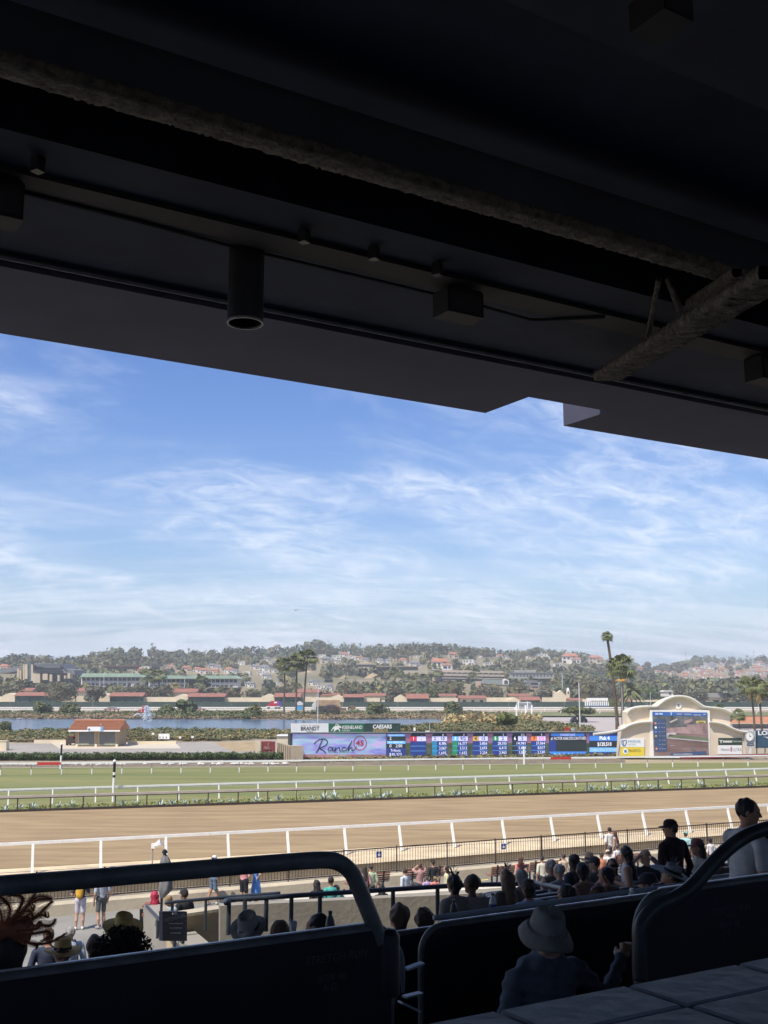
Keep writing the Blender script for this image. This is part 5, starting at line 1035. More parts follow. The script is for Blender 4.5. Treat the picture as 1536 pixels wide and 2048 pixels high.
# ---- houses
M_hwhite = pm('house_white', (.70, .67, .61), .08, .1, .85); M_hcream = pm('house_cream', (.58, .49, .37), .1, .1, .85); M_hpink = pm('house_pink', (.55, .36, .28), .1, .1, .85); M_hred = pm('house_red_tile', (.40, .17, .10), .2, .3, .85); M_hgrey = pm('house_grey_roof', (.20, .20, .21), .15, .3, .85)
PROTO = {}
def house_proto(kind, wall, roof, flat_roof):
    T = thing('hillside_house', 'x', 'house', (0, 0, -500)); m = MB(); m.box((0, 0, 2.6), (12, 8, 6.4)); m.box((4.5, -2.5, 1.4), (7, 8, 4.0)); m.build('wall', wall, T)
    r = MB()
    if flat_roof: r.box((0, 0, 6.0), (12.8, 8.8, .5)); r.box((4.5, -2.5, 3.6), (7.6, 8.6, .4))
    else:
        for (cx, cy, w, dp, z, h) in ((0, 0, 13.4, 9.4, 5.6, 2.4), (4.5, -2.5, 8, 9, 3.4, 1.7)):
            n = len(r.v); r.v += [(cx - w / 2, cy - dp / 2, z), (cx + w / 2, cy - dp / 2, z), (cx + w / 2, cy + dp / 2, z), (cx - w / 2, cy + dp / 2, z), (cx - w * .25, cy, z + h), (cx + w * .25, cy, z + h)]
            for f in ((0, 1, 5, 4), (1, 2, 5), (2, 3, 4, 5), (3, 0, 4), (3, 2, 1, 0)): r.f.append(tuple(n + q for q in f)); r.m.append(0)
    ro = r.build('roof', roof, T)
    if not flat_roof: MB().box((-3, 1, 7.6), (.9, .9, 1.8)).build('chimney', wall, ro)
    w0 = None
    for x, y, z, w, h in ((-4, -4.03, 4, 1.6, 1.5), (-1, -4.03, 4, 1.6, 1.5), (-4, -4.03, 1.3, 2.2, 1.8), (3, -6.53, 1.5, 2.6, 1.6), (6, -6.53, 1.5, 1.5, 1.6), (3, -4.03, 4.6, 1.6, 1.2)):
        MB().box((x, y, z), (w, .08, h)).build('window', M_winD, T)
    register(T); return T
for k, (w, r, f) in {'wr': (M_hwhite, M_hred, False), 'cr': (M_hcream, M_hred, False), 'wf': (M_hwhite, M_hwhite, True), 'pg': (M_hcream, M_hgrey, False), 'wg': (M_hwhite, M_hgrey, False)}.items(): PROTO[k] = house_proto(k, w, r, f)
KN = {'wr': 'white house with red tile roof', 'cr': 'cream house with red tile roof', 'wf': 'white flat roofed modern house', 'pg': 'cream house with grey roof', 'wg': 'white house with grey roof'}
used = set()
def house(px, py, wpx, kind, where, hs=1.0):
    p = hill_hit(px, py + 3)
    if p is None: return
    s = wpx * p.y / FPX / 13.0; T = PROTO[kind]; lab = KN[kind] + ' ' + where
    if kind not in used: used.add(kind); o = T; o.location = p
    else: o = dup(T, loc=p)
    o.scale = (s, s, s * hs); o.rotation_euler = (0, 0, RNG.uniform(-.45, .45)); tag(o, lab, 'house', 'houses on the hillside ' + where)
    RECTS.append((px - wpx * .6, px + wpx * .6, py - wpx * .75 * hs, py + 2, p.y))
for a in ((8, 1340, 22, 'wr', 'at the far left of the hill'), (118, 1325, 22, 'wr', 'on the ridge left of the grey roofed hall'), (150, 1327, 10, 'wr', 'on the ridge left of the grey roofed hall'), (316, 1306, 14, 'wr', 'on the ridge under the two palms'), (330, 1307, 10, 'cr', 'on the ridge under the two palms'), (408, 1312, 18, 'wf', 'on the ridge above the long green roofed building'), (440, 1309, 16, 'wf', 'on the ridge above the long green roofed building'), (500, 1303, 20, 'cr', 'on the ridge left of centre'), (535, 1304, 14, 'wr', 'on the ridge left of centre'), (562, 1303, 14, 'wr', 'on the ridge left of centre'),
          (613, 1313, 17, 'wf', 'on the centre of the hill'), (645, 1313, 13, 'wf', 'on the centre of the hill'), (672, 1317, 18, 'wf', 'on the centre of the hill'), (688, 1312, 16, 'wr', 'on the centre of the hill'), (705, 1316, 14, 'wf', 'on the centre of the hill'), (716, 1317, 12, 'wr', 'on the centre of the hill'), (672, 1324, 12, 'wg', 'on the centre of the hill'), (652, 1324, 22, 'pg', 'on the centre of the hill'), (732, 1322, 14, 'pg', 'among the palms right of centre'), (760, 1324, 16, 'wg', 'among the palms right of centre'), (775, 1323, 12, 'wg', 'among the palms right of centre'), (806, 1324, 16, 'wr', 'among the palms right of centre'), (832, 1313, 10, 'wf', 'among the palms right of centre'), (828, 1332, 20, 'wg', 'among the palms right of centre'), (872, 1326, 20, 'wr', 'above the long terraced building'), (880, 1337, 36, 'wr', 'right on the left end of the terraced building'), (905, 1313, 18, 'cr', 'above the long terraced building'), (938, 1329, 24, 'wf', 'above the middle of the long terraced building'), (976, 1331, 18, 'wf', 'above the long terraced building'), (1000, 1313, 12, 'wr', 'on the ridge right of centre'), (1012, 1314, 10, 'wg', 'on the ridge right of centre'), (960, 1313, 9, 'wf', 'on the ridge right of centre'), (980, 1313, 9, 'wg', 'on the ridge right of centre'),
          (1058, 1314, 10, 'wf', 'under the tall ridge tree'), (1086, 1315, 20, 'wf', 'under the tall ridge tree'), (1104, 1315, 10, 'wf', 'under the tall ridge tree'), (1140, 1325, 34, 'wr', 'alone on the wooded slope'), (1115, 1332, 16, 'wf', 'alone on the wooded slope'), (1190, 1324, 26, 'cr', 'behind the tall palm'), (1222, 1340, 12, 'wf', 'behind the tall palm'), (1240, 1342, 14, 'wf', 'behind the tall palm'), (1280, 1339, 14, 'cr', 'behind the tall palm'),
          (28, 1350, 16, 'pg', 'at the far left of the hill'), (290, 1341, 22, 'wf', 'above the long green roofed building'), (275, 1345, 20, 'cr', 'above the long green roofed building'), (340, 1336, 12, 'wr', 'above the long green roofed building'), (345, 1330, 9, 'wr', 'above the long green roofed building'), (372, 1340, 18, 'cr', 'above the long green roofed building'), (395, 1342, 16, 'wr', 'above the long green roofed building'), (408, 1345, 18, 'wr', 'above the long green roofed building'), (424, 1334, 16, 'wg', 'above the long green roofed building'), (436, 1336, 14, 'wg', 'above the long green roofed building'), (430, 1344, 16, 'cr', 'above the long green roofed building'), (458, 1343, 18, 'wr', 'above the long green roofed building'), (470, 1344, 14, 'wg', 'above the long green roofed building'), (484, 1327, 14, 'wf', 'left of the palm group'), (495, 1348, 16, 'wf', 'left of the palm group'), (510, 1336, 16, 'wg', 'left of the palm group'), (530, 1340, 20, 'wg', 'left of the palm group'), (545, 1343, 16, 'wf', 'left of the palm group'), (524, 1348, 18, 'wf', 'left of the palm group'), (533, 1355, 18, 'wg', 'left of the palm group'), (534, 1320, 14, 'wg', 'left of the palm group'), (545, 1326, 10, 'wg', 'left of the palm group'), (500, 1372, 18, 'wg', 'left of the palm group'), (558, 1366, 10, 'wf', 'left of the palm group'), (625, 1368, 18, 'wg', 'behind the palm group'), (655, 1378, 20, 'wg', 'behind the palm group'), (640, 1377, 18, 'wf', 'behind the palm group')): house(*a)
for k in range(105):                             # dense estate at the right
    px = RNG.uniform(1362, 1560); f = RNG.random(); py = interp([(1362, 1346), (1400, 1326), (1440, 1324), (1536, 1324)], px) + f * interp([(1362, 8), (1400, 32), (1500, 34), (1536, 30)], px)
    house(px, py, RNG.uniform(6.5, 12.5), RNG.choice(['wr', 'cr', 'wr', 'wf', 'wg'] if f > .35 else ['wf', 'wg', 'wg', 'wr']), 'in the dense estate on the right hill')
for px, py in ((1318, 1344), (1332, 1345), (1345, 1346), (1312, 1343)): house(px, py, RNG.uniform(9, 12), 'wr', 'at the left end of the right estate')
# ---- larger buildings at the foot of the hill
def block(name, label, Y, z0=-.5): return thing(name, label, 'building', (0, Y, z0))
M_slate = pm('slate_roof', (.20, .21, .215), .12, .15, .7); M_stone = pm('pale_stone', (.60, .50, .37), .08, .2, .85); M_grn = pm('patina_green', (.36, .48, .37), .1, .2, .7); M_gwin = pm('grey_glass', (.06, .08, .09), .2, .3, .15, spec=.6)
b = block('exhibition_hall', 'large hall with layered grey slate roof and pale stone fins', 480); P = Pl((0, 480, 0), (1, 480, 0))
MB().prism([P.pt(x, y, -1) for x, y in ((66, 1347), (68, 1326), (123, 1327), (128, 1337), (148, 1340), (150, 1350), (66, 1350))], -P.n * 20).build('main_roof', M_slate, b, world=True)
MB().prism([P.pt(x, y, 2) for x, y in ((64, 1346), (66, 1340), (126, 1338), (132, 1346), (126, 1347))], -P.n * 6).build('lower_roof', pm('slate_roof_lower', (.24, .245, .25)), b, world=True)
MB().prism([P.pt(x, y, -.5) for x, y in ((0, 1347), (0, 1337), (22, 1336), (30, 1333), (45, 1331), (46, 1340), (20, 1345))], -P.n * 15).build('side_roof', M_slate, b, world=True)
for x0, x1, y0, y1 in ((46, 48.5, 1329, 1360), (49, 55, 1328.5, 1358), (62, 66, 1329, 1362), (34, 38, 1337, 1355), (39, 42, 1340, 1358), (66, 80, 1346, 1366), (85, 95, 1347, 1360), (99, 104, 1349, 1363), (115, 119, 1350, 1363), (135, 140, 1346, 1357), (128, 131, 1351, 1357)): P.panel('stone_fin', x0, y0, x1, y1, 3, M_stone, b, 4)
P.panel('glass_tower', 55.2, 1325, 61.8, 1364, 2.5, pm('teal_glass', (.10, .16, .16), .2, .3, .2), b, 5); P.panel('curtain_wall', 66, 1346, 142, 1366, .5, M_gwin, b, 10); P.panel('roof_light', 86, 1328, 121, 1336.5, 3.0, pm('slate_dark', (.13, .14, .15)), b, 1)
for k in range(4): P.panel('roof_seam', 68, 1329 + k * 4.2, 124, 1329.5 + k * 4.2, 3.6 if k > 2 else 2.5, pm('slate_seam', (.14, .15, .16)), b, 3)
def green_roof(x0, x1, yr0, yr1, yb, label, floors, Y):
    b = block('green_roofed_building', label, Y); P = Pl((0, Y, 0), (1, Y, 0)); MB().prism([P.pt(x, y, 1.5) for x, y in ((x0, yr1), (x1, yr1), (x1 - 12, yr0), (x0 + 6, yr0))], -P.n * 10).build('roof', M_grn, b, world=True)
    P.panel('wall', x0 + 2, yr1, x1 - 4, yb, 0, M_hwhite, b, 9); n = int((x1 - x0) / 9)
    for f in range(floors):
        ya, yc = yr1 + 1.2 + f * 11.5, yr1 + 7.4 + f * 11.5
        for k in range(n):
            x = x0 + 4 + k * (x1 - x0 - 8) / n
            if f and RNG.random() < .12: continue
            w = P.panel('window', x, ya, x + (x1 - x0 - 8) / n - 1.6, min(yc, yb - 1), .12, M_gwin, b, .1); P.panel('sill', x - .3, min(yc, yb - 1), x + (x1 - x0 - 8) / n - 1.3, min(yc, yb - 1) + .7, .3, M_hwhite, w, .2).location = (0, 0, 0)
    for k in range(n // 2): x = x0 + 3.5 + k * 2 * (x1 - x0 - 8) / n; P.panel('column', x, yr1, x + .9, yb, .5, M_hwhite, b, .3)
    return b
green_roof(160, 285, 1346.5, 1354, 1374, 'shorter white two storey building with pale green roof, left one', 2, 455); green_roof(295, 480, 1351, 1357.5, 1375, 'long white two storey building with pale green roof, right one', 2, 450)
b = block('terraced_building', 'long pink grey terraced office building with window bands on the slope', 640, 0); P = Pl((0, 640, 0), (1, 640, 0)); M_pinkc = pm('pinkish_concrete', (.50, .41, .33), .06, .1, .85)
def sl(x, y): return y + (x - 866) * .018
for (y0, y1, off, mt, xa, xb) in ((1339.5, 1344, 0, M_pinkc, 880, 1007), (1344, 1347, -1, M_gwin, 880, 1006), (1347, 1351, 1, M_pinkc, 868, 1008), (1351, 1354.5, 0, M_gwin, 866, 1008), (1354.5, 1356, .5, M_pinkc, 884, 1010), (1356, 1359, 0, M_gwin, 870, 1004)):
    MB().prism([P.pt(xa, sl(xa, y1), off), P.pt(xb, sl(xb, y1), off), P.pt(xb, sl(xb, y0), off), P.pt(xa, sl(xa, y0), off)], -P.n * 12).build('floor_band', mt, b, world=True)
for k in range(12): x = 882 + k * 10.5; P.panel('pier', x, sl(x, 1341), x + 1.2, sl(x, 1348), 1.4, M_pinkc, b, .6)
RECTS.append((864, 1012, 1338, 1362, 640))
b = block('low_pavilion', 'low brown flat roofed pavilion on the bluff left of the terraced building', 700, 5); P = Pl((0, 700, 0), (1, 700, 0)); P.panel('roof', 712, 1327, 752, 1329, 1, M_pinkc, b, 10); P.panel('wall', 716, 1329, 750, 1333.5, 0, M_gwin, b, 8); P.panel('roof', 752, 1332, 838, 1334, 1, pm('tan_roof', (.30, .24, .17)), b, 10); P.panel('wall', 754, 1334, 836, 1340, 0, pm('dark_wall', (.10, .09, .08)), b, 8); RECTS.append((710, 840, 1325, 1342, 700))
b = block('cream_wall_terrace', 'low cream terrace wall left of the terraced building', 600, 5); P = Pl((0, 600, 0), (1, 600, 0)); P.panel('wall', 808, 1343, 866, 1347, 0, M_hcream, b, 2); P.panel('parapet', 807, 1342.2, 867, 1343.2, .2, M_hwhite, b, 2.2)
b = block('school_block', 'grey institutional block with small windows on the right slope', 620, 3); P = Pl((0, 620, 0), (1, 620, 0)); P.panel('wall', 1022, 1346, 1108, 1357, 0, pm('grey_render', (.34, .34, .32)), b, 8); RECTS.append((1020, 1110, 1340, 1358, 620))
for k in range(12): P.panel('window', 1026 + k * 6.8, 1349, 1029.5 + k * 6.8, 1353, .1, M_gwin, b, .1)
P.panel('upper_floor', 1030, 1340, 1072, 1346, -1, pm('grey_render', (.34, .34, .32)), b, 6); P.panel('roof', 1021, 1345, 1109, 1346.2, .5, M_hgrey, b, 9)
b = block('white_orange_house', 'white house with grey roof and orange brick base in the trees', 520, 0); P = Pl((0, 520, 0), (1, 520, 0)); P.panel('wall', 1054, 1364, 1079, 1372, 0, M_hwhite, b, 6); MB().prism([P.pt(x, y, 1) for x, y in ((1050, 1365), (1078, 1366), (1074, 1360.5), (1053, 1360.5))], -P.n * 7).build('roof', M_hgrey, b, world=True); P.panel('base', 1061, 1371.5, 1080, 1378.5, .3, M_hpink, b, 5); P.panel('window', 1062, 1366, 1076, 1369.5, .1, M_gwin, b, .1); P.panel('window', 1063, 1372.5, 1076, 1376, .4, M_gwin, b, .1); RECTS.append((1048, 1082, 1359, 1380, 520))
b = block('gable_hall', 'grey green roofed hall with white gable below the terraced building', 540, 0); P = Pl((0, 540, 0), (1, 540, 0)); MB().prism([P.pt(x, y) for x, y in ((962, 1367), (1006, 1369), (1006, 1360), (968, 1358.5))], -P.n * 6).build('roof', pm('grey_green_roof', (.26, .30, .28)), b, world=True); MB().prism([P.pt(x, y, .5) for x, y in ((1005, 1369), (1018, 1369), (1018, 1361), (1012, 1357.5), (1005, 1360.5))], -P.n * 6).build('gable', M_hwhite, b, world=True); MB().prism([P.pt(x, y, .6) for x, y in ((1008.5, 1368), (1016, 1368), (1016, 1362.5), (1012, 1360), (1008.5, 1362))], -P.n * .1).build('window', M_gwin, b, world=True); P.panel('clay_wall', 952, 1362, 962, 1374, -1, M_hpink, b, 3); RECTS.append((950, 1020, 1356, 1372, 540))
b = block('long_low_house', 'long dark brown flat roofed house on the left slope', 700, 3); P = Pl((0, 700, 0), (1, 700, 0)); P.panel('roof', 202, 1330.5, 275, 1333, 1, pm('redwood', (.17, .09, .07)), b, 10); P.panel('wall', 215, 1333, 272, 1338, 0, pm('dark_wall', (.10, .09, .08)), b, 8); RECTS.append((200, 278, 1328, 1340, 700))
b = block('shed_roofs', 'two long grey gabled barn roofs at the foot of the right hill', 470, 0); P = Pl((0, 470, 0), (1, 470, 0)); RECTS.append((1410, 1490, 1380, 1398, 470))
for x0, x1, y0, y1 in ((1412, 1470, 1386, 1395), (1446, 1492, 1382, 1394)): MB().prism([P.pt(x, y) for x, y in ((x0, y1), (x1, y1), (x1 - 4, y0), (x0 + 7, y0))], -P.n * 8).build('roof', pm('barn_grey', (.30, .30, .28)), b, world=True)
P.panel('wall', 1418, 1395, 1490, 1400, -.5, M_stone, b, 6)
b = block('white_gable_house', 'small white house left of the video tower top', 470, 0); P = Pl((0, 470, 0), (1, 470, 0)); P.panel('wall', 1328, 1382, 1347, 1393, 0, M_hwhite, b, 6); MB().prism([P.pt(x, y, .5) for x, y in ((1326.5, 1383), (1348, 1383), (1345, 1381), (1330, 1381))], -P.n * 7).build('roof', M_hwhite, b, world=True); P.panel('window', 1338, 1385, 1342, 1389, .1, M_gwin, b, .1); RECTS.append((1325, 1350, 1380, 1394, 470))
b = thing('orange_roof_building', 'low building with broad orange tile roof right of the video tower', 'building', tuple(onz(1510, 1452))); YO = 190; P = Pl((0, YO, 0), (1, YO, 0)); MB().prism([P.pt(x, y, z) for x, y, z in ((1460, 1447, 0), (1600, 1447, 0), (1600, 1433, -3), (1475, 1433, -3))], -P.n * .4).build('roof', M_tiles, b, world=True); P.panel('wall', 1466, 1446, 1600, 1456, -1, pm('grey_render', (.34, .34, .32)), b, 5); P.panel('fascia', 1459, 1446.5, 1600, 1448, .3, M_ledge, b, .3)
# sandy cliffs
for k, pts in enumerate((((598, 1346), (618, 1341), (640, 1352), (626, 1356), (606, 1352)), ((674, 1358), (688, 1350), (692, 1352), (686, 1362)), ((724, 1356), (744, 1346), (756, 1349), (738, 1360), (716, 1362)))):
    c_ = hill_hit(*pts[0]); Yc = (c_.y if c_ else 650) - 6; P = Pl((0, Yc, 0), (1, Yc, 0)); m = MB()
    m.prism([P.pt(x, y, -2 if y < 1350 else 0) for x, y in pts], Vector((0, 6, -1))); o = m.build('sandstone_cliff', pm('sandstone', (.52, .39, .23), .3, .15, .95)); struct(o); RECTS.append((min(p[0] for p in pts), max(p[0] for p in pts), 1346, 1362, Yc))
# ---- trees on the hills: one mass
def blocked(px, py_top, py_b, Y, w):
    for x0, x1, y0, y1, Yr in RECTS:
        if Y < Yr and px + w * .55 > x0 and px - w * .55 < x1 and py_top < y1 - 1.5 and py_b > y0: return True
    return False
L = []; tries = 0
while len(L) < 2900 and tries < 16000:
    tries += 1
    Y = 430 + (1520 - 430) * RNG.random() ** .8; px = RNG.uniform(-260, 1800); X = (px - 768) / FPX * Y
    R = interp(RSK, px)
    if Y > R + 40: continue
    z = hill_z(X, Y); h = RNG.uniform(4, 9.5); r = h * RNG.uniform(.42, .68)
    yt = HOR - (z + h - CH) / Y * FPX; yb = HOR - (z - CH) / Y * FPX; w = 2 * r / Y * FPX
    if blocked(px, yt, yb, Y, w): continue
    if bumps(X * 2.3 + 40, Y * 2.3) < -.34 and RNG.random() < .6: continue
    sp = RNG.random(); L.append((X, Y, z + h * .5, r, r, h * .55))
stuff(leaves_obj('hillside_wood', L, 46, 1.35, M_hillleaf, tvar=.38, warm=.22), 'dense dark green trees covering the hillsides', 'wood')
# ridge line trees one can tell apart
def ridge_tree(px, py_top, py_b, w, label, mat=None, trunk=.2):
    p = hill_hit(px, py_b) 
    if p is None: Y = interp(RSK, px) - 10; p = ony(px, py_b, Y); 
    k = p.y / FPX; H = (py_b - py_top) * k; R = w * k / 2; return make_tree('ridge_tree', label, 'tree', p, H, R, H * trunk, mat or M_hillleaf, 11, 60, max(.8, R * .16), 'trees on the ridge', tr=.4)
for a in ((32, 1313, 1328, 40, 'broad dark tree crown on the ridge at the far left'), (137, 1310, 1324, 15, 'round dark tree on the ridge above the grey hall'), (243, 1296, 1306, 12, 'small tree on the ridge at its left summit'), (388, 1300, 1312, 12, 'dark bushy tree on the ridge above the long green roof, left'), (424, 1299, 1313, 12, 'dark bushy tree on the ridge above the long green roof, right'), (632, 1288, 1302, 60, 'long dark clump of trees on the ridge left of the palm row'), (858, 1290, 1314, 30, 'wide dark tree on the central ridge'), (878, 1287, 1312, 18, 'tall dark tree on the central ridge'), (934, 1291, 1330, 36, 'large dark cypress like tree right of the central ridge'), (973, 1296, 1318, 20, 'rounded dark tree on the ridge right of centre'), (1073, 1294, 1310, 22, 'flat topped pine on the ridge under the clouds'), (1112, 1303, 1322, 22, 'dense dark tree beside the white ridge houses'), (1165, 1310, 1330, 18, 'rounded dark tree on the ridge left of the tall palm'), (1183, 1313, 1322, 8, 'small conical tree on the ridge left of the tall palm'), (1393, 1311, 1326, 22, 'broad tree on the right hill crest'), (1296, 1322, 1345, 18, 'dark upright tree in the saddle between the hills'), (1326, 1327, 1345, 20, 'dark tree clump right of the saddle'), (1525, 1311, 1325, 28, 'broad dark tree on the right hill at the picture edge')): ridge_tree(*a)
def far_palm(px, y0, y1, label, R=5):
    p = hill_hit(px, y1) or ony(px, y1, interp(RSK, px)); k = p.y / FPX; z = CH + (HOR - y0) * k; make_palm(label, (p.x, p.y, p.z), z - p.z - 1, R * k, fans=18, tr=.35, group='palms on the ridge')
for px, y0, y1 in ((304, 1288, 1306), (307, 1295, 1306), (377, 1298, 1308), (690, 1288, 1304), (697, 1291, 1304), (704, 1289, 1304), (708, 1288, 1304), (720, 1288, 1304), (684, 1290, 1304), (1027, 1302, 1316), (1122, 1305, 1316), (1410, 1313, 1326), (1418, 1312, 1326), (1430, 1313, 1326), (1495, 1313, 1326), (1460, 1316, 1328)): far_palm(px, y0, y1, 'small palm silhouette standing on the ridge line', 4)
for px in range(735, 830, 6): far_palm(px + RNG.uniform(-2, 2), 1303 + RNG.uniform(-3, 5), 1325, 'palm in the dense palm grove on the central hill', 5)
# power pylons
for px, y0, y1, lab in ((688, 1282, 1296, 'thin pylon on the central ridge left of the palm row'), (1371.5, 1301, 1322, 'lattice pylon on the right hill, left one'), (1508, 1300, 1322, 'lattice pylon on the right hill, right one')):
    Y = interp(RSK, px) - 4; b_ = ony(px, y1, Y); t_ = ony(px, y0, Y); T = thing('pylon', lab, 'pylon', tuple(b_)); H = t_.z - b_.z; m = MB()
    for sx in (-1, 1): m.tube([(sx * .9, 0, -4), (sx * .15, 0, H)], .14, 4)
    m.build('frame', M_grey, T); MB().bar((-2, 0, H * .82), (2, 0, H * .82), .2, .2).build('cross_arm', M_grey, T)
# overhead wire
o = MB().tube([(ony(480, 1355, 430)), (ony(635, 1358, 420)), (ony(860, 1362, 425))], .07, 5).build('overhead_wire', M_grey); tag(o, 'overhead wire running across in front of the wooded hill', 'wire')
# ---- trees at the stables
def mid_tree(px, y0, y1, w, Y, label, mat=None, trunk=.3, lobes=16, per=90):
    b = Vector((ony(px, y1, Y).x, Y, 0)); z1 = ony(px, y0, Y).z; k = Y / FPX; return make_tree('stable_tree', label, 'tree', b, z1, w * k / 2, z1 * trunk, mat or M_leaf_grey, lobes, per, .42, 'trees by the stables', tr=.35)
for a in ((122, 1357, 1413, 66, 394, 'large grey green tree with forked trunk by the left stables'), (190, 1366, 1413, 46, 392, 'grey green tree left of the fountain stables', ), (84, 1363, 1400, 40, 420, 'grey tree behind the left stable'), (286, 1365, 1405, 52, 425, 'dull olive tree right of the shorter green roof'), (328, 1364, 1405, 44, 428, 'dark grey tree below the long green roof'), (452, 1366, 1408, 40, 420, 'dense dark tree right of the long green roof'), (505, 1380, 1408, 44, 415, 'small olive tree left of the palm group'), (560, 1370, 1405, 48, 425, 'grey brown tree behind the palm group'), (790, 1371, 1408, 50, 420, 'grey tree with bare trunk in the middle of the stables'), (860, 1375, 1406, 70, 440, 'wide reddish olive tree behind the hip roofed stable', M_leaf), (975, 1370, 1408, 70, 440, 'broad grey brown tree left of the pergola'), (1036, 1366, 1405, 56, 445, 'grey green tree behind the pergola'), (1090, 1368, 1404, 50, 450, 'round grey tree left of the mission building'), (1175, 1350, 1402, 80, 470, 'big dull tree mass behind the starting gate'), (1215, 1372, 1404, 50, 460, 'olive tree right of the starting gate'), (1228, 1396, 1418, 22, 360, 'bright green young tree behind the tall palm', M_leaf_bright), (1293, 1372, 1404, 40, 440, 'bright green tree left of the video tower', M_leaf_bright), (1390, 1376, 1404, 60, 450, 'dull tree behind the video tower top'), (1355, 1370, 1400, 70, 480, 'long grey tree group behind the video tower'), (1480, 1376, 1404, 40, 450, 'grey tree by the barn roofs'), (20, 1364, 1404, 60, 430, 'grey shrubs below the side roof at the far left'), (240, 1376, 1406, 60, 430, 'low grey tree row below the shorter green roof'), (405, 1378, 1404, 50, 440, 'low green tree below the long green roof'), (700, 1368, 1404, 70, 440, 'olive trees on the slope behind the brown sheds'), (645, 1376, 1404, 40, 435, 'low olive tree behind the light mast')): mid_tree(*a)
make_tree('flat_topped_tree', 'wide flat topped green tree shading two dark cars', 'tree', onz(1157, 1444), 3.4 * 1.0, 3.5, 1.25, M_leaf, 40, 90, .2, None, .22, True)
# ---- palms
def palm_at(px0, y0, px1, y1, Y, R, label, **kw):
    b = ony(px1, y1, Y); t_ = ony(px0, y0, Y); make_palm(label, (b.x, Y, 0), t_.z, R, lean=(t_.x - b.x, 0), **kw)
palm_at(1214, 1272, 1235, 1452, 180, 1.25, 'very tall slim palm rising against the sky left of the video tower', tr=.32, fans=46)
palm_at(1242, 1332, 1247, 1455, 176, 2.9, 'large bushy palm in front of the hill left of the video tower', tr=.30, fans=46)
palm_at(1261, 1378, 1264, 1412, 330, 5.5, 'date palm with feathery crown behind the tower left wing', feather=True, tr=.4, fans=40)
for px, y0, yb, R in ((570, 1330, 1425, 3.0), (594, 1322, 1424, 3.2), (615, 1316, 1420, 3.6)): palm_at(px, y0, px - 2 if px < 600 else px - 8, yb, 268, R, {570: 'left palm of the group of three by the lake', 594: 'middle palm of the group of three by the lake', 615: 'right, tallest palm of the group of three by the lake'}[px], tr=.26, fans=40)
palm_at(1502, 1372, 1510, 1466, 170, 2.6, 'palm with yellow boot right of the video tower, nearer one', tr=.2, fans=34); palm_at(1518, 1378, 1524, 1462, 176, 2.4, 'palm right of the video tower, at the picture edge', tr=.2, fans=34); palm_at(872, 1340, 874, 1390, 520, 4.5, 'slim palm at the left end of the terraced building', tr=.5, fans=24); palm_at(952, 1348, 952, 1380, 560, 4.5, 'slim palm in front of the terraced building', tr=.5, fans=24); palm_at(295, 1350, 295, 1375, 430, 4.5, 'palm beside the gap between the green roofs', tr=.5, fans=24); palm_at(318, 1352, 318, 1372, 430, 4, 'palm in front of the long green roofed building, left', tr=.5, fans=24); palm_at(403, 1362, 403, 1378, 430, 3.6, 'low palm in front of the long green roofed building, middle', tr=.5, fans=24); palm_at(790, 1345, 790, 1372, 500, 4.5, 'palm on the slope right of the sandy cliffs', tr=.5, fans=22); palm_at(845, 1358, 845, 1378, 500, 4, 'low palm on the slope left of the terraced building', tr=.5, fans=22); palm_at(1478, 1430, 1478, 1450, 185, 1.6, 'small palm in front of the orange tile roof', tr=.12, fans=24)
for px, y, lab in ((1501, 1391, 'left'), (1517, 1399, 'right')):
    p = ony(px, y, 170.5); o = MB().lathe([(.16, -.7), (.35, -.3), (.42, .2), (.25, .7), (.1, .9)], p, 10).build('palm_boot', pm('dry_frond', (.50, .34, .14), .3, 2, .9)); tag(o, 'dry yellow frond boot on the ' + lab + ' palm right of the tower', 'palm boot')
p = ony(1243, 1361, 172); lp2 = thing('ring_lamp', 'orange ring shaped light cluster on a pole beside the bushy palm', 'lamp', (p.x, p.y, 0)); MB().tube([(0, 0, 0), (0, 0, p.z)], .09, 8).build('pole', M_grey, lp2); m = MB(); R_ = .62
m.tube([(R_ * math.cos(k * .3927), R_ * .8 * math.sin(k * .3927), p.z) for k in range(17)], .16, 6); m.build('ring', pm('amber', (.55, .30, .06), .2, 3, .5), lp2)
for k in range(6): MB().box((R_ * math.cos(k * 1.047), R_ * .8 * math.sin(k * 1.047), p.z + .05), (.26, .26, .34), k).build('lamp_head', MATS['amber'], lp2)
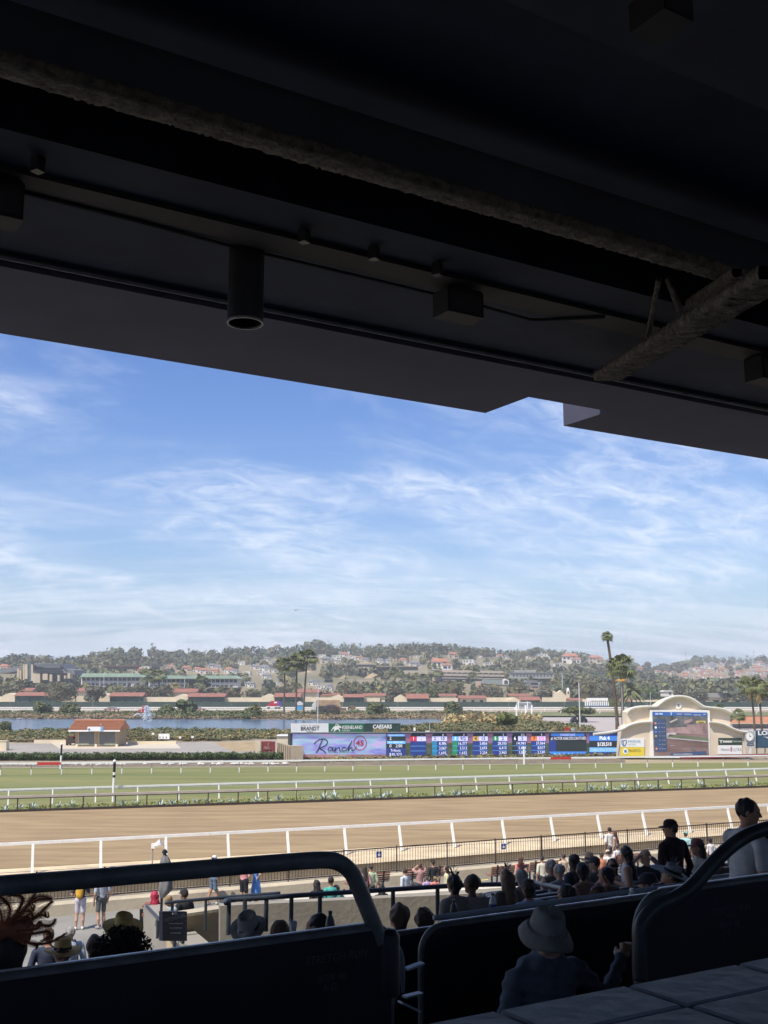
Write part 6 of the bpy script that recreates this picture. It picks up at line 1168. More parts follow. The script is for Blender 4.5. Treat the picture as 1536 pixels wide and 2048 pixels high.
# ================================================================== lower stand: rows, void, walls
def floor_at(v):
    for v0, v1, z in STEPS:
        if v0 <= v < v1: return z
    return -8.0
ROWTOP = [(8.0, -2.075), (9.6, -2.47), (11.0, -2.74), (12.4, -3.02), (13.8, -3.30), (15.2, -3.56), (16.8, -3.85)]
ORD = ['first', 'second', 'third', 'fourth', 'fifth', 'sixth', 'lowest']
M_tabletop = pm('pale_counter', (.36, .37, .38), .12, 2, .5)
def U0(v): return .72 * v + .15
for i, (v, zt_) in enumerate(ROWTOP):
    u0 = -14 if i == 0 else U0(v)
    lab = {0: 'long black partition with a counter running across below the hatted man', 6: 'lowest black partition of the right seating rows'}.get(i, ORD[i] + ' black partition down the right seating rows')
    T = rpanel('box_partition', lab, v, u0, 26, zt_, floor_at(v + .2), 0 if i == 0 else .12, 0, .05)
    MB().prism([S(u0 + .15, v + .03, zt_ - .16), S(26, v + .03, zt_ - .16), S(26, v + .36, zt_ - .16), S(u0 + .15, v + .36, zt_ - .16)], (0, 0, .03)).build('counter', M_tabletop, T, world=True)
    # cross partitions between the boxes
    for j in range(3):
        uu = u0 + 1.6 + j * 2.3 + .35 * i
        if i == 0: uu = -9 + j * 8.6
        zz = zt_ - .10; w = .62
        pts = [S(uu, v + .06, zz), S(uu, v + .5, zz), S(uu, v + .85, zz - .2), S(uu, v + .98, zz - .5), S(uu, v + .98, zt_ - .9)]
        MB().tube(smooth_path(pts, 4), .024, 8).build('side_rail', M_cap, T, smooth=True, world=True)
# chairs: rounded black backs along the rows
cb = thing('box_chair', 'black folding chair', 'chair', (0, 0, -300), 0, 'black box chairs')
m = MB(); m.tube(smooth_path([(-.21, 0, .45), (-.21, -.04, .72), (-.15, -.06, .86), (0, -.065, .89), (.15, -.06, .86), (.21, -.04, .72), (.21, 0, .45)], 4), .014, 7); m.build('back_frame', M_cap, cb, smooth=True)
m = MB(); m.prism([(-.19, -.035, .55), (.19, -.035, .55), (.19, -.045, .74), (.13, -.055, .85), (-.13, -.055, .85), (-.19, -.045, .74)], (0, .02, 0)); m.build('backrest', M_panel, cb)
MB().prism([(-.21, .0, .44), (.21, .0, .44), (.19, .40, .44), (-.19, .40, .44)], (0, 0, .025)).build('seat', M_panel, cb)
for sx in (-.2, .2):
    for y0, y1 in ((0, .02), (.38, .36)): MB().tube([(sx, y1, 0), (sx * .95, y0, .45)], .012, 6).build('leg', M_cap, cb)
register(cb); CHAIRN = 0
RZ = math.pi / 2 - UA
def chair(u, v, where):
    global CHAIRN
    z = floor_at(v); p = S(u, v, z); lab = 'black box chair with rounded back ' + where
    if CHAIRN == 0: o = cb; o.location = p; o.rotation_euler = (0, 0, RZ); o['label'] = lab
    else: o = dup(cb, loc=p, rz=RZ + RNG.uniform(-.15, .15), label=lab)
    CHAIRN += 1
for i in range(1, 7):
    v = STEPS[i + 2][0] if i + 2 < len(STEPS) else 16
    for j in range(7):
        if RNG.random() < .7: chair(U0(v) + .9 + j * .78 + RNG.uniform(-.1, .1), v + .45 + RNG.uniform(0, .3), 'in the ' + ORD[i] + ' seating row on the right')
chair(onv(520, 1890, 7.0)[0], 7.1, 'behind the left partition under the round straw hat'); chair(onv(610, 1880, 7.2)[0], 7.2, 'between two dark haired heads left of the bent rail'); chair(onv(180, 1900, 7.0)[0], 7.0, 'near the curly haired head at the left'); chair(onv(700, 1870, 7.2)[0], 7.2, 'behind the end of the left partition')
# hanging loop chair frame and papers in the aisle
lc = thing('aisle_chair', 'folded black chair with curved tube frame standing in the aisle', 'chair', tuple(S(*[onv(775, 1960, 5.2)[0], 5.2, -2.9])))
def q(px, py, v=5.2): u, z = onv(px, py, v); return S(u, v, z)
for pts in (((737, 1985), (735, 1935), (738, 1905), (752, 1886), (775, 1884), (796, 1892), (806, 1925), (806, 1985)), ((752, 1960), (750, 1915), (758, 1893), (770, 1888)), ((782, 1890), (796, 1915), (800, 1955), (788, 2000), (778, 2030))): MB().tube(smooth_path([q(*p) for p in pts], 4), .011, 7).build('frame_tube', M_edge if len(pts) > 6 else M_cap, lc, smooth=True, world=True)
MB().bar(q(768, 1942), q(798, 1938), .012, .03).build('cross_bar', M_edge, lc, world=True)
for k, (a, b) in enumerate((((812, 1938), (845, 1926)), ((800, 2004), (838, 2022)), ((808, 1994), (842, 1986)))):
    o = MB().bar(q(*a, 5.6), q(*b, 5.6), .05, .012).build('seat_edge', pm('pale_seat_edge', (.42, .48, .55), .1, 3, .4) if k < 2 else M_edge); tag(o, ('pale edge strip of a seat in the aisle, upper one', 'white paper strip lying low in the aisle', 'thin metal seat edge in the aisle')[k], 'seat edge')
# void walls
def PZ(a, b, z): return Pl(onz(*a, CH + z), onz(*b, CH + z))
W1 = PZ((440, 1812), (965, 1786), -3.9); vw = thing('concrete_wall', 'long shaded grey concrete parapet wall below the box rows', 'wall', tuple(W1.pt(440, 1900)))
xs = [440, 527, 704, 860, 965]
for j in range(4):
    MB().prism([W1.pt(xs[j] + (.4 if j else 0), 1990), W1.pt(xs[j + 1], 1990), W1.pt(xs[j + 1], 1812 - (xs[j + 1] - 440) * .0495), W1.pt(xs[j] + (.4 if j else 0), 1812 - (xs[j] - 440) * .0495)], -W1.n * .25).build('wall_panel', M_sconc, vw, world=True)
p_ = W1.pt(965, 1786); e_ = ony(1080, 1818, 14.5)
MB().prism([p_, e_, Vector((e_.x, e_.y, -.8)), Vector((p_.x, p_.y, -.8))], Vector((.25, .2, 0))).build('return_wall', M_sconc, vw, world=True)
W2 = PZ((350, 1830), (440, 1817), -4.6); w2 = thing('concrete_wall', 'sunlit tan concrete wall beside the black menu sign', 'wall', tuple(W2.pt(400, 1900)))
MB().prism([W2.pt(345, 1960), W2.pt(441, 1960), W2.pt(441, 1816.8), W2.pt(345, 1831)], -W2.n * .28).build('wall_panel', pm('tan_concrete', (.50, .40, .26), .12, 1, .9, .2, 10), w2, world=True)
MB().bar(W2.pt(345, 1830.5, .0), W2.pt(441, 1816.4, 0), .34, .06).build('coping', M_ledge, w2, world=True)
# stair side wall on the left
A_, B_ = onz(288, 1816, CH - 5.0), onz(428, 1945, CH - 5.0)
w3 = thing('stair_wall', 'tapering concrete stair side wall left of the menu sign', 'wall', tuple(A_))
A0, B0 = Vector((A_.x, A_.y, -.8)), Vector((B_.x, B_.y, -.8)); sd = (B_ - A_).normalized().cross(Vector((0, 0, 1)))
MB().prism([A0, B0, B_, A_], sd * -.42).build('wall_panel', M_sconc, w3, world=True); MB().bar(A_ + Vector((0, 0, .03)) + sd * -.21, B_ + Vector((0, 0, .03)) + sd * -.21, .44, .05).build('coping', M_sconc, w3, world=True)
def pipe_rail(label, top, posts, drop, r=.035, mat=None, name='pipe_rail', group='black pipe rails'):
    T = thing(name, label, 'railing', tuple(Vector(top[0]) - Vector((0, 0, drop))), 0, group); MB().tube(smooth_path(top, 5) if len(top) > 2 else top, r, 10).build('rail', mat or M_black, T, smooth=True, world=True)
    for p in posts: MB().tube([p, Vector(p) - Vector((0, 0, drop))], r * .9, 8).build('post', mat or M_black, T, world=True)
    return T
M_navy = pm('navy_pipe', (.035, .045, .062), .15, 3, .4)
zr_ = CH - 3.55
rt = [onz(x, y, zr_) for x, y in ((452, 1806), (458, 1800), (520, 1796), (640, 1788), (800, 1778), (930, 1770.5), (1072, 1767))]
pipe_rail('navy pipe rail along the top of the shaded concrete parapet', rt, [onz(x, y, zr_) for x, y in ((458, 1801), (490, 1798), (533, 1795), (583, 1792), (640, 1788), (786, 1779), (875, 1773.5), (1072, 1767))], .55, .042, M_navy)
pipe_rail('navy pipe rail descending beside the stair on the right of the parapet', [rt[-1], ony(1110, 1775, 18.6), ony(1180, 1790, 16.0), ony(1262, 1804, 13.4)], [ony(1110, 1775, 18.6), ony(1200, 1793, 15.4)], .7, .05, M_navy)
pipe_rail('thin dark rail above the sunlit wall behind the menu sign', [onz(x, y, CH - 4.25) for x, y in ((330, 1806), (378, 1801), (470, 1793), (560, 1786))], [onz(x, y, CH - 4.25) for x, y in ((345, 1804), (412, 1798), (500, 1790.5))], .6, .034, M_navy)
pipe_rail('dark double hand rail sloping along the stair wall', [onz(x, y, CH - 4.7) for x, y in ((293, 1812), (316, 1836), (344, 1862), (366, 1884))], [onz(x, y, CH - 4.7) for x, y in ((316, 1836), (350, 1868))], .4, .035, M_navy)
# menu sign
MS = Pl(ony(324, 1870, 19.6), ony(374, 1866, 20.2)); ms = thing('menu_sign', 'black menu sign with pale lettering at the head of the stair', 'sign', tuple(MS.pt(349, 1880)))
MS.panel('board', 325, 1823, 374, 1882, 0, pm('sign_navy', (.018, .024, .045), .1, 2, .5), ms, .08); MS.panel('header_lamp', 346, 1826, 355, 1829.5, .03, M_edge, ms, .03)
M_menu = pm('menu_lettering', (.30, .31, .36), .2, 9, .6)
MS.text('STRETCH RUN GRILL', 350, 1836, 5, M_menu, ms, .01, 42)
for y in (1831, 1841.5, 1851, 1861, 1871): MS.panel('divider', 328, y, 372, y + .5, .012, pm('sign_line', (.10, .11, .14)), ms, .01)
for k, y in enumerate((1847, 1856, 1866)): MS.panel('menu_line', 338 + k, y - 1, 366 - k * 2, y + 1, .012, M_menu, ms, .008)
# umbrella
ub = ony(322, 1838, 24.5); um = thing('closed_umbrella', 'tall closed grey patio umbrella by the menu sign', 'umbrella', (ub.x, ub.y, -.8)); P = Pl((0, 24.5, 0), (1, 24.5, 0)); M_grfab = pm('grey_canvas', (.22, .22, .235), .15, 2, .9, .2, 6)
rows_ = [(1706, 329.5, 2.2), (1712, 330, 5), (1720, 331, 8.2), (1728, 332, 10.5), (1745, 331.5, 10), (1765, 331, 12), (1778, 331, 13), (1788, 327, 8), (1796, 324, 3)]
m = MB(); n_ = 18
for (y, x, w) in rows_:
    c = P.pt(x, y); k = P.mpp(x, y)
    for j in range(n_):
        a = 2 * math.pi * j / n_; r = w * k * (1 + .22 * math.sin(a * 5 + y * .05)); m.v.append((c.x + r * math.cos(a), c.y + r * math.sin(a) * .9, c.z))
for i in range(len(rows_) - 1):
    for j in range(n_): a, b = i * n_ + j, i * n_ + (j + 1) % n_; m.f.append((a, a + n_, b + n_, b)); m.m.append(0)
m.build('canopy', M_grfab, um, smooth=True, world=True); MB().tube([(ub.x, ub.y, -.8), (ub.x, ub.y, P.pt(322, 1790).z)], .03, 8).build('pole', M_black, um, world=True); MB().lathe([(.07, 0), (.05, .06), (.0001, .09)], P.pt(329.5, 1706), 8).build('finial', M_black, um, world=True)
# picnic table corner by the stair wall
pt_ = thing('wooden_table', 'end of a brown wooden table behind the stair wall', 'table', tuple(onz(282, 1850, -.8))); 
for (x, y, w) in ((283, 1812, 20), (277, 1829, 10)):
    c = ony(x, y, 25.4); 
    for j in range(3): MB().box(c + Vector((.15, j * .14, 0)), (w / 83 * 1.0, .125, .05)).build('board', pm('brown_wood', (.30, .13, .08), .2, 3, .7), pt_, world=True)
MB().bar(ony(283, 1818, 25.5), ony(283, 1850, 25.5), .07, .07).build('leg', M_black, pt_, world=True)
# white seat shell seen past it
# floodlight on a short pole by the fence
fl = onz(303, 1768, -.3); T = thing('floodlight', 'white floodlight on a thin pole behind the picket fence', 'floodlight', tuple(fl)); P = Pl((0, fl.y, 0), (1, fl.y, 0)); h_ = P.pt(305, 1692).z - fl.z; MB().tube([(0, 0, 0), (0, 0, h_)], .025, 6).build('pole', M_grey, T); m = MB(); m.tube([(0, 0, h_), (.16, 0, h_ + .04), (.32, 0, h_ + .12)], [.05, .10, .16], 10); m.build('lamp_head', M_white, T); MB().box((.02, 0, h_), (.14, .14, .18)).build('bracket', M_white, T)
# hydrant
M_yel = pm('hydrant_yellow', (.72, .48, .06), .08, 3, .45); hyp = onz(441, 1788, -.8); T = thing('fire_hydrant', 'yellow fire hydrant standing by the kerb', 'hydrant', tuple(hyp))
MB().lathe([(.17, 0), (.17, .05), (.11, .07), (.11, .42), (.14, .45), (.14, .50), (.12, .52), (.11, .62), (.13, .66), (.13, .70)], n=14).build('barrel', M_yel, T, smooth=False); MB().lathe([(.15, .70), (.15, .74), (.11, .80), (.04, .84), (.035, .88), (.0001, .885)], n=14).build('bonnet', M_yel, T)
for a in (0, 2.1, 4.2): MB().tube([(.09 * math.cos(a), .09 * math.sin(a), .58), (.21 * math.cos(a), .21 * math.sin(a), .58)], .06, 10).build('outlet_cap', M_yel, T)
MB().lathe([(.2, -.004), (.2, .03), (.0001, .03)], n=14).build('flange', M_black, T)
# plaza benches
M_slat = pm('red_brown_slat', (.30, .12, .075), .15, 3, .6); BD = L_fence[1]
bn = thing('plaza_bench', 'x', 'bench', (0, 0, -300), 0, 'slatted plaza benches'); 
for k in range(4): MB().box((0, .02 - k * .02, .52 + k * .085), (1.8, .03, .065)).build('back_slat', M_slat, bn)
for k in range(4): MB().box((0, .10 + k * .1, .44), (1.8, .085, .03)).build('seat_slat', M_slat, bn)
for sx in (-.62, .62):
    m = MB(); m.bar((sx, .06, 0), (sx, -.06, .86), .06, .05); m.bar((sx, .05, .42), (sx, .46, .42), .06, .05); m.bar((sx, .42, 0), (sx, .42, .42), .06, .05); m.build('support', M_black, bn)
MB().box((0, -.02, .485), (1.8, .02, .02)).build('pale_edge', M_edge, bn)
register(bn); BN = 0
BRZ = math.atan2(BD.y, BD.x)
BENCHES = [(738, 1752, 'the couple sits, left of the big access sign'), (852, 1742, 'a woman in pink and a man in a cap sit'), (1020, 1736, 'a woman in a red top sits'), (1095, 1727, 'two men in pale shirts sit side by side'), (1208, 1722, 'an orange and a white clad person sit'), (1265, 1712, 'nobody sits, behind the tall dark haired woman'), (1400, 1702, 'two people sit far right by the fence'), (655, 1790, 'the man in the teal shirt sits')]
for px, py, lab in BENCHES:
    p = onz(px, py, -.8 + .70); p.z = -.8; lab = 'red brown slatted bench where ' + lab
    if BN == 0: bn.location = p; bn.rotation_euler = (0, 0, BRZ); bn['label'] = lab
    else: dup(bn, loc=p, rz=BRZ, label=lab)
    BN += 1
# pale low wall in the sun on the plaza edge
LW = PZ((575, 1802), (1300, 1757), -6.9); o = thing('sunlit_kerb', 'pale sunlit low wall along the front of the lower seats', 'wall', tuple(LW.pt(800, 1800)))
for j in range(6):
    x0 = 575 + j * 120; y0 = 1802 - (x0 - 575) * .062; y1 = 1802 - (x0 + 119.5 - 575) * .062
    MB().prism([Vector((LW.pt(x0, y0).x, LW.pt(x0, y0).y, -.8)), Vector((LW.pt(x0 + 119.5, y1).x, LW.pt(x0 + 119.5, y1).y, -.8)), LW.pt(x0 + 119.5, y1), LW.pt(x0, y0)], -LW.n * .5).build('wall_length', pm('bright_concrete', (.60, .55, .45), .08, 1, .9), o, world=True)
# yellow kerb marking
mk = MB().quad(*[Vector((p.x, p.y, -.795)) for p in (onz(x, y, -.8) for x, y in ((938, 1762), (975, 1758), (978, 1760), (942, 1764)))]).build('yellow_marking', pm('road_yellow', (.60, .45, .12))); tag(mk, 'faded yellow paint stripe on the plaza paving', 'marking')
pr_ = thing('drink_rail', 'pale blue grey pipe rail just beyond the partition marked 45D', 'rail', tuple(S(4, 7.3, -2.9)))
for dz, r_ in ((0, .022), (-.12, .012)): MB().tube([S(onv(868, 1836, 7.3)[0], 7.3, onv(868, 1836, 7.3)[1] + dz), S(14, 7.3, onv(868, 1836, 7.3)[1] + dz)], r_, 8).build('pipe', pm('pale_blue_pipe', (.36, .41, .48), .15, 3, .4), pr_, smooth=True, world=True)
for k in range(5): MB().tube([S(onv(868, 1836, 7.3)[0] + .3 + k * 2, 7.3, onv(868, 1836, 7.3)[1]), S(onv(868, 1836, 7.3)[0] + .3 + k * 2, 7.3, -3.08)], .015, 8).build('post', M_cap, pr_, world=True)
# bottles
def bottle(px, py, v, H, r, label, body, cap, band=None):
    u, z = onv(px, py, v); p = S(u, v, z); T = thing('bottle', label, 'bottle', tuple(p), 0, 'bottles on the partitions')
    MB().lathe([(.0001, 0), (r, .0), (r * 1.04, H * .05), (r * .96, H * .28), (r * 1.04, H * .36), (r, H * .55), (r * .85, H * .72), (r * .4, H * .86), (r * .36, H * .93)], n=18).build('body', body, T, smooth=True); MB().lathe([(r * .42, H * .90), (r * .42, H), (.0001, H)], n=14).build('cap', cap, T)
    if band: MB().lathe([(r * 1.06, H * .30), (r * 1.06, H * .52)], n=18).build('label_band', band, T, smooth=True)
M_plastic = pm('clear_plastic', (.62, .68, .74), .08, 8, .12, alpha=.55, spec=.6); M_dkbot = pm('dark_bottle', (.05, .065, .085), .2, 3, .3)
bottle(1265, 1833, 6.5, .215, .036, 'clear water bottle standing on the partition by the right aisle rail', M_plastic, M_white, pm('bottle_label', (.45, .40, .42), .4, 20, .5)); bottle(986, 1831, 8.3, .20, .034, 'clear bottle with dark blue label on the partition in the middle', pm('pale_plastic', (.55, .58, .60), .1, 5, .2), M_black, pm('blue_label', (.04, .06, .25))); bottle(908, 1845, 8.3, .20, .033, 'dark bottle on the partition in front of the concrete wall', M_dkbot, M_black); bottle(660, 1884, 7.2, .22, .035, 'dark bottle beside the dark haired head on the left', M_dkbot, M_black)
MB_ = MB().lathe([(.022, 0), (.032, .085), (.030, .085), (.02, .01)], S(*[onv(586, 1866, 7.6)[0], 7.6, onv(586, 1866, 7.6)[1]]), 14); MB_.tube([S(onv(583, 1848, 7.4)[0], 7.4, onv(583, 1848, 7.4)[1]), S(onv(581, 1838, 7.4)[0], 7.4, onv(581, 1838, 7.4)[1])], .004, 5); o = MB_.build('drink_cup', pm('pale_plastic', (.55, .58, .60))); tag(o, 'clear drink cup with straw on the left partition', 'cup')
# ================================================================== people
def smin(a, b, k):
    h = np.clip(.5 + .5 * (b - a) / k, 0, 1); return b + (a - b) * h - k * h * (1 - h)
def prim_d(P, pr):
    if pr[0] == 'c':
        a, b, ra, rb = np.array(pr[1]), np.array(pr[2]), pr[3], pr[4]; fl = pr[6] if len(pr) > 6 else None
        ab = b - a; L2 = max(1e-9, ab.dot(ab)); t = np.clip(((P - a) @ ab) / L2, 0, 1); q_ = P - a - t[..., None] * ab
        if fl is not None: q_ = q_ / np.array(fl)
        return np.linalg.norm(q_, axis=-1) - (ra + (rb - ra) * t)
    c, r = np.array(pr[1]), np.array(pr[2]); q_ = P - c
    if len(pr) > 6 and pr[6] is not None: q_ = q_ @ np.array(Matrix(pr[6]))
    k0 = np.linalg.norm(q_ / r, axis=-1); k1 = np.linalg.norm(q_ / (r * r), axis=-1) + 1e-9; return k0 * (k0 - 1) / k1
def pr_bounds(pr):
    if pr[0] == 'c':
        a, b = np.array(pr[1]), np.array(pr[2]); r = max(pr[3], pr[4]) * (max(1, max(pr[6])) if len(pr) > 6 and pr[6] is not None else 1); return np.minimum(a, b) - r, np.maximum(a, b) + r
    c, r = np.array(pr[1]), np.max(np.array(pr[2])); return c - r, c + r
def sdf_mesh(name, prims, res, mats, blend=.03, noise=0.0, nf=14.0, seed=0):
    """prims: ('c',a,b,ra,rb,mat[,flatten]) or ('e',c,r,0,0,mat[,rot]) -> one continuous skin"""
    lo = np.min([pr_bounds(p)[0] for p in prims], 0) - .06; hi = np.max([pr_bounds(p)[1] for p in prims], 0) + .06
    n = np.ceil((hi - lo) / res).astype(int) + 1; F = np.full(n, 9.0, np.float32)
    ax = [lo[i] + res * np.arange(n[i]) for i in range(3)]
    for pr in prims:
        b0, b1 = pr_bounds(pr); k = pr[7] if len(pr) > 7 else blend
        i0 = np.maximum(0, np.floor((b0 - k * 2.2 - res * 2 - lo) / res).astype(int)); i1 = np.minimum(n, np.ceil((b1 + k * 2.2 + res * 2 - lo) / res).astype(int) + 1)
        X = np.stack(np.meshgrid(ax[0][i0[0]:i1[0]], ax[1][i0[1]:i1[1]], ax[2][i0[2]:i1[2]], indexing='ij'), -1); d = prim_d(X, pr)
        sl_ = (slice(i0[0], i1[0]), slice(i0[1], i1[1]), slice(i0[2], i1[2])); F[sl_] = smin(F[sl_], d, k)
    if noise:
        rg = np.random.default_rng(seed); G = np.zeros(n, np.float32); X0, X1, X2 = np.meshgrid(*ax, indexing='ij')
        for j in range(4):
            f = rg.normal(size=3) * nf; G += np.sin(X0 * f[0] + X1 * f[1] + X2 * f[2] + rg.uniform(0, 6))
        F += (G * noise / 2).astype(np.float32)
    ins = F < 0
    c = np.zeros(n - 1, int)
    off = [(i, j, k) for i in (0, 1) for j in (0, 1) for k in (0, 1)]
    for o in off: c += ins[o[0]:n[0] - 1 + o[0], o[1]:n[1] - 1 + o[1], o[2]:n[2] - 1 + o[2]]
    act = (c > 0) & (c < 8); idx = np.argwhere(act); ID = np.full(n - 1, -1); ID[act] = np.arange(len(idx))
    acc = np.zeros((len(idx), 3)); cnt = np.zeros(len(idx)); val = {o: F[idx[:, 0] + o[0], idx[:, 1] + o[1], idx[:, 2] + o[2]] for o in off}
    for o in off:
        for axn in range(3):
            if o[axn]: continue
            o2 = list(o); o2[axn] = 1; o2 = tuple(o2); a, b = val[o], val[o2]; cr_ = (a < 0) != (b < 0); t = np.where(cr_, a / (a - b + 1e-12), 0)
            pos = np.array(o, float)[None].repeat(len(idx), 0); pos[:, axn] += t; acc[cr_] += pos[cr_]; cnt[cr_] += 1
    V_ = lo + (idx + acc / cnt[:, None]) * res; faces = []
    for axn in range(3):
        a1, a2 = (axn + 1) % 3, (axn + 2) % 3
        s0 = [slice(None)] * 3; s1 = [slice(None)] * 3; s0[axn] = slice(0, n[axn] - 1); s1[axn] = slice(1, n[axn])
        ch = ins[tuple(s0)] != ins[tuple(s1)]; e = np.argwhere(ch); e = e[(e[:, a1] > 0) & (e[:, a2] > 0) & (e[:, a1] < n[a1] - 1) & (e[:, a2] < n[a2] - 1)]
        if len(e) == 0: continue
        def cell(d1, d2): q_ = e.copy(); q_[:, a1] -= d1; q_[:, a2] -= d2; return ID[q_[:, 0], q_[:, 1], q_[:, 2]]
        f = np.stack([cell(1, 1), cell(0, 1), cell(0, 0), cell(1, 0)], 1); fl = ~ins[e[:, 0], e[:, 1], e[:, 2]]; f[fl] = f[fl][:, ::-1]; faces.append(f)
    Fc = np.concatenate(faces); Fc = Fc[(Fc >= 0).all(1)]
    cen = V_[Fc].mean(1); best = np.full(len(cen), 9.0); mi = np.zeros(len(cen), int)
    for pr in prims:
        d = prim_d(cen, pr); b = d < best; best[b] = d[b]; mi[b] = pr[5]
    me = bpy.data.meshes.new(name); nf_ = len(Fc); me.vertices.add(len(V_)); me.vertices.foreach_set('co', V_.astype(np.float32).ravel()); me.loops.add(4 * nf_); me.loops.foreach_set('vertex_index', Fc.astype(np.int32).ravel()); me.polygons.add(nf_); me.polygons.foreach_set('loop_start', np.arange(0, 4 * nf_, 4, dtype=np.int32)); me.polygons.foreach_set('loop_total', np.full(nf_, 4, np.int32))
    for m_ in mats: me.materials.append(m_)
    me.polygons.foreach_set('material_index', mi.astype(np.int32)); me.polygons.foreach_set('use_smooth', np.ones(nf_, bool)); me.update(calc_edges=True); me.validate(); return me
def cloth(c, var=.14): return pm('cloth_%d_%d_%d' % tuple(int(x * 999) for x in c), c, var, 9, .9, .1, 40)
SK = {'l': pm('skin_light', (.52, .31, .22), .06, 8, .6), 'm': pm('skin_tan', (.42, .23, .15), .06, 8, .6), 'd': pm('skin_brown', (.17, .09, .06), .06, 8, .6)}
HC = {'black': (.026, .023, .024), 'dark': (.048, .035, .029), 'brown': (.11, .068, .044), 'blonde': (.27, .18, .09), 'grey': (.30, .29, .28), 'red': (.42, .03, .07), 'auburn': (.09, .035, .025), 'white': (.55, .54, .52)}
def hairm(c): return pm('hair_' + c, HC[c], .35, 30, .55, .3, 60, stretch=(1, 1, .15))
PN = 0
def person(label, loc, face=0.0, pose='stand', skin='m', top=(.5, .5, .5), bottom=(.05, .05, .06), hair='dark', style='short', hat=None, sleeve='short', legs='long', armL='down', armR='down', h=1.75, lean=0.0, res=.02, fat=1.0, shoes=(.6, .6, .6), group='spectators', female=False, headturn=0.0, headtilt=0.0, seat=.46, dress=False, extra=None, hands=False):
    global PN; PN += 1; s = h / 1.75; P = []
    def c(a, b, ra, rb, m, flt=None, k=None): P.append(('c', tuple(np.array(a) * s), tuple(np.array(b) * s), ra * s, rb * s, m, flt, k if k else .03))
    def e(ct, r, m, rot=None, k=None): P.append(('e', tuple(np.array(ct) * s), tuple(np.array(r) * s), 0, 0, m, rot, k if k else .02))
    sit = pose == 'sit'; pz = (seat / s + .10) if sit else .94; ly = lambda z: -lean * (z - pz) * -1
    sw = .165 if female else .19 * max(1, fat) ** .7; hw = .095
    def T(x, y, z): return (x, y + lean * (z - pz), z)                       # torso leans forward with +lean
    z0 = pz; legm = 2
    # torso
    c(T(0, 0, z0 + .02), T(0, .0, z0 + .22), .125 * fat, .115 * fat * (.9 if female else 1), 1 if not sit else 1, (1.15, .82, 1))
    c(T(0, 0, z0 + .22), T(0, .0, z0 + .42), .118 * fat, .135 * fat, 1, (1.18, .80, 1)); c(T(-sw * .8, -.01, z0 + .475), T(sw * .8, -.01, z0 + .475), .062, .062, 1)
    c(T(-hw * .8, 0, z0 + .0), T(hw * .8, 0, z0), .115 * fat, .115 * fat, 2 if not dress else 1, (1, .92, 1))
    # legs
    lower = 0 if legs == 'short' else 2
    for sx in (-1, 1):
        if sit:
            hip, kn, an = (sx * .09, .03, z0 - .02), (sx * .12, .43, z0 + .0), (sx * .12, .42, .09)
            c(hip, kn, .085 * fat, .06, 2); c(kn, an, .055, .038, lower)
        else:
            st_ = .03 * sx if extra != 'stride' else .14 * sx; hip, kn, an = (sx * .09, 0, z0 - .03), (sx * .10, .02 + st_ * .5, .50), (sx * .105, -.02 + st_, .08)
            if legs == 'short': c(hip, (sx * .098, .015, .58), .088 * fat, .078, 2); c((sx * .098, .015, .57), kn, .06, .056, 0)
            else: c(hip, kn, .085 * fat, .06, 2)
            c(kn, (sx * .104, -.02 + st_ * .75, .30), .055, .054, lower); c((sx * .104, -.02 + st_ * .75, .30), an, .052, .037, lower)
        fy = an[1]; c((an[0], fy - .03, .05), (an[0] + sx * .01, fy + .14, .035), .045, .035, 3)
    if dress and not sit: c(T(0, 0, z0 + .1), (0, 0, .62), .13, .20, 1, (1.1, .9, 1)); c((0, 0, .62), (0, 0, .50), .20, .22, 1, (1.1, .9, 1))
    if dress and sit: c((0, .05, z0), (0, .42, z0), .15, .13, 1, (1.3, 1, .8))
    # arms
    for sx, am in ((-1, armL), (1, armR)):
        sh_ = np.array(T(sx * sw, -.01, z0 + .46))
        D = {'down': ((.07, -.04, -.30), (.05, .05, -.54)), 'bent': ((.08, -.05, -.27), (-.02, .20, -.20)), 'hip': ((.17, -.12, -.22), (.0, -.02, -.40)), 'phone': ((.07, .08, -.26), (-.06, .28, -.10)), 'up': ((.10, .10, .10), (-.08, .06, .24)), 'lap': ((.07, .04, -.28), (-.05, .27, -.34)), 'side': ((.22, -.02, -.14), (.42, .06, -.10)), 'chin': ((.08, .12, -.25), (-.10, .17, .02)), 'fwd': ((.05, .20, -.18), (.02, .42, -.10)), 'rest': ((.25, .02, -.05), (.48, .05, .02)), 'back': ((.26, -.06, -.10), (.50, -.02, -.02))}[am] if isinstance(am, str) else am
        el = sh_ + np.array(D[0]) * (sx, 1, 1); wr = sh_ + np.array(D[1]) * (sx, 1, 1)
        um_, fm_ = (1, 0) if sleeve == 'short' else ((1, 1) if sleeve == 'long' else (0, 0))
        if sleeve == 'short':
            mid = sh_ + (el - sh_) * .72; c(sh_, mid, .062, .058, 1); c(mid, el, .044, .042, 0)
        else: c(sh_, el, .056, .046, um_)
        c(el, wr, .041 + (.006 if sleeve == 'long' else 0), .029 + (.006 if sleeve == 'long' else 0), fm_)
        dr = (wr - el) / (np.linalg.norm(wr - el) + 1e-9); sd_ = np.cross(dr, (0, 0, 1.0)); sd_ = sd_ / (np.linalg.norm(sd_) + 1e-6); nn_ = np.cross(sd_, dr)
        hp = wr + dr * .055; c(wr + dr * .01, hp + dr * .02, .027, .032, 0, None, .012)
        for j, (o_, l_) in enumerate(((-.027, .065), (-.009, .078), (.010, .073), (.028, .055))):
            a_ = hp + dr * .03 + sd_ * o_; b_ = a_ + dr * l_ * .55 - nn_ * .012; c_ = b_ + dr * l_ * .30 - nn_ * .035
            c(a_, b_, .0095, .0088, 0, None, .006); c(b_, c_, .0088, .0075, 0, None, .006)
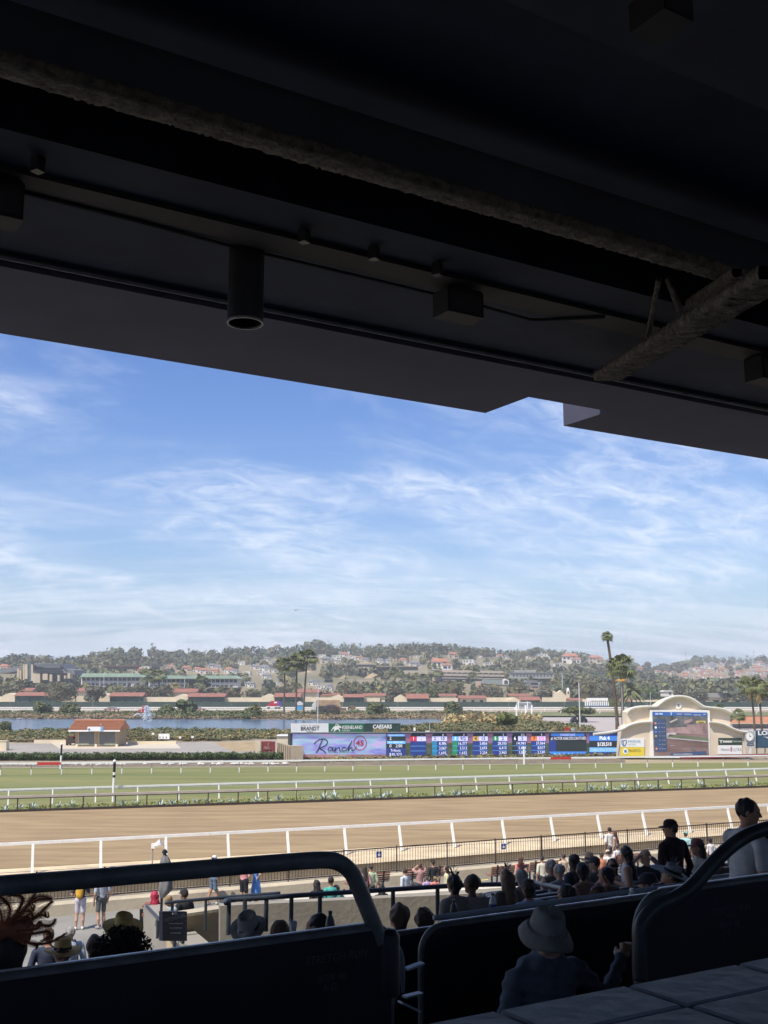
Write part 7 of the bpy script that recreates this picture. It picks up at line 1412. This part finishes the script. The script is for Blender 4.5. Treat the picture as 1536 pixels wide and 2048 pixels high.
        th_ = wr + dr * .03 - sd_ * .03 * sx; c(th_, th_ - sd_ * .03 * sx + dr * .045 - nn_ * .01, .0115, .009, 0, None, .008)
    # neck and head
    hz_ = z0 + .70; nk = T(0, 0, z0 + .50); hc = np.array(T(0, .02, hz_)); cs, sn = math.cos(headturn), math.sin(headturn)
    def Hd(x, y, z):
        y2 = y * math.cos(headtilt) - z * math.sin(headtilt); z2 = y * math.sin(headtilt) + z * math.cos(headtilt)
        return hc + np.array((x * cs - y2 * sn, x * sn + y2 * cs, z2))
    R3 = Matrix.Rotation(headturn, 3, 'Z') @ Matrix.Rotation(headtilt, 3, 'X')
    c(nk, hc + np.array((0, -.02, -.06)), .052, .048, 0); e(hc, (.074, .093, .108), 0, R3)
    c(Hd(0, .035, -.055), Hd(0, .055, -.092), .05, .036, 0)                                  # jaw and chin
    c(Hd(0, .085, .012), Hd(0, .108, -.022), .010, .014, 0, None, .01)                        # nose
    c(Hd(-.03, .082, .028), Hd(.03, .082, .028), .011, .011, 0, None, .012)                   # brow
    c(Hd(-.018, .088, -.052), Hd(.018, .088, -.052), .008, .008, 0, None, .008)               # mouth
    for sx in (-1, 1): e(Hd(sx * .076, -.005, -.005), (.015, .022, .034), 0, R3, .008)
    ms_ = [SK[skin], cloth(top), cloth(bottom), cloth(shoes)]
    o = bpy.data.objects.new('person', sdf_mesh('person', P, res, ms_, .028, .004 if res > .0095 else .011, 18 if res > .0095 else 30, PN)); COL.objects.link(o); o.location = loc; o.rotation_euler = (0, 0, face); tag(o, label, 'person', group)
    ey = MB()
    for sx in (-1, 1): ey.lathe([(.0001, -.008), (.009, -.004), (.009, .004), (.0001, .008)], Hd(sx * .031, .083, .012) * s, 8)
    ey.build('eyes', pm('eye_dark', (.015, .012, .012), .1, 3, .3), o)
    # hair
    if style != 'bald':
        H = [('e', tuple(Hd(0, -.022, .022) * s), tuple(np.array((.087, .095, .095)) * s), 0, 0, 0, R3)]
        if style == 'long': H += [('c', tuple(Hd(0, -.06, .0) * s), tuple((np.array(T(0, -.115, z0 + .34))) * s), .082 * s, .075 * s, 0, (1.12, .62, 1)), ('c', tuple(Hd(-.06, -.02, .0) * s), tuple(np.array(T(-.085, -.05, z0 + .44)) * s), .035 * s, .03 * s, 0), ('c', tuple(Hd(.06, -.02, .0) * s), tuple(np.array(T(.085, -.05, z0 + .44)) * s), .035 * s, .03 * s, 0)]
        if style == 'bob': H += [('c', tuple(Hd(0, -.05, .0) * s), tuple(Hd(0, -.045, -.075) * s), .084 * s, .066 * s, 0, (1.05, .75, 1))]
        if style == 'bun': H += [('e', tuple(Hd(0, -.075, .085) * s), (.045 * s,) * 3, 0, 0, 0)]
        if style == 'pony': H += [('c', tuple(Hd(0, -.10, .02) * s), tuple(Hd(0, -.13, -.20) * s), .038 * s, .02 * s, 0)]
        if style == 'curly':
            rg = np.random.default_rng(PN)
            D_ = rg.normal(size=(6000, 3)); D_ /= np.linalg.norm(D_, axis=1, keepdims=True); D_[:, 1] = D_[:, 1] * .9 - .2; q_ = (Hd(0, -.02, .03) + D_ * rg.uniform(.09, .165, (6000, 1))) * s
            fz = bpy.data.objects.new('hair_curls', leaf_mesh('hair_curls', q_, rg.normal(size=q_.shape), rg.uniform(.004, .011, 6000), np.full((6000, 3), .5), pm('frizzy_hair', (.045, .035, .03), .3, 20, .8, vcol=True))); COL.objects.link(fz); fz.parent = o; fz['kind'] = 'stuff'
        ho = bpy.data.objects.new('hair', sdf_mesh('hair', H, min(res, .016), [hairm(hair)], .02, .009 if res > .0125 else .004, 52, PN)); COL.objects.link(ho); ho.parent = o
    hm = None
    if hat:
        kind, hc_ = hat; mt = cloth(hc_, .2); m = MB()
        B0 = hc * s
        def put(mb, name): 
            ob = mb.build(name, mt, o, smooth=True); ob.location = B0; ob.rotation_euler = (headtilt, 0, headturn); return ob
        if kind == 'cap':
            m.lathe([(.0885 * s, .03 * s), (.092 * s, .06 * s), (.082 * s, .10 * s), (.05 * s, .128 * s), (.0001, .135 * s)], n=18, sy=1.12); put(m, 'cap'); b = MB(); n_ = 9
            for sgn, zz in ((1, .036), (-1, .030)):
                pts = [(.088 * s * math.cos(a), .10 * s * math.sin(a), zz * s) for a in np.linspace(.35, math.pi - .35, n_)]; out = [(.088 * s * math.cos(a), (.10 * math.sin(a) + .075 * math.sin(a) ** .6) * s, (zz - .014) * s) for a in np.linspace(.35, math.pi - .35, n_)]
                for i in range(n_ - 1): b.quad(*( [pts[i], pts[i + 1], out[i + 1], out[i]] if sgn < 0 else [pts[i], out[i], out[i + 1], pts[i + 1]]))
            put(b, 'cap_peak')
        elif kind == 'bucket':
            pr_ = [(.088, .025), (.098, .035), (.096, .075), (.086, .125), (.064, .145), (.0001, .148)]; m.lathe([(r * s, z * s) for r, z in pr_], n=30, sy=1.12); m.v = [(x, y * (1 + .08 * math.sin(z * 40)), z - (.022 * s if abs(x) < .035 * s and z > .13 * s else 0)) for x, y, z in m.v]; put(m, 'hat_crown')
            b = MB(); b.lathe([(.095 * s, .040 * s), (.125 * s, .022 * s), (.145 * s, -.004 * s), (.158 * s, -.030 * s), (.156 * s, -.036 * s), (.141 * s, -.014 * s), (.12 * s, .012 * s), (.09 * s, .03 * s)], n=36, sy=1.10); b.v = [(x, y, z + .014 * s * math.sin(3 * math.atan2(y, x) + 1) * (math.hypot(x, y) / (.17 * s)) ** 2) for x, y, z in b.v]; put(b, 'hat_brim')
            for zz in (.2, .4, .6, .8): 
                r0 = .10 + .054 * zz; q_ = MB(); q_.lathe([(r0 * s, (.039 - .072 * zz ** 1.3) * s), ((r0 + .004) * s, (.043 - .074 * zz ** 1.3) * s), ((r0 + .008) * s, (.036 - .076 * zz ** 1.3) * s)], n=36, sy=1.10); q_.v = [(x, y, z + .014 * s * math.sin(3 * math.atan2(y, x) + 1) * (math.hypot(x, y) / (.17 * s)) ** 2) for x, y, z in q_.v]; put(q_, 'brim_stitching')
        elif kind in ('straw', 'fedora', 'wide'):
            R_ = {'straw': .19, 'fedora': .155, 'wide': .24}[kind]; hh = .15 if kind != 'wide' else .13
            m.lathe([(.088 * s, .03 * s), (.09 * s, .05 * s), (.08 * s, hh * s), (.06 * s, (hh + .012) * s), (.03 * s, (hh - .012) * s), (.0001, (hh - .016) * s)], n=26, sy=1.15); put(m, 'hat_crown'); b = MB(); b.lathe([(.085 * s, .042 * s), (R_ * .7 * s, .036 * s), (R_ * s, .05 * s), (R_ * s, .044 * s), (R_ * .7 * s, .028 * s), (.085 * s, .032 * s)], n=30, sy=1.08); b.v = [(x, y, z - .03 * s * (abs(y) / (R_ * s)) ** 2) for x, y, z in b.v]; put(b, 'hat_brim'); r_ = MB(); r_.lathe([(.0905 * s, .045 * s), (.090 * s, .075 * s)], n=26, sy=1.16); ob = r_.build('hat_band', cloth((.03, .03, .03)), o); ob.location = B0; ob.rotation_euler = (headtilt, 0, headturn)
    if extra == 'flowers' or extra == 'feathers':
        rg = np.random.default_rng(PN); m = MB()
        for k in range(26 if extra == 'flowers' else 16):
            a = rg.uniform(0, 6.28); el_ = rg.uniform(.5, 1.5); d_ = Vector((math.cos(a) * math.cos(el_) * .9, math.sin(a) * math.cos(el_) * .6, math.sin(el_))); b_ = Vector(hc) * s + Vector((0, -.02, .09)) * s; L_ = rg.uniform(.07, .15) * s; sd2 = d_.orthogonal().normalized() * rg.uniform(.012, .022) * s
            p0 = b_ + d_ * .02; p1 = p0 + d_ * L_; m.quad(p0, p0.lerp(p1, .6) + sd2, p1, p0.lerp(p1, .6) - sd2)
        m.build('headpiece', pm('headpiece_dark', (.06, .06, .06), .6, 12, .8) if extra == 'feathers' else pm('headpiece_pale', (.40, .40, .42), .5, 12, .8), o)
    return o
def hh(pose, h=1.75, seat=.46): s = h / 1.75; return (seat / s + .10 + .70) * s if pose == 'sit' else 1.64 * s
def on_plaza(px, py, pose='stand', h=1.75): p = onz(px, py, -.8 + hh(pose, h)); p.z = -.8; return p
def in_stand(px, py, pose='sit', h=1.75, va=6.6, vb=16.5, force=None):
    best = None
    for v in (np.arange(va, vb, .05) if force is None else [force]):
        u, z = onv(px, py, v); e_ = abs((z - hh(pose, h)) - floor_at(v + 1e-6))
        if best is None or e_ < best[0]: best = (e_, v, u, z)
    _, v, u, z = best; return S(u, v, z - hh(pose, h))
def to(px, py): return 0.0
FV = RZ                                        # facing the track
# ------------------------------------------------------------------ spectators in the sun on the plaza
person('man in dark tee and white patterned shorts with a yellow backpack, back to us', on_plaza(163, 1757), FV - .5, top=(.03, .035, .05), bottom=(.55, .52, .60), legs='short', armL='bent', armR='phone', skin='l', shoes=(.75, .75, .72), h=1.76)
bp = bpy.data.objects[-1] if False else None
pm_ = on_plaza(163, 1757); 
m = MB(); me_ = sdf_mesh('backpack', [('e', (0, -.19, 1.22), (.13, .09, .21), 0, 0, 0, None), ('e', (0, -.25, 1.13), (.10, .05, .10), 0, 0, 0, None)], .02, [cloth((.60, .34, .04))]); o = bpy.data.objects.new('backpack', me_); COL.objects.link(o)
BODY = [x for x in bpy.data.objects if x.get('category') == 'person'][-1]; o.parent = BODY
person('man in grey and white tee and charcoal shorts standing with hands at his sides', on_plaza(205, 1755), FV + .15, top=(.42, .46, .52), bottom=(.10, .11, .115), legs='short', skin='l', shoes=(.35, .36, .38), h=1.80, hair='dark')
person('man in denim shorts, white cap and white socks walking by the yellow hydrant', on_plaza(428, 1718), FV - 1.2, top=(.55, .55, .55), bottom=(.13, .18, .25), legs='short', hat=('cap', (.75, .75, .75)), skin='m', extra='stride', shoes=(.6, .6, .6))
person('man in a pink polo shirt and black shorts talking', on_plaza(489, 1722), FV - 1.1, top=(.60, .27, .30), bottom=(.02, .02, .025), legs='short', armL='bent', armR='bent', skin='l', fat=1.1)
wb = person('woman in a bright blue dress with an orange pattern, hand on hip', on_plaza(513, 1722, h=1.68), FV + 1.2, top=(.10, .26, .62), bottom=(.10, .26, .62), legs='short', dress=True, armL='hip', armR='bent', skin='l', female=True, style='bob', hair='blonde', h=1.68)
person('woman with long bright red hair sitting at a table by the umbrella', in_stand(309, 1790, 'sit', force=24.6), FV + .2, 'sit', top=(.06, .06, .065), hair='red', style='long', skin='l', female=True, h=1.7)
person('woman in pale denim dress sitting behind the menu sign', in_stand(338, 1796, 'sit', force=24.6), FV - .4, 'sit', top=(.42, .50, .58), hair='blonde', style='bob', skin='l', female=True, armR='chin', h=1.66)
person('man in black tee and black cap sitting behind the menu sign', in_stand(369, 1789, 'sit', force=24.6), FV + .3, 'sit', top=(.025, .027, .028), hat=('cap', (.03, .03, .035)), skin='m')
def seat_p(label, px, py, **kw): 
    h = kw.get('h', 1.72); kw['h'] = h; return person(label, on_plaza(px, py, 'sit', h), kw.pop('face', FV * .75), 'sit', **kw)
seat_p('woman with long dark hair in a pink top on the left bench', 729, 1738, top=(.62, .36, .36), hair='dark', style='long', skin='l', female=True)
seat_p('man in pale green shirt with dark hair on the bench, head bowed', 742, 1736, top=(.50, .60, .40), hair='black', skin='l')
seat_p('woman in dusty pink top, both arms raised behind her head, on the bench', 840, 1732, top=(.48, .28, .26), hair='brown', style='bun', skin='l', female=True, armL='up', armR='up')
seat_p('man in black tee and black cap on the bench beside a thick fence post', 866, 1726, top=(.03, .032, .035), hat=('cap', (.025, .025, .03)), skin='l')
seat_p('man in pale blue grey shirt sitting alone low on the steps', 810, 1743, top=(.58, .63, .67), hair='dark', skin='l', sleeve='short', face=FV + .3)
seat_p('child in a lilac top sitting below the pink woman', 854, 1757, top=(.50, .38, .62), hair='brown', skin='l', h=1.3)
seat_p('child in a coral top sitting beside the lilac child', 870, 1757, top=(.70, .26, .20), hair='blonde', style='bob', skin='l', h=1.3)
seat_p('woman with long dark hair in a pale yellow dress sitting sideways', 893, 1738, top=(.66, .60, .36), hair='black', style='long', skin='l', female=True, face=FV + 1.0)
seat_p('woman in a bright red sleeveless top on the bench, seen from the side', 1041, 1719, top=(.70, .06, .05), hair='auburn', style='long', skin='l', female=True, sleeve='none', face=FV - .5)
seat_p('man in cream tee leaning on the bench, dark bun', 1084, 1718, top=(.66, .62, .50), hair='black', style='bun', skin='l')
seat_p('man in beige tee on the bench right of the cream tee', 1127, 1713, top=(.58, .46, .34), hair='dark', skin='m')
seat_p('woman in an orange top at the left end of the further bench', 1203, 1711, top=(.62, .24, .13), hair='dark', style='short', skin='m', sleeve='none', female=True)
seat_p('person in white tee and pale cap at the right of the further bench', 1216, 1706, top=(.74, .74, .72), hat=('cap', (.66, .52, .38)), skin='l')
seat_p('child in a white top sitting below the standing couple', 1234, 1695, top=(.76, .74, .74), hair='dark', skin='l', h=1.4)
person('man in white shirt and grey trousers standing with his arm round a woman', on_plaza(1219, 1662), FV * .8, top=(.72, .72, .68), bottom=(.17, .16, .16), skin='m', hair='black', h=1.80)
person('woman with long red brown hair in a white dress beside the man in white', on_plaza(1230, 1667, h=1.68), FV + .4, top=(.70, .62, .60), bottom=(.6, .6, .6), skin='m', hair='auburn', style='long', female=True, dress=True, sleeve='none', h=1.68)
person('person in teal cap and teal tee walking by the fence', on_plaza(1371, 1669, h=1.7), FV - 1.0, top=(.35, .58, .58), bottom=(.3, .2, .15), hat=('cap', (.22, .52, .50)), skin='l', h=1.7)
seat_p('person with dark hair and tan top sitting by the far right bench', 1404, 1682, top=(.50, .40, .30), hair='dark', skin='l')
seat_p('person with dark hair and white top sitting at the far right bench', 1420, 1681, top=(.72, .70, .70), hair='black', style='bob', skin='l', female=True)
for a in (('woman with long black hair sitting beyond the parapet, left one', 633, 1768, (.03, .03, .035), 'black', 'long', 'm'), ('man in a bright teal tee sitting beyond the parapet', 662, 1762, (.08, .42, .38), 'black', 'short', 'm'), ('dark haired person in black sitting beside the teal tee', 673, 1778, (.20, .21, .23), 'black', 'short', 'm'), ('person with black hair and black top beyond the parapet, right of the bent rail', 762, 1775, (.022, .022, .025), 'black', 'long', 'm')):
    person(a[0], in_stand(a[1], a[2], 'sit', force=27.0 if a[1] < 700 else 25.5), FV + RNG.uniform(-.3, .3), 'sit', top=a[3], hair=a[4], style=a[5], skin=a[6], sleeve='short')
person('man in pale blue shirt with dark braces standing near the left edge', on_plaza(141, 1862) if False else in_stand(141, 1866, 'stand', force=20.5), FV + .2, top=(.42, .52, .66), skin='l', hair='grey', style='short', bottom=(.05, .06, .08), fat=1.15)
sb = [x for x in bpy.data.objects if x.get('category') == 'person'][-1]; m = MB()
for sx in (-.1, .1): m.tube([(sx, -.135, 1.0), (sx * .9, -.145, 1.25), (sx * .9, -.10, 1.45), (sx, .02, 1.50)], .018, 6)
m.build('braces', cloth((.03, .04, .05)), sb)
person('person in dark blue standing close to the left edge below the feathers', in_stand(97, 1872, 'stand', force=17.5), FV - .4, top=(.04, .05, .09), skin='m', hair='brown', style='short', bottom=(.03, .03, .04))
person('woman in a wide golden straw hat with bare shoulders, seen from behind', in_stand(246, 1862, 'sit', force=10.2), FV, 'sit', top=(.25, .12, .08), sleeve='none', skin='m', hair='dark', hat=('straw', (.62, .42, .14)), female=True, res=.016, headtilt=.35)
person('small head in a straw hat low at the left behind the partition', in_stand(126, 1908, 'sit', force=11.5), FV, 'sit', top=(.35, .16, .12), skin='m', hair='brown', hat=('straw', (.58, .40, .17)))
person('person with grey brown hair peeping over the partition left of the straw hat', in_stand(191, 1893, 'sit', force=11.0), FV, 'sit', top=(.1, .1, .12), skin='l', hair='brown', style='bob')
# ------------------------------------------------------------------ shaded rows, left block
def row(label, px, py, v, **kw):
    kw.setdefault('res', .015); kw.setdefault('headturn', RNG.uniform(-.8, .8)); pose = kw.pop('pose', 'sit'); h = kw.get('h', 1.75); return person(label, in_stand(px, py, pose, h, force=v), kw.pop('face', FV), pose, **kw)
row('person with a big dark curly hairdo behind the left partition', 245, 1925, 5.6, top=(.02, .02, .025), hair='black', style='curly', skin='d')
row('person in a grey fedora and blue shirt seen from behind and above', 500, 1862, 8.7, top=(.20, .28, .46), hair='grey', hat=('fedora', (.30, .28, .26)), skin='l', headtilt=.55)
row('person with close cropped brown hair left of the bent rail', 563, 1868, 8.45, top=(.05, .05, .06), hair='brown', skin='m')
row('person with short dark hair and glasses left of the bent rail', 637, 1855, 8.5, top=(.05, .06, .08), hair='black', skin='m')
row('person with thick brown hair just right of the bent rail', 799, 1832, 8.5, top=(.04, .04, .05), hair='brown', style='bob', skin='m', headtilt=.2)
row('person with short brown hair peeping over the middle partition', 852, 1842, 8.5, top=(.05, .05, .05), hair='brown', skin='m')
# ------------------------------------------------------------------ right seating rows
R = [('woman with black hair and a dark feather headpiece in the right rows', 909, 1767, 11.4, (.24, .23, .20), 'black', 'bob', 'm', dict(extra='feathers', female=True)), ('man with short dark hair beside the feather headpiece', 945, 1767, 11.4, (.30, .28, .24), 'dark', 'short', 'd', {}), ('woman with long light brown hair and a flower crown', 1014, 1755, 11.8, (.10, .09, .08), 'brown', 'long', 'l', dict(extra='flowers', female=True)), ('woman with greying hair and a pale flower crown beside her', 1044, 1752, 13.0, (.2, .18, .16), 'grey', 'bob', 'l', dict(extra='flowers', female=True)), ('person with dark hair and pale blue shirt in the right rows', 1058, 1775, 11.3, (.36, .42, .55), 'dark', 'bob', 'm', {}),
     ('woman with grey swept back hair and bare shoulders', 1101, 1733, 15.3, (.10, .09, .09), 'grey', 'bun', 'l', dict(female=True, sleeve='none')), ('man with grey hair beside the swept back grey hair', 1119, 1741, 14.8, (.22, .21, .22), 'grey', 'short', 'l', {}), ('tall woman with long dark hair facing right in the right rows', 1150, 1722, 13.4, (.03, .035, .06), 'dark', 'long', 'm', dict(female=True, headturn=-.6)), ('woman with dark hair tied up and bare back', 1167, 1741, 11.6, (.22, .13, .10), 'black', 'bob', 'm', dict(female=True, sleeve='none')), ('dark haired person with bare arm raised beside the bare back', 1214, 1749, 11.6, (.15, .10, .08), 'black', 'bob', 'm', dict(female=True, sleeve='none', armL='chin')), ('woman in sunglasses facing the camera', 1223, 1731, 13.6, (.35, .33, .32), 'dark', 'long', 'm', dict(female=True, face=FV + math.pi - .3)), ('person in a flat dark cap low in the right rows', 1190, 1727, 15.6, (.10, .09, .08), 'black', 'short', 'm', dict(hat=('cap', (.05, .05, .055)))), ('person in a broad pale straw hat far down the right rows', 1180, 1722, 16.2, (.5, .35, .25), 'brown', 'bob', 'l', dict(hat=('straw', (.52, .36, .24)))),
     ('bald man with raised arm and dark shirt', 1293, 1712, 13.2, (.05, .05, .055), 'grey', 'bald', 'l', dict(armL='up')), ('woman in dark red baseball cap looking left', 1397, 1694, 12.2, (.34, .31, .26), 'dark', 'long', 'm', dict(hat=('cap', (.22, .09, .09)), face=FV + 1.2, sleeve='none', female=True)), ('man in a dark cap looking left just below the right hand rail', 1300, 1770, 8.9, (.04, .04, .05), 'dark', 'short', 'm', dict(hat=('cap', (.03, .03, .04)), face=FV + 1.3)), ('dark haired head right beside the aisle rail', 1318, 1792, 7.4, (.03, .03, .04), 'black', 'short', 'm', {}), ('woman in a wide grey hat trimmed with pale petals', 1345, 1752, 9.3, (.20, .19, .21), 'dark', 'bob', 'm', dict(extra='flowers', female=True, hat=('wide', (.24, .25, .28)), headtilt=.35)), ('round dark head in front of the counter on the second row', 1134, 1790, 9.3, (.02, .02, .025), 'black', 'bob', 'm', {}), ('auburn haired head bowed over the second row', 1198, 1790, 9.2, (.03, .02, .03), 'auburn', 'short', 'm', {}), ('dark haired head at the right picture edge behind the partition', 1515, 1757, 6.9, (.05, .04, .05), 'auburn', 'bob', 'm', dict(female=True)), ('man in navy shirt standing behind the man in the white shirt', 1524, 1672, 9.5, (.09, .10, .15), 'black', 'short', 'm', dict(pose='stand')), ('person with brown hair low beside the red cap', 1440, 1715, 12.6, (.15, .10, .09), 'auburn', 'bob', 'm', {})]
for lab, px, py, v, top, hr_, sty, sk, kw in R: row(lab, px, py, v, top=top, hair=hr_, style=sty, skin=sk, res=.015, **kw)
sg_ = [x for x in bpy.data.objects if x.get('label') == 'woman in sunglasses facing the camera'][0]; 
MB().box((0, .105, hh('sit') + .012), (.15, .02, .045)).build('sunglasses', M_black, sg_)
row('tall woman with long black hair in a sleeveless white top, standing', 1254, 1668, 12.6, pose='stand', top=(.52, .50, .47), bottom=(.45, .44, .42), hair='black', style='long', skin='m', female=True, sleeve='none', armL='bent', armR='bent', face=FV + .5, h=1.70) if False else row('tall woman with long black hair in a sleeveless white top, standing', 1254, 1706, 12.6, pose='stand', top=(.52, .50, .47), bottom=(.45, .44, .42), hair='black', style='long', skin='m', female=True, sleeve='none', armL='bent', armR='bent', face=FV + .7, h=1.66)
row('man in black cap and dark maroon shirt standing with his back to us', 1343, 1657, 11.4, pose='stand', top=(.040, .022, .026), bottom=(.03, .03, .035), hair='dark', skin='m', hat=('cap', (.018, .018, .022)), sleeve='long', fat=1.25, armL='bent', armR='down', headturn=.9, res=.014)
wm = row('man in loose white tee standing at the right in profile', 1478, 1624, 6.9, pose='stand', top=(.50, .51, .53), bottom=(.05, .06, .09), hair='black', skin='m', fat=1.08, face=FV - 1.75, armL='phone', armR='bent', lean=.12, headtilt=-.15, res=.010, h=1.80)
# ------------------------------------------------------------------ the man in the grey hat, close by
vh = 5.35; uh, zh = onv(1074, 1860, vh); hm_ = person('man in a grey bucket hat and denim shirt lounging with one arm out', S(uh, vh, zh - hh('sit', 1.84)), FV - .05, 'sit', top=(.12, .145, .185), bottom=(.07, .10, .15), hair='grey', style='short', hat=('bucket', (.27, .265, .25)), sleeve='long', skin='l', armR=((.24, .04, -.17), (.42, .12, .0)), armL=((.10, -.02, -.30), (.14, .24, -.33)), lean=-.16, headtilt=.30, res=.0085, fat=1.34, h=1.84)
m = sdf_mesh('collar', [('c', (-.07, -.055, hh('sit', 1.84) - .165), (.07, -.055, hh('sit', 1.84) - .165), .028, .028, 0, None)], .008, [cloth((.16, .19, .24))]); o = bpy.data.objects.new('collar', m); COL.objects.link(o); o.parent = hm_; o.location = (0, -.06, -.02)
c_ = dup(cb, loc=S(uh, vh, floor_at(vh)), rz=FV, label='black box chair under the man in the grey hat')
# ------------------------------------------------------------------ woman with orange feathers at the left edge
fw = person('dark silhouetted woman with an orange feather headpiece at the left edge', S(onv(8, 1905, 4.95)[0], 4.95, onv(8, 1905, 4.95)[1] - hh('sit')), FV, 'sit', top=(.02, .02, .025), hair='black', style='bob', skin='d', res=.012)
M_feather = pm('orange_feather', (.55, .20, .09), .35, 14, .75, alpha=.5); M_quill = pm('dark_quill', (.24, .08, .045), .3, 14, .7); Pf = Pl(S(-3, 4.9, 0), S(3, 4.9, 0)); 
def feather(pts, w, parent):
    C = smooth_path([Pf.pt(x, y, RNG.uniform(-.06, .06)) for x, y in pts], 6); m = MB(); n_ = len(C); m.tube(C, [.0045 * (1 - .6 * i / n_) for i in range(n_)], 5, 1)
    for i in range(n_ - 1):
        t0, t1 = i / n_, (i + 1) / n_; w0, w1 = (w * math.sin(math.pi * min(1, .12 + t * .88)) ** .7 for t in (t0, t1)); d = (C[i + 1] - C[i]).normalized(); s_ = d.cross(Pf.n).normalized()
        for sg in (-1, 1): m.quad(C[i], C[i + 1], C[i + 1] + s_ * sg * w1 + Pf.n * .006 * sg, C[i] + s_ * sg * w0 + Pf.n * .006 * sg)
    o = m.build('feather', [M_feather, M_quill], parent); o.matrix_parent_inverse = Matrix.LocRotScale(Vector(parent.location), parent.rotation_euler, None).inverted(); return o
for pts, w in ((((20, 1850), (40, 1815), (45, 1795), (30, 1789), (16, 1793)), .012), (((25, 1850), (50, 1815), (80, 1798), (105, 1797)), .020), (((30, 1855), (70, 1835), (90, 1815), (107, 1803)), .014), (((30, 1860), (75, 1850), (100, 1850), (112, 1840)), .016), (((35, 1862), (70, 1858), (82, 1850), (80, 1845), (74, 1850)), .012), (((25, 1868), (60, 1868), (95, 1862), (99, 1868), (95, 1878), (78, 1885)), .014), (((30, 1875), (55, 1885), (75, 1890), (72, 1898)), .012), (((35, 1880), (80, 1888), (110, 1880), (132, 1868)), .007), (((10, 1850), (20, 1820), (10, 1800), (-10, 1790)), .020), (((15, 1850), (32, 1830), (60, 1822), (64, 1838), (60, 1848)), .016), (((5, 1850), (0, 1820), (-15, 1800)), .03), (((22, 1850), (45, 1838), (66, 1820), (65, 1808)), .012), (((28, 1848), (62, 1800), (68, 1786), (60, 1778)), .010), (((20, 1855), (52, 1845), (80, 1830), (92, 1834), (91, 1822)), .012)):
    feather(pts, w * 1.25, fw)
    for _ in range(2): feather([(x + RNG.normal() * 4 * i / len(pts), y + RNG.normal() * 4 * i / len(pts)) for i, (x, y) in enumerate(pts)], w * .5, fw)
tuft = [('e', (.02, -.03, hh('sit') + .10), (.10, .09, .05), 0, 0, 0, None)]
o = bpy.data.objects.new('feather_base', sdf_mesh('feather_base', tuft, .012, [M_quill], .02, .012, 50)); COL.objects.link(o); o.parent = fw
CPN = 0
for i, (v, zt_) in enumerate(ROWTOP[1:6]):
    for j in range(3):
        u = U0(v) + .8 + j * 1.7 + RNG.uniform(0, .9); c = S(u, v + .2, zt_ - .13); o = MB().lathe([(.0001, 0), (.028, 0), (.04, .11), (.036, .11), (.025, .01)], c, 12).build('paper_cup', M_white if j != 1 else pm('pale_plastic', (.55, .58, .60))); tag(o, ('white paper cup', 'clear plastic cup', 'white cup')[j] + ' on the counter of the ' + ORD[i + 1] + ' row, ' + ('nearest the stair', 'in the middle', 'further along')[j], 'cup', 'cups on the counters')
# bird in the sky
bd = thing('bird', 'tiny dark bird flying in the sky above the ridge', 'bird', tuple(ony(591, 1221, 120))); m = MB(); m.tube([(0, -.3, 0), (0, 0, .02), (0, .25, 0)], [.02, .08, .02], 6); m.build('body', M_black, bd)
for sx in (-1, 1): MB().prism([(0, -.08, .02), (sx * .22, -.1, .14), (sx * .45, -.12, .10), (sx * .24, .06, .14), (0, .08, .02)], (0, 0, .01)).build('wing', M_black, bd)
# ================================================================== haze in the air
hzb = MB(); hzb.box((60, 940, 44), (3800, 2240, 91)); hz_o = hzb.build('haze', ()); 
mh = bpy.data.materials.new('haze'); mh.use_nodes = True; t = mh.node_tree; t.nodes.clear(); ou = t.nodes.new('ShaderNodeOutputMaterial'); pv = t.nodes.new('ShaderNodeVolumePrincipled')
pv.inputs['Color'].default_value = (.86, .90, .96, 1); pv.inputs['Density'].default_value = .00035; pv.inputs['Anisotropy'].default_value = -.1; t.links.new(pv.outputs[0], ou.inputs['Volume'])
hz_o.data.materials.append(mh); hz_o['kind'] = 'stuff'; hz_o['label'] = 'thin pale haze in the distant air'
